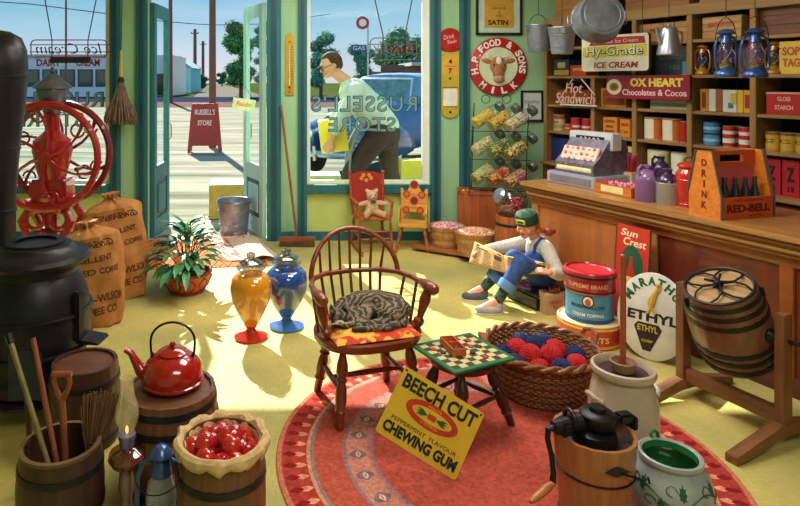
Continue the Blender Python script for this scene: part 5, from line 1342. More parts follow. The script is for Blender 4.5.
# ---- neon frames hanging inside the two windows
def neon(name, label, pxa, pxb, pya, pyb, Y, word, fcol, tcol, box, cords, pole_=None, sh=.25):
    a, c = at(pxa, pya, Y), at(pxb, pyb, Y); w, h = c.x - a.x, a.z - c.z; cx, cz = (a.x + c.x) / 2, (a.z + c.z) / 2
    t = thing(name, label, 'neon sign', (cx, Y, cz)); fm = mat(fcol, .5)
    mb = MB(); rr = rrect(w, h, h * .25); mb.tube([(x, 0, z) for x, z in rr], .006, fm, seg=6, closed=True)
    for z in (h * .22, -h * .2): mb.tube([(-w / 2 - .02, .01, z), (w / 2 + .02, .01, z)], .005, fm, seg=5)
    mb.build('frame', t)
    mb = MB(); mb.text(word, w * .86, h * .62, mat(tcol, .4), RZ(180) @ FACE(0, .012, 0), ex=.012, bold=-.012, shear=sh); mb.build('glass_lettering', t)
    a, c = at(box[0], box[2], Y), at(box[1], box[3], Y)
    MB().box(((a.x + c.x) / 2 - cx, .015, (a.z + c.z) / 2 - cz), (c.x - a.x, .05, a.z - c.z), mat((40, 34, 44), .5), bev=.006).build('transformer', t)
    for (x0, y0, x1, y1) in cords:
        a, c = at(x0, y0, Y), at(x1, y1, Y); d = (a - c) * ((3.04 - c.z) / (a.z - c.z))
        MB().tube([(c.x - cx, 0, c.z - cz), (c.x + d.x - cx, 0, 3.04 - cz)], .006, mat((50, 34, 44), .7), seg=5).tube([(c.x - cx, 0, c.z - cz), (c.x - cx, 0, -h / 2)], .006, mat((50, 34, 44), .7), seg=5).build('cord', t)
    return t
neon('window_neon_sign', 'ice cream neon sign in a rounded red frame hanging in the left window', 31, 107, 40, 57, 6.3, 'Ice Cream', (150, 40, 60), (110, 40, 60), (50, 90, 57.5, 63), [(45, 0, 52, 40), (96, 0, 88, 40)])
neon('window_neon_sign', 'neon sign in an olive and black frame hanging in the right window', 370, 417, 38, 60, 6.3, 'Bakery', (90, 104, 60), (170, 70, 60), (381, 405, 65, 72), [(375, 0, 383, 35), (412, 0, 405, 35)])
tag(MB().tube([at(66, 2, 6.9), at(66, 94, 6.9)], .012, mat((120, 50, 60), .5), seg=8).tube([at(66, 94, 6.9), at(66, 228, 6.9)], .012, mat((120, 50, 60), .5), seg=8).tube([at(66, 2, 6.9), at(66, -60, 6.9)], .012, mat((120, 50, 60), .5), seg=8).build('awning_pole'), 'thin dark red pole outside the left window', 'pole')
# ================================================================ RIGHT FLOOR
f2 = Vector((.399, -.917, 0)); g2 = Vector((.917, .399, 0))     # along the counter, away behind it
SAy = SA
# ---- rocking chair and toy chair
t = thing('rocking_chair', 'child size rocking chair with a red back, holding the teddy bear', 'chair', (.70, 6.08, 0), 8)
RW = wood((176, 84, 44), 'z'); RW2 = wood((190, 104, 56), 'x')
for s_ in (-1, 1):
    MB().tube([(s_ * .16, y, .015 + .10 * (y * 1.6) ** 2) for y in [-.3 + .6 * i / 12 for i in range(13)]], .012, RW, seg=8).build('rocker', t)
    turned(MB(), (s_ * .15, -.14, .31), (s_ * .16, -.16, .02), .014, RW).build('leg', t); turned(MB(), (s_ * .14, .13, .31), (s_ * .16, .16, .02), .014, RW).build('leg', t)
    MB().tube([(s_ * .15, .14, .31), (s_ * .165, .17, .5), (s_ * .17, .20, .71)], .014, RW, seg=8).ball((s_ * .17, .20, .72), .018, RW).build('back_post', t)
    MB().box((s_ * .175, .0, .475), (.035, .32, .016), RW2, bev=.006).build('armrest', t)
    turned(MB(), (s_ * .172, -.13, .467), (s_ * .155, -.13, .32), .012, RW, style='post').build('arm_post', t)
    MB().tube([(s_ * .155, -.155, .15), (s_ * .155, .15, .15)], .007, RW, seg=6).build('side_stretcher', t)
MB().box((0, 0, .315), (.34, .32, .025), RW2, bev=.01).build('seat', t)
for z in (.13, .2): MB().tube([(-.155, -.155, z), (.155, -.155, z)], .008, RW, seg=6).build('front_stretcher', t)
MB().prism([(-.15, .40), (.15, .40), (.155, .70), (.08, .725), (0, .73), (-.08, .725), (-.155, .70)], .016, mat((166, 40, 34), .5, var=.2), M=T((0, .13, 0)) @ RX(-7)).build('back_panel', t)
mb = MB()
for x, z in ((-.05, .66), (.05, .66), (0, .64), (-.03, .69), (.03, .69)): mb.lathe([(0, 0), (.022, 0), (0, .003)], mat((226, 150, 70), .5), M=T((0, .13, 0)) @ RX(-7) @ FACE(x, -.0085, z), seg=6)
mb.build('painted_flowers', t)
make_bear((.70, 6.05, .329), 8)

t = thing('toy_chair', 'little yellow wooden chair painted with red circles, under the right window', 'chair', (1.11, 6.08, 0), -14)
TY = wood((218, 160, 66), 'z'); TYX = wood((222, 160, 72), 'x'); CR_ = mat((188, 50, 36), .5); CO = mat((206, 120, 50), .5)
MB().box((0, 0, .24), (.28, .26, .03), TYX, bev=.008).build('seat', t)
for s_ in (-1, 1):
    for y, yy in ((-.1, -.14), (.1, .14)): turned(MB(), (s_ * .11, y, .23), (s_ * .15, yy, 0), .014, wood((170, 104, 50), 'z')).build('leg', t)
    MB().prism([(-.1, .255), (.1, .255), (.1, .36), (.06, .40), (.0, .38), (-.05, .41), (-.1, .37)], .014, TYX, M=T((s_ * .13, -.02, 0)) @ RZ(90)).lathe([(0, 0), (.05, 0), (.05, .003), (0, .003)], CR_, M=T((s_ * .137 - (.014 if s_ > 0 else 0), -.04, .335)) @ RY(-90), seg=20).build('arm_panel', t)
    MB().tube([(s_ * .13, -.12, .09), (s_ * .13, .12, .09)], .007, TY, seg=6).build('stretcher', t)
MB().prism([(-.125, .255), (-.06, .33), (.06, .33), (.125, .255), (.135, .56), (.11, .56), (.09, .5), (.05, .57), (.045, .60), (-.045, .60), (-.05, .57), (-.09, .5), (-.11, .56), (-.135, .56)], .016, TYX, M=T((0, .12, 0)) @ RX(-5)).build('back_panel', t)
mb = MB(); Mb = T((0, .12, 0)) @ RX(-5)
for x, z, r in ((0, .60, .042), (-.075, .5, .036), (.075, .5, .036), (0, .44, .042), (-.08, .345, .036), (.06, .345, .036)):
    mb.lathe([(0, 0), (r, 0), (r, .004), (0, .004)], CR_, M=Mb @ FACE(x, -.0085, z), seg=24); mb.lathe([(0, .004), (r * .65, .004), (r * .65, .006), (0, .006)], CO if r < .04 else mat((140, 34, 40), .5), M=Mb @ FACE(x, -.0085, z), seg=20)
mb.build('painted_circles', t)

# ---- low platform, candy baskets, crate
PW = wood((170, 104, 58), 'x')
tag(MB().box((0, 0, .04), (1.15, .60, .03), PW, bev=.004).box((-.4, 0, .012), (.05, .5, .024), PW).box((.4, 0, .012), (.05, .5, .024), PW).build('platform', loc=(1.72, 5.92, 0), rot=-33), 'low wooden platform board under the two candy baskets', 'platform')
def pieces(t_name, label, loc, r, cols, n, dome, sz=.011, seed=1, sy=1.0):
    rnd = random.Random(seed); mb = MB(); ms = [mat(c, .4, var=.05) for c in cols]
    for i in range(n):
        a = rnd.uniform(0, 2 * PI); q = math.sqrt(rnd.random()) * r; z = dome * (1 - (q / r) ** 2) + rnd.uniform(0, .006)
        mb.ball((q * math.cos(a), q * math.sin(a) * sy, z), (sz, sz * .8, sz * .7), rnd.choice(ms), seg=7, rings=5)
    mb.lathe([(r * 1.02, -.03), (r * 1.02, 0), (r * .6, dome * .6), (0, dome)], ms[0], seg=24)
    return tag(mb.build(t_name, loc=loc), label, 'candy', kind='stuff')
def bushel(label, px, py, Y, z0, r, h):
    p = at(px, 80, Y)
    t = thing('bushel_basket', label, 'basket', (p.x, Y, z0), px, 'bushel baskets of candy')
    MB().lathe([(0, .004), (r * .8, .004), (r * .8, 0), (r * .97, h), (r * .95, h), (r * .8, .01), (0, .01)], wood((206, 158, 96), 'z', var=.22), stave=24, groove=.98).build('slats', t, ang=20)
    for f in (.08, .5, .9):
        q = r * (.8 + .17 * f); MB().lathe([(q, h * f - .014), (q + .008, h * f - .014), (q + .011, h * f + .014), (q, h * f + .014)], wood((180, 122, 70), 'x'), seg=36).build('band', t)
    for s_ in (-1, 1): MB().tube([(s_ * r * .97, -.04, h - .02), (s_ * r * 1.02, -.03, h + .04), (s_ * r * 1.02, .03, h + .04), (s_ * r * .97, .04, h - .02)], .003, STEEL, seg=6).build('wire_handle', t)
    return p
h1 = .19
p = bushel('bushel basket of pink and white candy, the left one by the wall', 447, 0, 6.0, .058, .172, h1)
pieces('wrapped_candy', 'pink and white candy heaped in the left bushel basket', (p.x, 6.0, .058 + h1 - .02), .150, [(236, 170, 180), (246, 226, 224), (224, 110, 130)], 420, .035, seed=2)
p = bushel('bushel basket of pink and yellow candy, nearer the reading person', 475, 0, 5.68, .058, .185, .21)
pieces('wrapped_candy', 'pink and yellow candy heaped in the right bushel basket', (p.x, 5.68, .058 + .19), .162, [(240, 180, 150), (246, 226, 180), (226, 120, 150), (240, 200, 110)], 460, .035, seed=3)
# wooden display crate
CW = wood((178, 92, 44), 'z'); 
cx_, cy_ = 1.72, 6.17
t = thing('display_crate', 'brown wooden counter crate with glass compartments beneath the candy rack', 'crate', (1.79, 6.19, .056), -12)
MB().box((0, 0, .235), (.42, .25, .47), CW, bev=.006).build('body', t)
MB().box((0, -.117, .485), (.42, .016, .03), CW).box((0, .117, .485), (.42, .016, .03), CW).box((-.2, 0, .485), (.016, .25, .03), CW).box((.2, 0, .485), (.016, .25, .03), CW).box((0, 0, .485), (.012, .26, .03), CW).build('rim', t)
mb = MB(); rnd = random.Random(4)
for i in range(16): mb.ball((-.15 + (i % 8) * .043, -.06 + .12 * (i // 8) + rnd.uniform(-.01, .01), .476), (.018, .02, .01), mat(rnd.choice([(230, 200, 90), (236, 230, 214), (150, 150, 120), (200, 90, 50)]), .4), seg=8, rings=6)
mb.build('sweets', t)
# wire rack with nine tilted jars
t = thing('wire_rack', 'black wire rack holding nine tilted glass candy jars', 'rack', (1.92, 6.0, .56), -10)
WR = mat((40, 44, 44), .4, .4)
mb = MB()
for x in (-.26, .26):
    mb.tube([(x - .03, -.13, -.01), (x, .0, .3), (x + .05, .16, .86)], .005, WR, seg=6); mb.tube([(x + .02, .17, -.01), (x + .05, .16, .86)], .005, WR, seg=6)
for lv in range(3):
    z = .12 + lv * .27
    mb.tube([(-.28, -.10, z - .06), (.28, -.10, z - .06)], .004, WR, seg=6); mb.tube([(-.24, .14, z + .05), (.30, .14, z + .05)], .004, WR, seg=6)
mb.tube([(-.285, -.13, -.01), (.235, -.13, -.01), (.28, .17, -.01), (-.24, .17, -.01)], .005, WR, seg=6, closed=True)
mb.build('frame', t)
for s_ in (-1, 1): MB().ring(.04, .004, WR, M=T((s_ * .1, .16, .90)) @ RX(90), seg=20, tseg=5).build('top_loop', t)
rackM = T((1.92, 6.0, .56)) @ RZ(-10)
JC = [[((226, 190, 80), (236, 210, 110)), ((224, 206, 96), (196, 36, 40)), ((238, 240, 244), (222, 226, 236))],
      [((236, 236, 214), (206, 216, 190)), ((40, 116, 84), (70, 140, 104)), ((240, 230, 176), (90, 60, 70))],
      [((220, 226, 190), (196, 212, 170)), ((200, 30, 44), (224, 70, 70)), ((232, 130, 180), (216, 90, 150))]]
nm_ = [['amber', 'yellow and red', 'white'], ['pale mint', 'dark green', 'cream speckled'], ['pale green', 'bright red', 'pink']]; rw = ['top', 'middle', 'bottom']; pl = ['left', 'centre', 'right']
JG = glass((246, 250, 250), .14)
base_ = thing('candy_jar', 'x', 'candy jar', (0, 0, 0), 0, 'tilted candy jars on the wire rack')
MB().lathe([(0, 0), (.05, 0), (.061, .012), (.063, .05), (.063, .2), (.055, .235), (.045, .25)], JG, seg=24).build('glass_body', base_)
MB().lathe([(0, .25), (.05, .25), (.052, .256), (.052, .285), (.046, .292), (0, .292)], STEEL, seg=24).build('metal_lid', base_)
first = True
for lv in range(3):
    for c in range(3):
        o = base_ if first else dup(base_, (0, 0, 0)); first = False
        M_ = rackM @ T((-.20 + c * .155, -.075 - c * .02, .10 + (2 - lv) * .27 - c * .0)) @ RZ(-20) @ RY(62) @ RZ(0)
        M_ = rackM @ T((-.235 + c * .150, -.02 - c * .02, .12 + (2 - lv) * .27 - c * .018)) @ RZ(26) @ RY(60)
        o.location = M_.to_translation(); o.rotation_euler = M_.to_euler(); o.scale = (1, 1, 1.25)
        o['label'] = '%s jar of %s candy on the %s tier of the wire rack' % (pl[c], nm_[lv][c], rw[lv])
        ca_, cb_ = JC[lv][c]; rnd = random.Random(lv * 3 + c); mb = MB(); ms = [mat(ca_, .35, var=.05), mat(cb_, .35, var=.05)]
        mb.lathe([(0, .008), (.048, .008), (.053, .02), (.053, .17), (0, .19)], ms[0], seg=18)
        for i in range(150):
            a = rnd.uniform(0, 2 * PI); mb.ball((.051 * math.cos(a), .051 * math.sin(a), rnd.uniform(.015, .17)), .0095, rnd.choice(ms), seg=6, rings=4)
        mb = mb.build('candy', o)
# big tilted jar on a keg
keg('keg', 'small brown keg under the big glass candy jar', 'keg', (at(513, 80, 5.42).x, 5.42, 0), .14, .155, .47, (.12, .85), mw=wood((168, 92, 46), 'z'))
jp = Vector((at(509, 80, 5.42).x, 5.42, .59))
t = thing('large_candy_jar', 'big round glass jar of red candy lying tilted behind the reading person', 'candy jar', jp, Euler((math.radians(18), math.radians(-58), math.radians(0))))
MB().lathe([(0, -.13), (.08, -.13), (.115, -.1), (.125, -.03), (.12, .03), (.09, .075), (.06, .09)], glass((226, 240, 232), .3), seg=32).build('glass_body', t)
MB().lathe([(0, .09), (.066, .09), (.07, .1), (.068, .13), (.05, .145), (0, .148)], mat((170, 176, 196), .25, .7), seg=28).build('lid', t)
mb = MB(); rnd = random.Random(8); ms = [mat((206, 30, 44), .3, coat=.5), mat((236, 120, 130), .3)]
for i in range(170):
    q = Vector((rnd.gauss(0, 1), rnd.gauss(0, 1), rnd.gauss(0, 1))).normalized() * rnd.uniform(.5, 1) ** .4
    p_ = Vector((q.x * .095, q.y * .095, q.z * .085 - .03)); 
    if (Euler((math.radians(18), math.radians(-58), 0)).to_matrix() @ p_).z < .02: mb.ball(p_, .015, rnd.choice(ms), seg=7, rings=5)
mb.build('candy', t)

# ---- paper bag
t = thing('paper_bag', 'small brown paper bag with red lettering beside the seated person', 'bag', (at(552, 80, 4.42).x - .01, 4.40, 0), 12)
mb = MB(); w, d, h = .075, .045, .15; vs = []; fs = []; rows = 7; ring_ = [(-1, -1), (0, -1.0), (1, -1), (1.0, 0), (1, 1), (0, 1), (-1, 1), (-1, 0)]
for i in range(rows):
    f = i / (rows - 1)
    for k, (a, c) in enumerate(ring_):
        pin = .25 * f if k in (3, 7) else 0; zz = h * f + (.008 * (-1) ** k if i == rows - 1 else 0)
        vs.append((a * w * (1 - pin) * (1 + .02 * math.sin(i * 2 + k)), c * d * (1 - .15 * f), zz))
for i in range(rows - 1):
    for k in range(8): fs.append((i * 8 + k, i * 8 + (k + 1) % 8, (i + 1) * 8 + (k + 1) % 8, (i + 1) * 8 + k))
fs.append(tuple(range(8))[::-1])
PB = mat((206, 168, 128), .9, var=.12); o = mb.add(vs, fs, PB).build('bag_body', t); mm = o.modifiers.new('t', 'SOLIDIFY'); mm.thickness = .0015
MB().text('CANDY', .10, .022, mat((190, 60, 60), .8), FACE(0, -d - .001, .09), bold=.02).text('5c', .04, .022, mat((190, 60, 60), .8), FACE(0, -d - .001, .055)).build('lettering', t)
mb = MB()
for k in range(6): mb.tube([(-.04 + k * .016, (-1) ** k * .012, .03), (-.045 + k * .019, (-1) ** k * .014, .165 + .006 * (k % 3))], .005, mat((214, 90, 110), .4), seg=6)
mb.build('candy_sticks', t)

# ---- drum cans
t = thing('round_tin', 'wide red and cream round tin, lower of the stacked pair', 'tin', (1.84, 3.95, 0))
RD = mat((196, 44, 34), .35, coat=.5, var=.12); CRM = mat((232, 212, 168), .4)
MB().lathe([(0, 0), (.183, 0), (.185, .004), (.185, .135), (0, .135)], RD, seg=44).build('can_body', t)
MB().lathe([(.186, .012), (.1875, .012), (.1875, .028), (.186, .028)], mat((214, 160, 60), .4), seg=44).lathe([(.186, .118), (.1875, .118), (.1875, .134), (.186, .134)], mat((224, 176, 84), .4), seg=44).build('gold_bands', t)
MB().lathe([(0, .137), (.17, .137), (.182, .135), (.188, .14), (.188, .146), (.18, .15), (.172, .143), (0, .143)], CRM, seg=44).build('lid', t)
def wrap(mb, s_, r, z, w, h, m, a0=-90, bold=.02):
    q = MB(); q.text(s_, w, h, m, Matrix.Identity(4), ex=0, bold=bold)
    mb.add([((r + .002) * math.cos(math.radians(a0) + v.x / r), (r + .002) * math.sin(math.radians(a0) + v.x / r), z + v.y) for v in q.v], q.f, m)
mb = MB(); wrap(mb, 'BISCUITS', .1865, .065, .24, .035, CRM, a0=-115); mb.build('lettering', t, doubles=False)
t = thing('round_tin', 'tall tin with blue sides and a deep red lid, upper of the stacked pair', 'tin', (1.845, 3.955, .15)); t.scale = (.94, .94, 1)
BT = mat((74, 150, 196), .35, coat=.4, var=.1); 
MB().lathe([(0, 0), (.145, 0), (.15, .004), (.15, .17), (0, .17)], BT, seg=44).build('can_body', t)
MB().lathe([(0, .17), (.158, .17), (.16, .175), (.16, .262), (.168, .265), (.168, .285), (.16, .30), (.145, .304), (.14, .294), (0, .296)], mat((170, 26, 44), .3, coat=.6, var=.15), seg=44).build('lid', t)
MB().lathe([(.1685, .268), (.1695, .268), (.1695, .282), (.1685, .282)], BLACK, seg=44).lathe([(.1605, .18), (.1615, .18), (.1615, .19), (.1605, .19)], BLACK, seg=44).lathe([(.1505, .0), (.152, .0), (.152, .018), (.1505, .018)], mat((40, 90, 150), .4), seg=44).build('dark_bands', t)
mb = MB(); wrap(mb, 'SUPREME BRAND', .161, .225, .26, .026, mat((226, 170, 150), .4), a0=-118)
wrap(mb, 'MARSHMALLOW', .151, .095, .22, .024, mat((24, 40, 84), .4), a0=-118); wrap(mb, 'CREAM TOPPING', .151, .045, .2, .02, WHITE, a0=-118); mb.build('lettering', t, doubles=False)
mb = MB(); M_ = RZ(-28) @ FACE(0, -.151, .13)
mb.lathe([(0, 0), (.036, 0), (.036, .002), (0, .002)], WHITE, M=M_, seg=28); mb.lathe([(.030, .002), (.036, .002), (.036, .003), (.030, .003)], mat((30, 30, 50), .4), M=M_, seg=28)
mb.lathe([(0, .002), (.018, .002), (.018, .004), (0, .004)], mat((190, 90, 60), .5), M=M_ @ T((0, -.006, 0)), seg=16, sy=1.2); mb.build('emblem', t)

# ---- Sun Crest panel, leaning on the counter
cp_ = lambda t_, off=0.0: Vector((1.94, 4.45, 0)) + f2 * t_ + g2 * off       # point along the counter front
def tfor(px, off=0.0):
    o = cp_(0, off); r = (px - VX) / FOC; return (r * o.y - o.x) / (f2.x - r * f2.y)
t0 = tfor(634); p = cp_(t0, -.05)
t = thing('advertising_panel', 'tall narrow red Sun Crest soda panel leaning on the counter front', 'sign', (p.x, p.y, .0), (math.radians(-4), 0, math.radians(SA))); t.scale = (.82, 1, 1)
MB().box((0, 0, .355), (.3, .012, .71), mat((214, 60, 48), .45), bev=.002).build('panel', t)
MB().prism([(.10 * math.cos(a * PI / 16), .60 + .0 - .16 + .15 * math.sin(a * PI / 16)) for a in range(32)], .002, mat((34, 96, 66), .5), M=T((0, -.0068, .0))).build('green_oval', t)
mb = MB(); F_ = FACE(0, -.0062, 0); YW = mat((250, 236, 190), .5)
mb.text('Sun', .15, .045, YW, FACE(-.03, -.0062, .665), shear=.2, bold=.02); mb.text('Crest', .2, .05, YW, FACE(.02, -.0062, .61), shear=.2, bold=.02); mb.build('lettering', t)
mb = MB(); mb.prism([(x, z) for x, z in ((-.035, .28), (.035, .28), (.035, .40), (.03, .43), (.014, .47), (.012, .52), (-.012, .52), (-.014, .47), (-.03, .43), (-.035, .40))], .003, mat((206, 60, 34), .4), M=T((0, -.010, 0))); mb.prism([(-.036, .35), (.036, .35), (.036, .39), (-.036, .39)], .004, mat((250, 220, 120), .4), M=T((0, -.010, 0))); mb.build('painted_bottle', t)
MB().prism([(-.15, 0), (.15, 0), (.15, .26), (-.15, .26)], .002, mat((196, 50, 40), .45), M=T((0, -.0066, 0))).build('lower_band', t)
for x in (-.147, .147): MB().box((x, -.006, .355), (.008, .005, .71), mat((90, 90, 70), .4, .4)).build('edge_strip', t)

# ---- Marathon disc
t0 = tfor(650, -.21); p = cp_(t0, -.21)
t = thing('round_sign', 'large round white Marathon Ethyl sign leaning beside the stacked tins', 'sign', (p.x, p.y, .0), (math.radians(-13), 0, math.radians(SA + 22)))
EN = mat((200, 196, 192), .3, var=.06, rgb2=(232, 228, 220), scale=(5, 5, 5), coat=.6)
rx_, rz_ = .195, .25; D = FACE(0, 0, rz_ + .002)
MB().lathe([(0, 0), (.98, 0), (1.0, .003), (1.0, .006), (.98, .009), (0, .009)], EN, M=D @ Matrix.Diagonal((rx_, rz_, 1, 1)), seg=64).build('disc', t)
mb = MB(); DG = mat((44, 104, 62), .4)
s_ = 'MARATHON'
for i, chh in enumerate(s_):
    a = math.radians(150 - i * 128 / 7); mb.text(chh, .042 if chh != 'M' else .05, .05, DG, D @ T((rx_ * .80 * math.cos(a), rz_ * .80 * math.sin(a), .0095)) @ RZ(math.degrees(a) - 90), bold=.05)
mb.build('green_lettering', t)
mb = MB(); DK = mat((44, 36, 36), .4)
mb.text('ETHYL', .27, .055, DK, D @ T((-.0, -.008, .0095)), bold=.04)
mb.prism([(-.055, -.055), (.055, -.055), (.075, -.08), (.03, -.19), (.022, -.21), (-.022, -.21), (-.03, -.19), (-.075, -.08)], .003, DK, M=T((0, -.010, rz_ + .002)) @ T((-.02, 0, .008)))
mb.build('dark_lettering', t)
mb = MB(); GO = mat((206, 166, 70), .4); mb.text('ETHYL', .11, .035, GO, D @ T((-.02, -.077, .012)), bold=.03); mb.text('CORP', .06, .015, GO, D @ T((-.02, -.147, .012)), bold=.03)
mb.tube([(-.01, -.013, .3), (.0, -.014, .36), (.02, -.013, .42)], [.014, .018, .008], GO, seg=8); mb.ball((.022, -.013, .435), .012, GO); mb.tube([(.0, -.013, .37), (-.02, -.013, .35), (-.025, -.013, .31)], .006, GO, seg=6); mb.tube([(.0, -.013, .39), (.03, -.013, .40), (.035, -.013, .44)], .006, GO, seg=6); mb.tube([(-.01, -.013, .3), (.02, -.013, .27)], .008, GO, seg=6); mb.tube([(-.01, -.013, .3), (-.03, -.013, .26)], .008, GO, seg=6)
mb.build('running_figure', t)

# ---- barrel churn
CC = Vector((2.10, 3.03, 0)); yaw = math.degrees(math.atan2(f2.y, f2.x))
CWD = wood((128, 82, 48), 'z', var=.3); CWX = wood((124, 78, 46), 'x', var=.3); CWY = wood((128, 82, 48), 'y', var=.3)
t = thing('barrel_churn', 'wooden barrel butter churn slung in a frame at the right edge', 'butter churn', CC, yaw)
HS = .235; PZ = .47
for s_ in (-1, 1):
    MB().box((s_ * HS, 0, .32), (.045, .06, .54), CWD, bev=.003).build('post', t)
    MB().prism([(-.37, .0), (-.30, 0), (-.05, .045), (.05, .045), (.30, 0), (.37, 0), (.37, .035), (.05, .10), (-.05, .10), (-.37, .035)], .05, CWY, M=T((s_ * HS, 0, 0)) @ RZ(90)).build('foot', t)
    MB().lathe([(0, 0), (.03, 0), (.034, .01), (.02, .03), (.012, .04), (.012, .07), (0, .07)], IRON, M=T((s_ * (HS - .06), 0, PZ)) @ RY(90 * s_), seg=16).build('pivot', t)
MB().box((0, 0, .12), (HS * 2 - .046, .04, .07), CWX, bev=.003).build('crossbar', t)
# barrel axis tilted: local y- is towards the room
BM = T((0, 0, PZ)) @ RX(24)
rt, rm, hh = .155, .178, .40
BRL = wood((126, 78, 54), 'z', var=.3, rough=.4, coat=.3)
pr = [(rt + (rm - rt) * math.sin(PI * k / 8), -hh / 2 + hh * k / 8) for k in range(9)]
bo_ = MB().lathe([(0, -hh / 2 + .012), (rt - .016, -hh / 2 + .012), (rt - .016, -hh / 2)] + pr + [(rt - .016, hh / 2), (rt - .016, hh / 2 - .02)], BRL, stave=22, groove=.985, M=BM).build('barrel', t, ang=20)
MB().lathe([(0, hh / 2 - .02), (rt - .012, hh / 2 - .02), (rt - .012, hh / 2 - .004), (0, hh / 2 - .004)], wood((176, 140, 94), 'x', var=.25), M=BM, seg=40).build('lid', bo_)
for f in (.07, .2, .32, .70, .82, .93):
    r = rt + (rm - rt) * math.sin(PI * f); r2 = rt + (rm - rt) * math.sin(PI * min(1, f + .05)); z = -hh / 2 + hh * f
    MB().lathe([(r - .002, z - .011), (r + .004, z - .011), (r2 + .004, z + .011), (r2 - .002, z + .011)], HOOP, M=BM, seg=44).build('hoop', bo_)
mb = MB(); zt = hh / 2 + .002
mb.ring(rt - .01, .008, HOOP, M=BM @ T((0, 0, zt)), seg=44)
for k in range(4):
    a = PI / 4 + PI / 2 * k
    for s_ in (-1, 1):
        mb.tube([(.02 * math.cos(a), .02 * math.sin(a), zt + .012), (.07 * math.cos(a + s_ * .05), .07 * math.sin(a + s_ * .05), zt + .012), (.11 * math.cos(a + s_ * .3), .11 * math.sin(a + s_ * .3), zt + .008), (.145 * math.cos(a + s_ * .55), .145 * math.sin(a + s_ * .55), zt)], .005, HOOP, seg=6, M=BM)
mb.build('lid_irons', bo_)
mb = MB(); mb.lathe([(0, 0), (.018, 0), (.022, .012), (.012, .03), (0, .034)], IRON, M=BM @ T((0, 0, zt)), seg=16)
for k in range(4): mb.tube([(0, 0, zt + .022), (.055 * math.cos(PI / 2 * k + .3), .055 * math.sin(PI / 2 * k + .3), zt + .03)], [.008, .006], IRON, seg=6, M=BM)
mb.build('clamp_screw', bo_)
for a in (-118, 30): MB().box((0, 0, 0), (.03, .016, .05), IRON, M=BM @ RZ(a) @ T((rt + .006, 0, hh / 2 - .03)), bev=.004).build('latch', bo_)
mb = MB(); cx0 = HS + .035
mb.tube([(cx0 - .07, 0, PZ), (cx0 + .03, 0, PZ), (cx0 + .04, .03, PZ + .04), (cx0 + .04, .07, PZ + .12), (cx0 + .045, .10, PZ + .17), (cx0 + .08, .11, PZ + .18)], .010, IRON, seg=8)
mb.build('crank', t); MB().tube([(cx0 + .08, .11, PZ + .18), (cx0 + .17, .11, PZ + .18)], [.014, .017], CWX, seg=10).build('crank_grip', t)

# ---- stoneware churn
STN = mat((186, 160, 132), .35, rgb2=(206, 190, 172), scale=(4, 4, 7), coat=.5)
cX, cY = at(623, 80, 2.58).x, 2.58
t = thing('stoneware_churn', 'tall cream stoneware churn with a wooden plunger', 'churn', (cX, cY, RZT))
MB().lathe([(0, 0), (.105, 0), (.115, .01), (.13, .1), (.136, .2), (.132, .31), (.118, .38), (.108, .405), (.108, .418), (.122, .425), (.126, .438), (.122, .452), (.112, .455), (.106, .445), (.1, .42), (.1, .40), (0, .40)], STN, seg=44).build('crock_body', t)
for a in (0, 180): MB().tube([(.128, -.04, .33), (.150, -.025, .345), (.156, 0, .352), (.150, .025, .345), (.128, .04, .33)], .010, STN, M=RZ(a + 12), seg=8).build('ear_handle', t)
lid = MB().lathe([(0, .41), (.098, .41), (.1, .42), (.094, .43), (0, .43)], mat((62, 34, 34), .5), seg=40).build('wooden_lid', t)
MB().lathe([(.036, .43), (.042, .434), (.05, .46), (.052, .472), (.044, .474), (.036, .455), (.022, .44)], mat((150, 112, 84), .4), seg=30).lathe([(.0, .43), (.036, .43), (.036, .452), (0, .45)], mat((70, 40, 36), .6), seg=30).build('guide_cup', lid)
PL = wood((176, 78, 46), 'z', var=.2, coat=.4)
MB().tube([(0, 0, .05), (.0, .0, .45), (.0, .0, .905)], [.012, .012, .0125], PL, seg=14).ball((0, 0, .905), .0125, PL).build('plunger', t)

# ---- ice cream freezer
iX, iY = at(594, 80, 2.25).x, 2.25
t = thing('ice_cream_freezer', 'wooden hand-crank ice cream freezer with dark iron gearing', 'ice cream maker', (iX, iY, RZT))
TUB = wood((162, 102, 58), 'z', var=.28, rough=.35, coat=.5)
MB().lathe([(0, .01), (.108, .01), (.112, 0), (.141, .37), (.128, .37), (.112, .06), (0, .06)], TUB, stave=20, groove=.985).build('tub', t, ang=20)
for f in (.2, .66): MB().ring(.112 + .029 * f + .001, .0035, IRON, M=T((0, 0, .37 * f)), seg=44).build('wire_hoop', t)
MB().lathe([(0, .33), (.126, .33), (.126, .335), (0, .335)], mat((52, 40, 44), .5), seg=36).build('ice_bed', t)
MB().lathe([(0, .30), (.075, .30), (.078, .35), (.074, .372), (.05, .38), (0, .382)], IRON, seg=36).build('can_lid', t)
mb = MB(); GM = T((0, 0, 0)) @ RZ(14)
mb.box((-.02, 0, .392), (.30, .035, .02), IRON, M=GM, bev=.005); mb.lathe([(0, .39), (.058, .39), (.062, .4), (.062, .43), (.05, .44), (0, .442)], IRON, seg=32, M=GM @ T((.015, 0, 0)))
mb.lathe([(0, .44), (.03, .44), (.028, .455), (0, .457)], IRON, seg=24, M=GM @ T((.015, 0, 0)))
mb.box((.125, 0, .40), (.06, .045, .035), IRON, M=GM, bev=.008); mb.box((.158, 0, .385), (.022, .06, .05), IRON, M=GM, bev=.006)
mb.tube([(-.06, 0, .41), (-.17, -.0, .405)], [.03, .02], IRON, seg=12, M=GM); mb.box((-.125, 0, .40), (.05, .06, .05), IRON, M=GM, bev=.01); mb.ring(.03, .008, IRON, M=GM @ T((-.10, 0, .425)) @ RY(90), seg=18)
mb.build('gear_case', t)
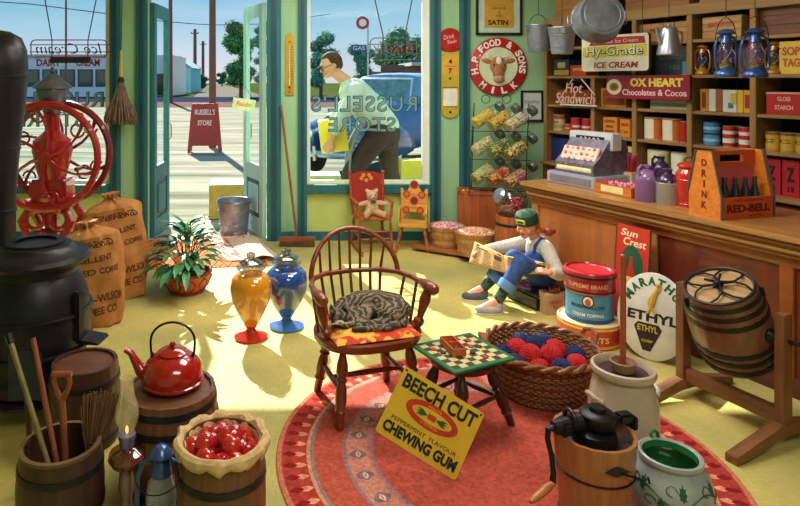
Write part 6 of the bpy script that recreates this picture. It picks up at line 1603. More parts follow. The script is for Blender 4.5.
MB().tube([(-.165, 0, .405), (-.19, 0, .40), (-.196, -.004, .37), (-.192, -.02, .32), (-.198, -.04, .27), (-.205, -.045, .24)], [.010, .011, .010, .009, .010, .012], IRON, seg=10, M=GM).build('crank_arm', t)
MB().tube([(-.195, -.045, .243), (-.235, -.055, .232), (-.29, -.07, .218), (-.315, -.077, .212)], [.008, .0145, .013, .007], wood((176, 106, 52), 'x'), seg=12, M=GM).build('crank_grip', t)
MB().prism([(-.045, 0), (0, .018), (.045, 0), (0, -.018)], .003, BLACK, M=RZ(6) @ T((0, -.1385, .305)) @ RX(-4)).build('maker_plate', t)
MB().tube([(.03, -.139, .30), (.09, -.125, .275), (.125, -.10, .25), (.155, -.075, .245), (.16, -.075, .225)], .004, IRON, seg=6).build('side_hook', t)

# ---- stoneware jar with vine
jX, jY = at(670, 80, 2.27).x, 2.27
t = thing('stoneware_jar', 'squat grey stoneware jar with green glaze inside and a painted green vine', 'jar', (jX, jY, RZT)); t.scale = (.96, .96, .95)
GS = mat((142, 150, 152), .35, rgb2=(172, 178, 174), scale=(9, 9, 9), coat=.5); GG = mat((30, 98, 54), .15, rgb2=(60, 140, 74), scale=(9, 9, 9), coat=1)
MB().lathe([(.094, .286), (.090, .262), (.112, .235), (.13, .17), (.11, .07), (0, .05)], GG, seg=44).build('green_glaze', t)
body_r = [(0, 0), (.085, 0), (.095, .008), (.128, .07), (.144, .13), (.145, .185), (.130, .230), (.107, .254), (.104, .264), (.112, .278), (.110, .290), (.102, .293), (.094, .286)]
MB().lathe(body_r, GS, seg=48).build('jar_body', t)
def jr(z):
    for (r0, z0), (r1, z1) in zip(body_r[1:8], body_r[2:9]):
        if z0 <= z <= z1: return r0 + (r1 - r0) * (z - z0) / max(1e-6, z1 - z0)
    return .1
VG = mat((34, 84, 62), .4); mb = MB()
def vp(a, z, o=.002): r = jr(z) + o; return (r * math.cos(math.radians(a)), r * math.sin(math.radians(a)), z)
mb.tube([vp(a, .190 + .022 * math.sin(math.radians(a * 4.0))) for a in range(-190, 12, 6)], .0026, VG, seg=5)
for a, z, s_ in ((-160, .21, 1), (-132, .165, -1), (-104, .215, 1), (-76, .16, -1), (-50, .215, 1), (-24, .17, -1)):
    pts = [(0, 0), (.2, .35), (.1, .6), (.45, .55), (.6, .9), (.75, .55), (1.1, .6), (.9, .3), (1.15, 0), (.9, -.3), (1.1, -.6), (.75, -.5), (.55, -.8), (.4, -.45), (.1, -.5), (.2, -.25)]
    k = .030; mb.add([vp(a + (x - .5) * k * 420 * .8 * 1.0, max(.02, z + y * k * 1.1), .0028) for x, y in pts], [tuple(range(len(pts)))], VG)
    mb.tube([vp(a - 14 + 8 * math.cos(q), z + .004 + .016 * math.sin(q)) for q in [i * .6 for i in range(9)]], .0018, VG, seg=4)
mb.build('painted_vine', t)
MB().tube([(-.012, .104, .284), (-.014, .106, .307), (0, .106, .316), (.014, .106, .307), (.012, .104, .284)], .007, GG, seg=8).build('rim_loop', t)
# ================================================================ COUNTER
CT = .85
OAK = wood((182, 130, 74), 'x', var=.22, rough=.35, coat=.35, f=.6); OAKD = wood((160, 84, 34), 'x', var=.22, rough=.4, coat=.3, f=.6)
co_ = Vector((1.94, 4.45, 0)) + f2 * -.51
t = thing('counter', 'long polished wooden shop counter running along the right side', 'counter', co_, SA)
LN = 3.5
MB().box((LN / 2, .375, CT - .0175), (LN, .75, .035), OAK, bev=.008).build('worktop', t)
MB().box((LN / 2, .035, CT - .05), (LN - .03, .03, .03), OAKD, bev=.008).box((LN / 2, .05, CT - .085), (LN - .05, .03, .035), OAK, bev=.01).box((LN / 2, .065, CT - .115), (LN - .06, .03, .02), OAKD, bev=.005).box((.03, .375, CT - .05), (.03, .70, .03), OAKD, bev=.008).build('moulding', t)
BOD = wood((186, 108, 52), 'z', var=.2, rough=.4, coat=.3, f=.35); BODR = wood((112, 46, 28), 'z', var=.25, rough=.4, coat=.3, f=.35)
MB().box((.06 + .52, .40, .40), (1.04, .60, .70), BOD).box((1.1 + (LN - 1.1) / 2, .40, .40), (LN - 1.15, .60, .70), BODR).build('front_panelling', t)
mb = MB()
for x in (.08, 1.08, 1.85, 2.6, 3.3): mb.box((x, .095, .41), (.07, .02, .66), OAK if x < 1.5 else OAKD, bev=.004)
mb.box((LN / 2, .095, .70), (LN - .1, .022, .06), OAKD, bev=.004)
mb.build('stile', t)
MB().box((LN / 2, .10, .05), (LN - .06, .05, .10), wood((96, 44, 28), 'x'), bev=.006).build('plinth', t)

def onc(px, py):
    return fl(px, py, CT)
# ---- cash register
r0 = fl(590, 184, CT)
t = thing('cash_register', 'silver cash register on the counter below the hot sandwich sign', 'cash register', (r0.x, r0.y, CT), SA)
SV = mat((196, 198, 212), .35, .35, var=.12, scale=(14, 14, 14)); SVD = mat((104, 98, 116), .4, .5, rgb2=(146, 140, 156), scale=(30, 30, 30), bump=.3)
MB().box((0, 0, .045), (.46, .42, .09), SV, bev=.008).build('cash_drawer', t)
MB().box((0, -.212, .045), (.38, .006, .05), mat((160, 150, 170), .4, .4), bev=.002).build('drawer_front', t)
out = [(-.17, .09), (.19, .09), (.19, .28), (.17, .335), (.10, .37), (.02, .375), (-.02, .33), (-.10, .23), (-.17, .17)]
MB().prism(out, .36, SVD, M=RZ(90) @ Matrix.Identity(4)).build('side_housing', t)
MB().box((0, .05, .335), (.40, .10, .13), mat((226, 228, 234), .35, .2), bev=.006).build('display_top', t)
MB().box((0, -.001, .345), (.26, .006, .05), mat((40, 46, 54), .15)).build('display_window', t)
mb = MB(); 
for i in range(5): mb.text('%d' % ((i * 3) % 10), .022, .03, WHITE, FACE(-.08 + i * .04, -.0045, .345))
mb.build('display_figures', t)
KM = T((0, -.105, .185)) @ RX(-62 + 18) 
MB().box((0, 0, 0), (.33, .02, .2), mat((236, 206, 190), .5), M=T((0, -.125, .20)) @ RX(-28), bev=.004).build('key_plate', t)
mb = MB()
for i in range(6):
    for j in range(4): mb.lathe([(0, 0), (.011, 0), (.012, .005), (.009, .01), (0, .011)], mat([(226, 150, 150), (240, 226, 200), (210, 120, 130)][(i + j) % 3], .4), M=T((0, -.125, .20)) @ RX(-28) @ FACE(-.125 + i * .05, -.011, -.05 + j * .045), seg=12)
mb.build('key', t)
MB().prism([(-.16, -.09), (.16, -.09), (.16, -.045), (-.16, -.045)], .004, mat((236, 224, 150), .6), M=T((0, -.125, .20)) @ RX(-28) @ T((0, -.012, 0))).build('price_strip', t)

# ---- small counter goods
p = onc(621, 194)
t = thing('candy_tray', 'shallow wooden tray of pink candies in front of the cash register', 'tray', (p.x, p.y, CT), SA)
TW = wood((206, 120, 50), 'x')
MB().box((0, 0, .008), (.30, .17, .012), TW).box((0, -.085, .035), (.30, .01, .065), TW).box((0, .085, .035), (.30, .01, .065), TW).box((-.145, 0, .035), (.01, .16, .065), TW).box((.145, 0, .035), (.01, .16, .065), TW).build('tray_body', t)
MB().box((0, -.0905, .038), (.18, .003, .045), mat((246, 226, 160), .6)).build('paper_label', t)
mb = MB(); rnd = random.Random(12)
for i in range(150): mb.ball((rnd.uniform(-.13, .13), rnd.uniform(-.07, .07), .05 + rnd.uniform(0, .024)), .009, mat(rnd.choice([(240, 130, 160), (220, 60, 110), (250, 200, 214)]), .4), seg=6, rings=4)
mb.box((0, 0, .035), (.28, .15, .04), mat((220, 60, 110), .4)).build('candies', t)
p = onc(633, 187.5)
t = thing('display_carton', 'small cream and pink carton holding red candy sticks on the counter', 'box', (p.x, p.y + .06, CT), SA)
MB().box((0, 0, .055), (.12, .09, .11), mat((238, 206, 176), .6), bev=.003).box((0, -.046, .055), (.09, .003, .06), mat((226, 140, 130), .6)).build('carton_body', t)
mb = MB()
for i in range(12): mb.tube([(-.03 + (i % 4) * .02, -.02 + (i // 4) * .02, .1), (-.055 + (i % 4) * .036, -.03 + (i // 4) * .03, .215 + .02 * ((i * 7) % 3))], .007, mat((190, 50, 70) if i % 5 else (196, 110, 60), .35, coat=.5), seg=7)
mb.build('candy_sticks', t); 
def jug(label, px, py, r, h, low, top, crock=False, ang=200):
    p = onc(px, py); t = thing('jug', label, 'jug', (p.x, p.y, CT), 0)
    ml = mat(low, .3, var=.12, coat=.6, scale=(20, 20, 6)); mt = mat(top, .25, var=.15, coat=.7)
    MB().lathe([(0, 0), (r * .96, 0), (r, .005), (r, h * .58), (r * (1.03 if crock else 1), h * .6), (r * .98, h * .62)], ml, seg=32).build('jug_body', t)
    MB().lathe([(r * .98, h * .62), (r * .93, h * .7), (r * .7, h * .8), (r * .34, h * .87), (r * .26, h * .91), (r * .36, h * .94), (r * .36, h), (r * .2, h), (0, h * .98)], mt, seg=32).build('shoulder', t)
    a = math.radians(ang); c, s_ = math.cos(a), math.sin(a)
    MB().tube([(c * q * r, s_ * q * r, z * h) for q, z in ((.3, .95), (.7, 1.0), (1.0, .92), (1.02, .8), (.86, .72))], r * .13, mt, seg=8).build('handle', t)
    return t
jug('mauve stoneware jug on the counter beside the candy tray', 647, 200.5, .073, .235, (134, 92, 150), (150, 108, 168))
jug('jug with a pale grey base and dark purple shoulders, next to the red milk can', 668, 203.5, .072, .225, (164, 158, 154), (58, 32, 76), True, ang=150)
jug('dark purple jug standing behind the two front jugs', 661, 193, .068, .26, (66, 44, 90), (54, 30, 74), ang=190)
p = onc(689, 206)
t = thing('milk_can', 'glossy red lidded can between the jugs and the bottle crate', 'can', (p.x, p.y, CT), 0)
RCN = mat((206, 44, 36), .2, coat=.9, var=.14)
MB().lathe([(0, 0), (.073, 0), (.076, .006), (.076, .19), (.07, .215), (.055, .232), (.052, .245), (0, .245)], RCN, seg=36).build('can_body', t)
l = MB().lathe([(0, .245), (.06, .245), (.066, .25), (.066, .258), (.056, .27), (.03, .278), (0, .28)], RCN, seg=32).build('lid', t)
MB().tube([(-.025, 0, .275), (-.026, 0, .30), (0, 0, .312), (.026, 0, .30), (.025, 0, .275)], .005, mat((150, 100, 50), .3, .6), seg=8).build('lid_handle', l)
for z in (.02, .17): MB().ring(.076, .003, RCN, M=T((0, 0, z)), seg=36, tseg=6).build('raised_band', t)

# ---- soda crate
a, b_ = fl(722, 220, CT), fl(771, 216.5, CT); d = b_ - a; yw = math.degrees(math.atan2(d.y, d.x)); w = d.length
ctr = a + d * .5
t = thing('bottle_crate', 'orange wooden RED-BELL bottle carrier standing on the counter', 'crate', (ctr.x, ctr.y, CT), yw)
OC = wood((220, 128, 44), 'x', var=.2); OCR = mat((210, 88, 42), .5, var=.1); ST = mat((92, 92, 100), .45, .4)
D_ = .21; hf = .125; he = .385; w_ = w
MB().box((0, -.0 - .005, hf / 2), (w_, .012, hf), OCR).build('front_board', t); MB().box((0, D_, hf / 2), (w_, .012, hf), OC).box((0, D_ / 2, .006), (w_, D_, .012), OC).build('rear_board', t)
for s_ in (-1, 1):
    o = MB().prism([(-D_ / 2, 0), (D_ / 2, 0), (D_ / 2, hf), (.05, he), (-.05, he), (-D_ / 2, hf)], .014, OC, M=T((s_ * (w_ / 2 + .004), D_ / 2, 0)) @ RZ(-90)).build('end_board', t)
    MB().tube([(s_ * (w_ / 2 + .012), -.010, .0), (s_ * (w_ / 2 + .012), -.010, hf), (s_ * (w_ / 2 + .012), D_ / 2 - .054, he + .004), (s_ * (w_ / 2 + .012), D_ / 2 + .054, he + .004), (s_ * (w_ / 2 + .012), D_ + .008, hf)], .007, ST, seg=6).build('metal_edge', t)
hb = [(-w_ / 2, he - .085), (w_ / 2, he - .085), (w_ / 2, he - .01), (-w_ / 2, he - .01)]
mb = MB()
mb.box((0, D_ / 2, he - .015), (w_, .02, .025), OCR).box((0, D_ / 2, he - .085), (w_, .02, .03), OCR).box((-w_ * .37, D_ / 2, he - .05), (w_ * .26, .02, .05), OCR).box((w_ * .37, D_ / 2, he - .05), (w_ * .26, .02, .05), OCR)
mb.build('handle_board', t)
MB().box((0, D_ / 2, .2), (w_ - .01, .008, .19), mat((214, 96, 110), .6)).build('divider', t)
mb = MB(); NV = mat((60, 34, 60), .5)
mb.text('RED-BELL', w_ * .88, .045, mat((110, 20, 24), .5), FACE(0, -.0112, .062), bold=.045)
mb.text('DELICIOUS SODAS', w_ * .6, .010, NV, FACE(0, -.0112, .108)); mb.text('BOTTLED', w_ * .3, .010, NV, FACE(.06, -.0112, .018))
for i, ch in enumerate('DRINK'): mb.text(ch, .035 if ch != 'I' else .012, .042, mat((120, 30, 24), .5), T((-w_ / 2 - .0112, D_ / 2, .315 - i * .062)) @ RZ(-90) @ RX(90), bold=.04)
mb.build('lettering', t)
Rc = RZ(yw)
bt = thing('soda_bottle', 'x', 'bottle', (0, 0, 0), 0, 'soda bottles in the orange carrier')
MB().lathe([(0, 0), (.026, 0), (.028, .005), (.028, .10), (.024, .13), (.013, .17), (.011, .20), (.013, .205), (.013, .213), (0, .213)], mat((44, 54, 58), .12, coat=1, var=.1), seg=18).build('bottle_glass', bt)
MB().lathe([(.0285, .05), (.0288, .05), (.0288, .09), (.0285, .09)], mat((190, 196, 190), .5), seg=18).build('bottle_label', bt)
MB().lathe([(0, .213), (.014, .210), (.015, .217), (0, .221)], mat((150, 60, 50), .4, .4), seg=14).build('crown_cap', bt)
bl_ = [(-.105, .05, 'leftmost soda bottle in the front row of the orange carrier'), (-.025, .05, 'second soda bottle from the left in the front row of the carrier'), (.05, .05, 'third soda bottle from the left in the front row of the carrier'), (.12, .05, 'rightmost soda bottle in the front row of the orange carrier')]
for k, (x, y, lb) in enumerate(bl_):
    o = bt if k == 0 else dup(bt, (0, 0, 0)); v = Rc @ Vector((x, y, 0)); o.location = (ctr.x + v.x, ctr.y + v.y, CT + .014); o['label'] = lb

# ================================================================ SHELVES
so_ = Vector((2.45, 6.2, 0))
def sp(px, z=0, d=0.0):
    o = so_ + g2 * d; r = (px - VX) / FOC; tt = (r * o.y - o.x) / (f2.x - r * f2.y); v = o + f2 * tt; return Vector((v.x, v.y, z)), tt
LV = [.85, 1.15, 1.41, 1.69, 1.965, 2.24]
SHW = wood((158, 120, 68), 'x', var=.22, rough=.5); SHV = wood((158, 120, 68), 'z', var=.22, rough=.5); SHB = wood((44, 30, 28), 'z', var=.3, rough=.8)
t = thing('shelving', 'tall wooden wall shelving full of goods behind the counter', 'shelves', so_, SA)
LS = 3.7; DP = .32
MB().box((LS / 2, DP + .006, 1.13), (LS, .012, 2.26), SHB).build('back_panel', t)
for z in LV[1:]:
    MB().box((LS / 2, DP / 2 - .0, z - .0125), (LS, DP, .025), SHW, bev=.003).build('shelf', t)
MB().box((LS / 2, -.012, 2.20), (LS + .01, .02, .085), SHW, bev=.004).build('top_rail', t)
ups = [(0.012, .85, 2.24), (.58, .85, 1.665), (1.004, .85, 2.24), (1.486, .85, 2.24), (1.95, .85, 2.24), (2.43, .85, 2.24), (2.95, .85, 2.24), (3.45, .85, 2.24)]
for x, z0, z1 in ups: MB().box((x, .004 - .008, (z0 + z1) / 2), (.042, .016, z1 - z0), SHV, bev=.003).box((x, DP / 2, (z0 + z1) / 2), (.018, DP - .01, z1 - z0), SHV).build('upright', t)
BC_ = wood((120, 62, 34), 'z', var=.25)
MB().box((LS / 2, DP / 2 - .02, .41), (LS, DP + .02, .82), BC_).box((LS / 2, DP / 2 - .04, .835), (LS, DP + .07, .03), SHW, bev=.004).build('base_cabinet', t)
for k in range(6):
    d = MB().box((.32 + k * .6, -.036, .44), (.54, .016, .68), BC_, bev=.006).box((.32 + k * .6, -.046, .44), (.40, .008, .54), wood((104, 52, 30), 'z')).build('cabinet_door', t)
    MB().ball((.53 + k * .6, -.055, .5), .014, BRASS, seg=10, rings=8).build('knob', d)

def sbox(px0, px1, lv, h, col, label, name='carton', cat='box', d=.05, dep=.16, txt=None, tcol=(40, 30, 30), patch=None, group=None, lift=0, roll=0, wd=False):
    v0, t0 = sp(px0, LV[lv], d); v1, t1 = sp(px1, LV[lv], d); w = abs(t1 - t0); c = (v0 + v1) / 2 + g2 * dep / 2
    t = thing(name, label, cat, (c.x, c.y, LV[lv] + .0005 + lift), SA, group)
    m = wood(col, 'x') if wd else mat(col, .55, var=.08)
    b = MB(); b.box((0, 0, h / 2), (w, dep, h), m, bev=.003)
    if wd:
        for k in range(3): b.box((0, -dep / 2 - .004, h * (k + .5) / 3), (w, .008, h / 3 - .008), m, bev=.002)
    b.build('box_body', t)
    y = -dep / 2 - (.009 if wd else .001)
    if patch:
        b = MB()
        for (cx, cz, pw, ph, pc) in patch: 
            if pc is not None: b.box((cx * w, y, cz * h), (pw * w, .002, ph * h), mat(pc, .55, var=.05))
        b.build('printed_panel', t)
    if txt:
        b = MB()
        for s_, tz, tw, thh in txt: b.text(s_, tw * w, thh * h, mat(tcol, .55), FACE(0, y - .0018, tz * h), bold=.03)
        b.build('lettering', t)
    return t
def scan(px, lv, r, h, col, label, d=.09, bands=(), lid=None, txt=None, tcol=(240, 230, 210), lift=0, group=None, sides=None, name='tin_can'):
    v, _ = sp(px, LV[lv], d); t = thing(name, label, 'tin', (v.x, v.y, LV[lv] + .0005 + lift), SA - 8, group)
    MB().lathe([(0, 0), (r, 0), (r, h), (0, h)], mat(col, .35, var=.06, coat=.3), seg=28).build('can_body', t)
    b = MB(); lm = lid or (190, 180, 160)
    for z in (0, h - .004): b.lathe([(r, z), (r + .003, z), (r + .003, z + .004), (r, z + .005)], mat(lm, .3, .5), seg=28)
    b.lathe([(0, h + .0005), (r - .003, h + .0005), (r - .003, h + .002), (0, h + .002)], mat(lm, .3, .5), seg=28); b.build('rim', t)
    if bands:
        b = MB()
        for z0, z1, c in bands: b.lathe([(r + .001, z0 * h), (r + .002, z0 * h), (r + .002, z1 * h), (r + .001, z1 * h)], mat(c, .4, var=.05), seg=28)
        b.build('label_band', t)
    if sides:
        b = MB(); b.lathe([(r + .0012, h * .06), (r + .0022, h * .06), (r + .0022, h * .94), (r + .0012, h * .94)], mat(sides, .4, var=.05), seg=20, a0=-130, a1=-50); b.build('paper_label', t)
    if txt:
        b = MB(); wrap(b, txt, r + .0015, h * .55, min(r * 1.7, .12), h * .18, mat(tcol, .4), a0=-90); b.build('lettering', t, doubles=False)
    return t
# level 0 (on the base cabinet)
sbox(551, 569, 0, .23, (38, 56, 110), 'dark blue box on the bottom shelf behind the cash register', d=.06)
for px0, px1, lb in ((604, 617, 'yellow and blue carton just right of the cash register, left of its pair'), (619, 632, 'yellow and blue carton just right of the cash register, right of its pair')):
    sbox(px0, px1, 0, .22, (206, 204, 96), lb, patch=[(0, .42, .98, .72, (50, 66, 110)), (0, .42, .55, .4, (150, 170, 190)), (0, .42, .35, .24, (40, 70, 140))], group='yellow and blue cartons', dep=.1)
scan(659, 0, .082, .215, (214, 206, 130), 'cream and green canister on the bottom shelf behind the purple jugs', bands=((.0, .25, (220, 190, 100)), (.85, 1, (232, 226, 190))), sides=(236, 230, 190), d=.1, lid=(220, 214, 190))
scan(683, 0, .082, .215, (206, 210, 140), 'white and yellow canister on the bottom shelf behind the red can', bands=((.0, .2, (222, 196, 90)),), sides=(240, 236, 214), d=.1, lid=(226, 220, 200))
for px, lb in ((763, 'left'), (782, 'second'), (803, 'third')):
    sbox(px, px + 17.5, 0, .25, (176, 26, 38), 'red box with a large black letter Z, %s along the bottom right shelf' % lb, txt=[('Z', .6, .45, .4), ('2 B', .2, .4, .14)], tcol=(50, 14, 20), group='red Z boxes', dep=.14)
# level 1
v = scan(559.5, 1, .058, .155, (206, 188, 150), 'cream tin with a red rim on the second shelf above the cash register', bands=((.75, .95, (186, 60, 50)), (.15, .4, (180, 150, 90))), txt='TEA', tcol=(90, 60, 40))
scan(568.5, 1, .033, .075, (196, 60, 48), 'small red tin in front of the cream tin', d=.03, bands=((.4, .6, (220, 150, 60)),))
for px, lb in ((576, 'left'), (587, 'right')): scan(px, 1, .045, .135, (196, 34, 50), 'red tin with a white band on the second shelf, %s of the pair' % lb, bands=((.35, .5, (230, 214, 204)),), group='red tins with white band')
sbox(603, 617, 1, .165, (222, 146, 52), 'orange carton with brown printing on the second shelf, wider of the pair', txt=[('COCOA', .78, .75, .16), ('FINE', .5, .5, .14), ('BRAND', .25, .7, .14)], tcol=(130, 50, 20))
sbox(620, 630, 1, .155, (224, 140, 48), 'narrow orange carton at the right of the second shelf middle bay', txt=[('RICE', .7, .7, .16), ('1 LB', .3, .6, .14)], tcol=(150, 50, 20))
for px, lb in ((654.5, 'left'), (673, 'right')): scan(px, 1, .073, .185, (214, 120, 50), 'tall can with a white front and red sides, %s of the pair' % lb, sides=(240, 232, 208), bands=((.9, 1, (190, 60, 40)),), d=.09, group='white fronted tall cans', lid=(220, 200, 160))
scan(684.5, 1, .03, .17, (186, 40, 40), 'narrow red tin squeezed beside the upright', d=.07)
scan(712, 1, .055, .085, (80, 150, 196), 'light blue tin on the second shelf, lower of two stacked', bands=((.35, .6, (150, 196, 220)),), lid=(60, 120, 160)); scan(712, 1, .055, .085, (64, 130, 184), 'light blue tin on the second shelf, upper of two stacked', bands=((.35, .6, (150, 196, 220)),), lift=.091, lid=(60, 120, 160))
for px, dd, lb in ((729, .07, 'left'), (738.5, .16, 'middle'), (745.5, .06, 'right')): scan(px, 1, .038, .155, (198, 34, 36), 'red can with a white band, %s of the three behind the bottle crate' % lb, d=dd, bands=((.2, .42, (236, 230, 222)), (.62, .78, (236, 226, 214))), txt=None, group='red and white cans')
for px, lb in ((773, 'left'), (788.5, 'middle'), (804, 'right')): scan(px, 1, .046, .135, (214, 172, 66), 'gold can with a black crescent, %s of the row at the right edge' % lb, bands=((.0, .1, (180, 130, 50)), (.86, .96, (150, 80, 40))), txt='C', tcol=(60, 30, 20), group='gold cans')
# level 2
sbox(557, 591, 2, .15, (108, 56, 34), 'brown box behind the neon hot sandwich sign', patch=[(0, .5, .9, .75, (150, 84, 44))])
sbox(601, 626, 2, .165, (218, 146, 62), 'orange framed carton below the ice cream sign', patch=[(0, .5, .86, .8, (150, 78, 44)), (0, .5, .5, .5, (190, 110, 52))])
sbox(650, 688, 2, .075, (206, 204, 176), 'flat silvery tray box below the chocolates sign', name='flat_box', patch=[(0, .5, .96, .4, (160, 160, 140))])
for a, b2, hh, c, pt, lb in ((700, 708, .17, (226, 166, 48), [(0, .5, .5, .7, (160, 70, 40))], 'yellow carton with a brown panel at the left of the upper middle shelf'), (708.5, 715.5, .17, (236, 232, 222), None, 'plain white carton beside the yellow and brown one'), (716, 722, .17, (166, 104, 58), None, 'narrow brown carton between the white cartons'),
                             (722.5, 736.5, .165, (236, 234, 228), [(.3, .6, .4, .5, (232, 190, 60)), (.1, .3, .35, .25, (40, 130, 160))], 'wide white carton with a yellow and teal picture'), (737, 743, .165, (236, 196, 60), None, 'narrow bright yellow carton'), (743.5, 751, .165, (228, 176, 50), [(0, .5, .6, .6, (176, 40, 50))], 'yellow carton with a red oval panel next to the upright')):
    sbox(a, b2, 2, hh, c, lb, patch=pt, dep=.1)
sbox(766, 803, 2, .155, (190, 36, 36), 'red GLOSS STARCH box on the shelf at the right edge', txt=[('GLOSS', .7, .36, .2), ('STARCH', .32, .5, .2)], tcol=(240, 190, 160), patch=[(0, .96, 1, .08, (220, 170, 150))])
# level 3
sbox(554, 569, 3, .16, (40, 66, 116), 'dark blue box with a yellow label on the shelf left of the ice cream sign', patch=[(0, .65, .5, .35, (206, 196, 110)), (0, .2, .96, .3, (200, 170, 60))])
sbox(570, 586, 3, .10, (204, 74, 36), 'low orange red box beside the ice cream sign', txt=[('SPICE', .6, .6, .25)], tcol=(240, 190, 120))
sbox(655, 689, 3, .235, (46, 62, 74), 'dark slate box with faint writing behind the coffee pot', txt=[('Choice', .65, .7, .22), ('Teas', .3, .5, .2)], tcol=(84, 96, 104))
scan(686, 3, .025, .10, (80, 140, 176), 'little light blue tin beside the slate box', d=.02)
for a, b2, c, lb in ((695, 709, (70, 40, 32), 'dark brown carton behind the little amber lantern'), (711, 722, (92, 54, 38), 'brown carton just right of the little amber lantern'), (738, 750, (110, 70, 44), 'brown carton behind the second blue lantern')):
    sbox(a, b2, 3, .23, c, lb, d=.12, dep=.12)
sbox(779, 804, 3, .225, (226, 190, 72), 'yellow SOP TAG box on the shelf at the right edge', txt=[('SOP', .7, .7, .26), ('TAG', .35, .7, .26)], tcol=(190, 90, 40))
# level 4 crates
sbox(640, 688, 4, .155, (178, 130, 70), 'pale wooden crate on the high shelf behind the coffee pot', name='wooden_crate', cat='crate', wd=True, txt=[('FINEST', .6, .5, .25)], tcol=(120, 80, 50))
sbox(703, 742, 4, .165, (190, 148, 92), 'wooden crate with faded red printing on the high shelf above the blue lantern', name='wooden_crate', cat='crate', wd=True, txt=[('BISCUIT CO.', .62, .7, .22)], tcol=(196, 80, 50))
sbox(760, 806, 4, .20, (118, 72, 48), 'dark slatted wooden crate on the high shelf at the right edge', name='wooden_crate', cat='crate', wd=True)
# level 5 on top
sbox(556, 603, 5, .24, (170, 118, 62), 'rough wooden crate on top of the shelving at the left end', name='wooden_crate', cat='crate', wd=True, d=.02, dep=.2)
sbox(626, 690, 5, .24, (150, 92, 50), 'reddish wooden crate on top of the shelving behind the wash tub', name='wooden_crate', cat='crate', wd=True, d=.04, dep=.2)
sbox(700, 760, 5, .22, (160, 110, 64), 'wooden crate on top of the shelving near the right edge', name='wooden_crate', cat='crate', wd=True, d=.02, dep=.2)

# ---- signs hung in front of the shelves
def hung(name, label, px0, px1, z0, z1, d, th=.02, rot=0):
    v0, t0 = sp(px0, 0, d); v1, t1 = sp(px1, 0, d); c = (v0 + v1) / 2
    return thing(name, label, 'sign', (c.x, c.y, (z0 + z1) / 2), SA), abs(t1 - t0), z1 - z0
WM = mat((60, 56, 50), .5, .5)
v0, _ = sp(583, 0, -.14); zt = EYE + (80 - 37.5) / FOC * v0.y; zb = EYE + (80 - 71.5) / FOC * v0.y
t, w, h = hung('hanging_sign', 'white and yellow Hy-Grade ice cream sign hung in front of the shelves', 583, 650, zb, zt, -.14)
o = MB().prism(rrect(w, h, .03), .03, mat((236, 232, 218), .4, coat=.4), m2=mat((90, 60, 50), .5)).build('panel', t)
MB().prism([(-w * .48, -.035), (w * .48, -.035), (w * .48, h * .20), (-w * .48, h * .20)], .002, mat((216, 214, 74), .4), M=T((0, -.0162, 0))).build('yellow_band', t)
MB().prism([(-w * .38, h * .23), (w * .46, h * .23), (w * .44, h * .42), (-w * .30, h * .46)], .002, mat((176, 46, 40), .4), M=T((0, -.0162, 0))).build('red_band', t)
mb = MB(); mb.text('Hy-Grade', w * .86, h * .36, mat((70, 60, 40), .4), FACE(.002, -.0175, .008), bold=.05, ex=.0008); mb.text('Hy-Grade', w * .84, h * .34, mat((250, 246, 220), .4), FACE(0, -.0178, .011), bold=.0, ex=.002)
mb.text('ICE CREAM', w * .66, h * .17, mat((170, 44, 36), .4), FACE(.02, -.0165, -h * .33), bold=.03, shear=.15); mb.text('Delicious Ice Cream', w * .66, h * .10, mat((240, 214, 200), .4), FACE(.02, -.0178, h * .33), shear=.2); mb.build('lettering', t)
mb = MB()
for x in (-w * .4, w * .4): mb.tube([(x, 0, h / 2), (x, 0, 3.045 - (zt + zb) / 2)], .003, WM, seg=5)
mb.build('hanging_wire', t)
v0, _ = sp(608, 0, -.05); zt = EYE + (80 - 75.5) / FOC * v0.y; zb = EYE + (80 - 98) / FOC * v0.y
t, w, h = hung('shelf_sign', 'dark red Ox Heart chocolates and cocoa sign fixed to the shelves', 608, 691, zb, zt, -.05)
MB().prism(rrect(w, h, .02), .03, mat((150, 24, 48), .35, coat=.5), m2=mat((90, 20, 30), .5)).build('panel', t)
MB().box((0, .03, -h * .3), (w * .9, .035, .02), SHW).build('fixing_batten', t)
mb = MB(); mb.text('OX HEART', w * .62, h * .36, mat((236, 214, 90), .4), FACE(w * .12, -.0155, h * .2), bold=.05); mb.text('Chocolates & Cocoa', w * .76, h * .26, mat((244, 206, 206), .4), FACE(w * .09, -.0155, -h * .22), bold=.02); mb.build('lettering', t)
mb = MB(); mb.lathe([(0, 0), (.075, 0), (.075, .002), (0, .002)], mat((226, 206, 176), .4), M=FACE(-w * .40, -.0155, 0), seg=24, sy=.9); mb.lathe([(0, .002), (.045, .002), (.045, .003), (0, .003)], mat((110, 130, 70), .4), M=FACE(-w * .40, -.0155, 0), seg=20, sy=.8); mb.lathe([(0, .003), (.02, .003), (.02, .004), (0, .004)], mat((180, 40, 50), .4), M=FACE(-w * .40, -.0155, 0), seg=16); mb.build('emblem', t)
v0, _ = sp(576, 0, -.04); zt = EYE + (80 - 79) / FOC * v0.y; zb = EYE + (80 - 105) / FOC * v0.y
t, w, h = hung('neon_sign', 'pale pink neon Hot Sandwich sign on the shelves above the cash register', 557, 597, zb, zt, -.06)
NE = mat((240, 186, 176), .4, var=.04)
mb = MB(); mb.text('Hot', w * .42, h * .38, NE, FACE(-w * .02, -.012, h * .16), ex=.012, bold=-.005, shear=.2); mb.text('Sandwich', w * .98, h * .42, NE, FACE(0, -.012, -h * .24), ex=.012, bold=-.005, shear=.2); mb.build('glass_lettering', t)
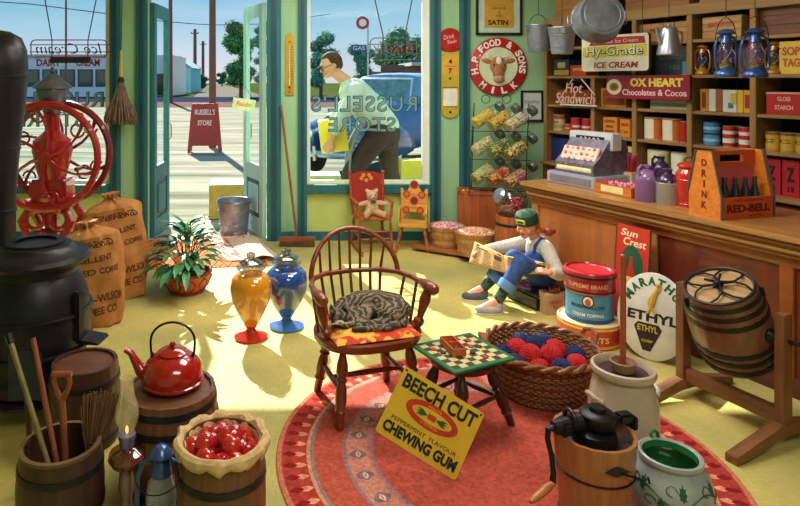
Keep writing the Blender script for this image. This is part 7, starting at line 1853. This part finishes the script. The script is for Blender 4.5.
mb = MB(); mb.tube([(-w * .42, 0, -h * .5), (w * .5, 0, -h * .5)], .008, WHITE, seg=8); mb.tube([(-w * .48, 0, -h * .42), (-.04, 0, h * .5)], .006, NE, seg=8); mb.tube([(.06, 0, h * .5), (w * .45, 0, -h * .1)], .006, NE, seg=8)
mb.box((0, .02, -h * .5), (w * .9, .035, .015), WM); mb.box((0, .02, h * .45), (.2, .035, .012), WM); mb.build('frame', t)

# ---- hanging hardware
def hang_wire(mb, x, y, z, c): mb.tube([(x, y, z), (x, y, 3.045 - c)], .0025, WM, seg=5)
p = at(562, 54, 5.3)
t = bucket('hanging_pail', 'galvanized pail hanging in front of the shelves, left of the wash tub', (p.x, p.y, p.z), .082, .112, .225, 70, handle_down=False); mb = MB(); hang_wire(mb, 0, 0, .195 + .13, p.z); mb.build('hanging_wire', t)
p = at(538.5, 52, 5.85)
t = bucket('hanging_pail', 'galvanized pail with a raised bail hanging at the shelf corner by the milk sign', (p.x, p.y, p.z), .088, .115, .25, 20, handle_down=False); mb = MB(); hang_wire(mb, 0, 0, .22 + .13, p.z); mb.build('hanging_wire', t)
p = at(600, 17, 4.75)
t = thing('wash_tub', 'round grey metal wash tub hanging bottom outwards above the ice cream sign', 'tub', p, Euler((math.radians(78), math.radians(0), math.radians(-8))))
MB().lathe([(0, .0), (.125, .0), (.15, -.006), (.158, .004), (.182, -.14), (.19, -.145), (.186, -.15), (.178, -.14), (.152, .0), (0, -.008)], mat((112, 120, 134), .45, .5, rgb2=(150, 156, 168), scale=(12, 12, 12)), M=T((0, 0, .06)) , seg=44).build('tub_body', t)
MB().ring(.128, .004, GALV, M=T((0, 0, .062)), seg=44).build('bottom_seam', t)
for s_ in (-1, 1): MB().tube([(s_ * .18, -.04, -.07), (s_ * .215, -.03, -.075), (s_ * .215, .03, -.075), (s_ * .18, .04, -.07)], .005, STEEL, seg=8).build('handle', t)
Mi = Euler((math.radians(78), 0, math.radians(-8))).to_matrix().to_4x4().inverted()
mb = MB(); a = Mi @ Vector((0, .02, .16)); b_ = Mi @ Vector((0, .02, 3.045 - p.z)); mb.tube([a, b_], .003, WM, seg=5); mb.build('hanging_wire', t)
p = at(669, 55, 4.3)
t = thing('coffee_pot', 'tall conical grey metal coffee pot hanging left of the lanterns', 'coffee pot', p, 10)
PM = mat((168, 172, 186), .28, .75, var=.2, scale=(30, 30, 4))
MB().lathe([(0, 0), (.072, 0), (.076, .006), (.052, .17), (.05, .175), (.046, .185), (.02, .20), (0, .202)], PM, seg=32).ball((0, 0, .208), .01, PM).build('pot_body', t)
MB().tube([(-.062, 0, .08), (-.085, 0, .13), (-.10, 0, .19)], [.018, .013, .008], PM, seg=10).build('spout', t)
MB().tube([(.055, 0, .165), (.10, 0, .16), (.108, 0, .11), (.09, 0, .06), (.068, 0, .045)], .006, PM, seg=8).build('handle', t)
mb = MB(); mb.tube([(-.05, 0, .17), (-.04, 0, .23), (0, 0, .262), (.04, 0, .23), (.05, 0, .17)], .0025, WM, seg=5); hang_wire(mb, 0, 0, .262, p.z); mb.build('bail_wire', t)
p = at(726, 77, 3.95)
lantern('lantern', 'blue barn lantern hanging left of its twin above the cartons', p, .35, (54, 92, 152), 8, hang=(3.045 - p.z), inner=(120, 80, 120), gl=(110, 84, 130))
p = at(755, 77.5, 3.78)
lantern('lantern', 'larger blue barn lantern hanging in front of the upright at the right', p, .345, (44, 78, 146), -12, hang=(3.045 - p.z), inner=(130, 90, 130), gl=(120, 92, 140))
v, _ = sp(702.5, LV[3], .05)
lantern('lantern', 'small amber framed lantern standing on the shelf left of the blue lanterns', (v.x, v.y, LV[3] + .0005), .265, (196, 140, 62), -66, inner=(60, 50, 90), gl=(80, 70, 130))
v, _ = sp(774, LV[3], .06)
lantern('lantern', 'brass framed lantern on the shelf half hidden behind the larger blue lantern', (v.x, v.y, LV[3] + .0005), .265, (172, 124, 62), -66, inner=(70, 50, 40), gl=(110, 84, 60))

# ================================================================ BACK WALL SIGNS
def wallp(px, py, d=.0): return at(px, py, WY - d)
def round_sign(px, py, r, name, label, m, d=.03):
    p = wallp(px, py, d); t = thing(name, label, 'sign', p); s_ = r / FOC * WY
    MB().lathe([(0, -.02), (s_ * .97, -.02), (s_, -.012), (s_, .006), (s_ * .96, .012), (0, .012)], m, M=RX(90), seg=56).build('plate', t); return t, s_
t, r = round_sign(498, 66.5, 29, 'round_sign', 'large round red milk sign with a cow head on the back wall', mat((182, 32, 34), .4, coat=.4), d=.021)
MB().lathe([(0, .012), (r * .66, .012), (r * .66, .014), (0, .014)], mat((214, 226, 190), .5), M=RX(90), seg=48).build('pale_centre', t)
mb = MB()
def arc_text(mb, s_, R, a0, a1, hgt, m, y, flip=False, bold=.04):
    n = len(s_)
    for i, ch in enumerate(s_):
        if ch == ' ': continue
        a = math.radians(a0 + (a1 - a0) * i / (n - 1)); wd = hgt * (.35 if ch in '.I' else .8); hh = hgt * (.2 if ch == '.' else 1)
        mb.text(ch, wd, hh, m, FACE(R * math.cos(a), y, R * math.sin(a)) @ RZ(math.degrees(a) + (90 if flip else -90)) @ T((0, -hgt * .4 if ch == '.' else 0, 0)), bold=bold)
arc_text(mb, 'H.P.FOOD & SONS', r * .83, 192, -10, r * .24, WHITE, -.0125); arc_text(mb, 'MILK', r * .83, 230, 310, r * .24, WHITE, -.0125, True); mb.build('lettering', t)
CB = mat((150, 92, 52), .6, rgb2=(190, 130, 80), scale=(30, 30, 30)); mb = MB()
mb.ball((0, -.012, r * .02), (r * .30, .022, r * .33), CB); mb.ball((0, -.02, -r * .22), (r * .20, .03, r * .30), CB); mb.ball((0, -.03, -r * .42), (r * .19, .03, r * .14), mat((196, 150, 120), .5))
for s_ in (-1, 1):
    mb.ball((s_ * r * .42, -.012, r * .10), (r * .20, .012, r * .09), CB, M=RY(-s_ * 12)); mb.tube([(s_ * r * .15, -.015, r * .3), (s_ * r * .32, -.015, r * .34), (s_ * r * .36, -.015, r * .48)], [.014, .011, .004], mat((226, 210, 170), .4), seg=8)
    mb.ball((s_ * r * .18, -.035, r * .05), (.008, .006, .010), BLACK, seg=8); mb.ball((s_ * r * .08, -.058, -r * .42), (.007, .005, .006), BLACK, seg=8)
mb.ball((0, -.03, r * .2), (r * .10, .012, r * .14), WHITE); mb.ball((-r * .34, -.004, -r * .34), (r * .2, .01, r * .2), mat((196, 170, 90), .6))
mb.build('cow_head', t)
t, r = round_sign(450, 40, 12, 'round_sign', 'small round glossy red sign above the brass match holder', REDM, d=.021)
mb = MB(); mb.text('Drink', r * .9, r * .36, mat((240, 200, 190), .4), FACE(-r * .12, -.0125, r * .28) @ RZ(12), shear=.25); mb.text('Soda', r * .8, r * .3, mat((240, 200, 190), .4), FACE(r * .12, -.0125, -r * .12) @ RZ(12), shear=.25); mb.build('lettering', t)

# calendar / match holder
t = thing('calendar_holder', 'brass yellow plate holding a 4 and 7 card and a white notepad', 'wall plaque', wallp(450, 86, .0105))
sc = WY / FOC
MB().prism([(x * sc, z * sc) for x, z in [(-9, 34), (9, 34), (9, -24)] + [(9 * math.cos(a), -24 - 8 * math.sin(a)) for a in [PI * k / 10 for k in range(1, 10)]] + [(-9, -24)]], .02, mat((208, 184, 66), .4, .2, coat=.3)).build('plate', t)
MB().box((0, -.012, 20 * sc), (14 * sc, .006, 20 * sc), mat((226, 170, 66), .5)).build('number_card', t)
mb = MB(); mb.text('4', 3.6 * sc, 5 * sc, BLACK, FACE(0, -.0152, 24.5 * sc), bold=.03); mb.text('7', 3.6 * sc, 5 * sc, BLACK, FACE(0, -.0152, 15 * sc), bold=.03); mb.box((0, -.0155, 19.8 * sc), (12 * sc, .001, .6 * sc), mat((150, 90, 40), .5)); mb.build('numerals', t)
MB().box((0, -.016, -11 * sc), (14 * sc, .014, 18 * sc), mat((236, 232, 220), .6), bev=.002).box((0, -.018, -1.4 * sc), (15 * sc, .018, 1.5 * sc), BRASS).build('notepad', t)
for z in (7.5, -26): MB().lathe([(0, 0), (.012, 0), (.008, .006), (0, .007)], IRON, M=FACE(0, -.011, z * sc), seg=12).build('hook_screw', t)
# thermometer
t = thing('thermometer', 'tall narrow brass thermometer on the wall left of the right window', 'thermometer', wallp(289.5, 64, .0085))
MB().prism([(-4.2 * sc, -31 * sc), (4.2 * sc, -31 * sc), (4.2 * sc, 26 * sc), (2.6 * sc, 30 * sc), (0, 31.5 * sc), (-2.6 * sc, 30 * sc), (-4.2 * sc, 26 * sc)], .016, mat((206, 164, 56), .35, .4)).build('back_plate', t)
MB().tube([(0, -.012, -22 * sc), (0, -.012, 18 * sc)], .006, mat((236, 226, 190), .2), seg=8).ball((0, -.014, -23 * sc), .013, REDM).build('glass_tube', t)
mb = MB()
for k in range(14): mb.box((2.4 * sc, -.009, (-18 + k * 2.7) * sc), (2.2 * sc if k % 2 else 3 * sc, .002, .45 * sc), mat((90, 60, 30), .5))
for x, z in ((0, 22), (0, -28)): mb.lathe([(0, 0), (.011, 0), (0, .004)], mat((120, 90, 40), .4), M=FACE(0, -.0085, z * sc), seg=10)
mb.build('scale_marks', t)
# frames
t = thing('framed_poster', 'black framed gold SATIN poster at the top of the back wall', 'picture', wallp(499, 8, .016))
W_, H_ = 46 * sc, 54 * sc
fr = MB()
for (x, z, w_, h_) in ((0, H_ / 2 - .012, W_, .024), (0, -H_ / 2 + .012, W_, .024), (-W_ / 2 + .012, 0, .024, H_), (W_ / 2 - .012, 0, .024, H_)): fr.box((x, 0, z), (w_, .03, h_), BLACK, bev=.003)
fr.build('frame', t); MB().box((0, .004, 0), (W_ - .04, .01, H_ - .04), mat((196, 216, 200), .5)).build('mat_board', t)
MB().box((0, -.003, 4 * sc), (29 * sc, .004, 47 * sc), mat((206, 160, 62), .5)).build('gold_print', t)
mb = MB(); mb.text('SATIN', 20 * sc, 5.2 * sc, mat((60, 36, 26), .5), FACE(-1 * sc, -.0055, -14.5 * sc), bold=.04); mb.text('Smooth', 13 * sc, 2.6 * sc, mat((90, 50, 30), .5), FACE(0, -.0055, 0)); mb.text('as', 3 * sc, 2 * sc, mat((90, 50, 30), .5), FACE(0, -.0055, -4 * sc)); mb.text('silk', 7 * sc, 2.6 * sc, mat((90, 50, 30), .5), FACE(0, -.0055, -7.6 * sc)); mb.build('lettering', t)
MB().box((0, .004 - .006, 0), (W_ - .045, .003, H_ - .045), glass((250, 252, 250), .05)).build('cover_glass', t) if False else None
t = thing('framed_notice', 'small black framed white notice beside the shelving', 'picture', wallp(532, 106, .016))
W_, H_ = 22 * sc, 31 * sc; fr = MB()
for (x, z, w_, h_) in ((0, H_ / 2 - .01, W_, .02), (0, -H_ / 2 + .01, W_, .02), (-W_ / 2 + .01, 0, .02, H_), (W_ / 2 - .01, 0, .02, H_)): fr.box((x, 0, z), (w_, .03, h_), BLACK, bev=.003)
fr.build('frame', t); MB().box((0, .002, 0), (W_ - .03, .01, H_ - .03), mat((206, 216, 214), .5)).build('paper', t)
mb = MB(); mb.text('Quality', 14 * sc, 4 * sc, mat((60, 60, 70), .5), FACE(0, -.0035, 4 * sc), shear=.2); mb.box((0, -.0035, -3 * sc), (12 * sc, .001, .6 * sc), mat((90, 90, 100), .5)); mb.box((0, -.0035, -6 * sc), (10 * sc, .001, .6 * sc), mat((90, 90, 100), .5)); mb.build('lettering', t)
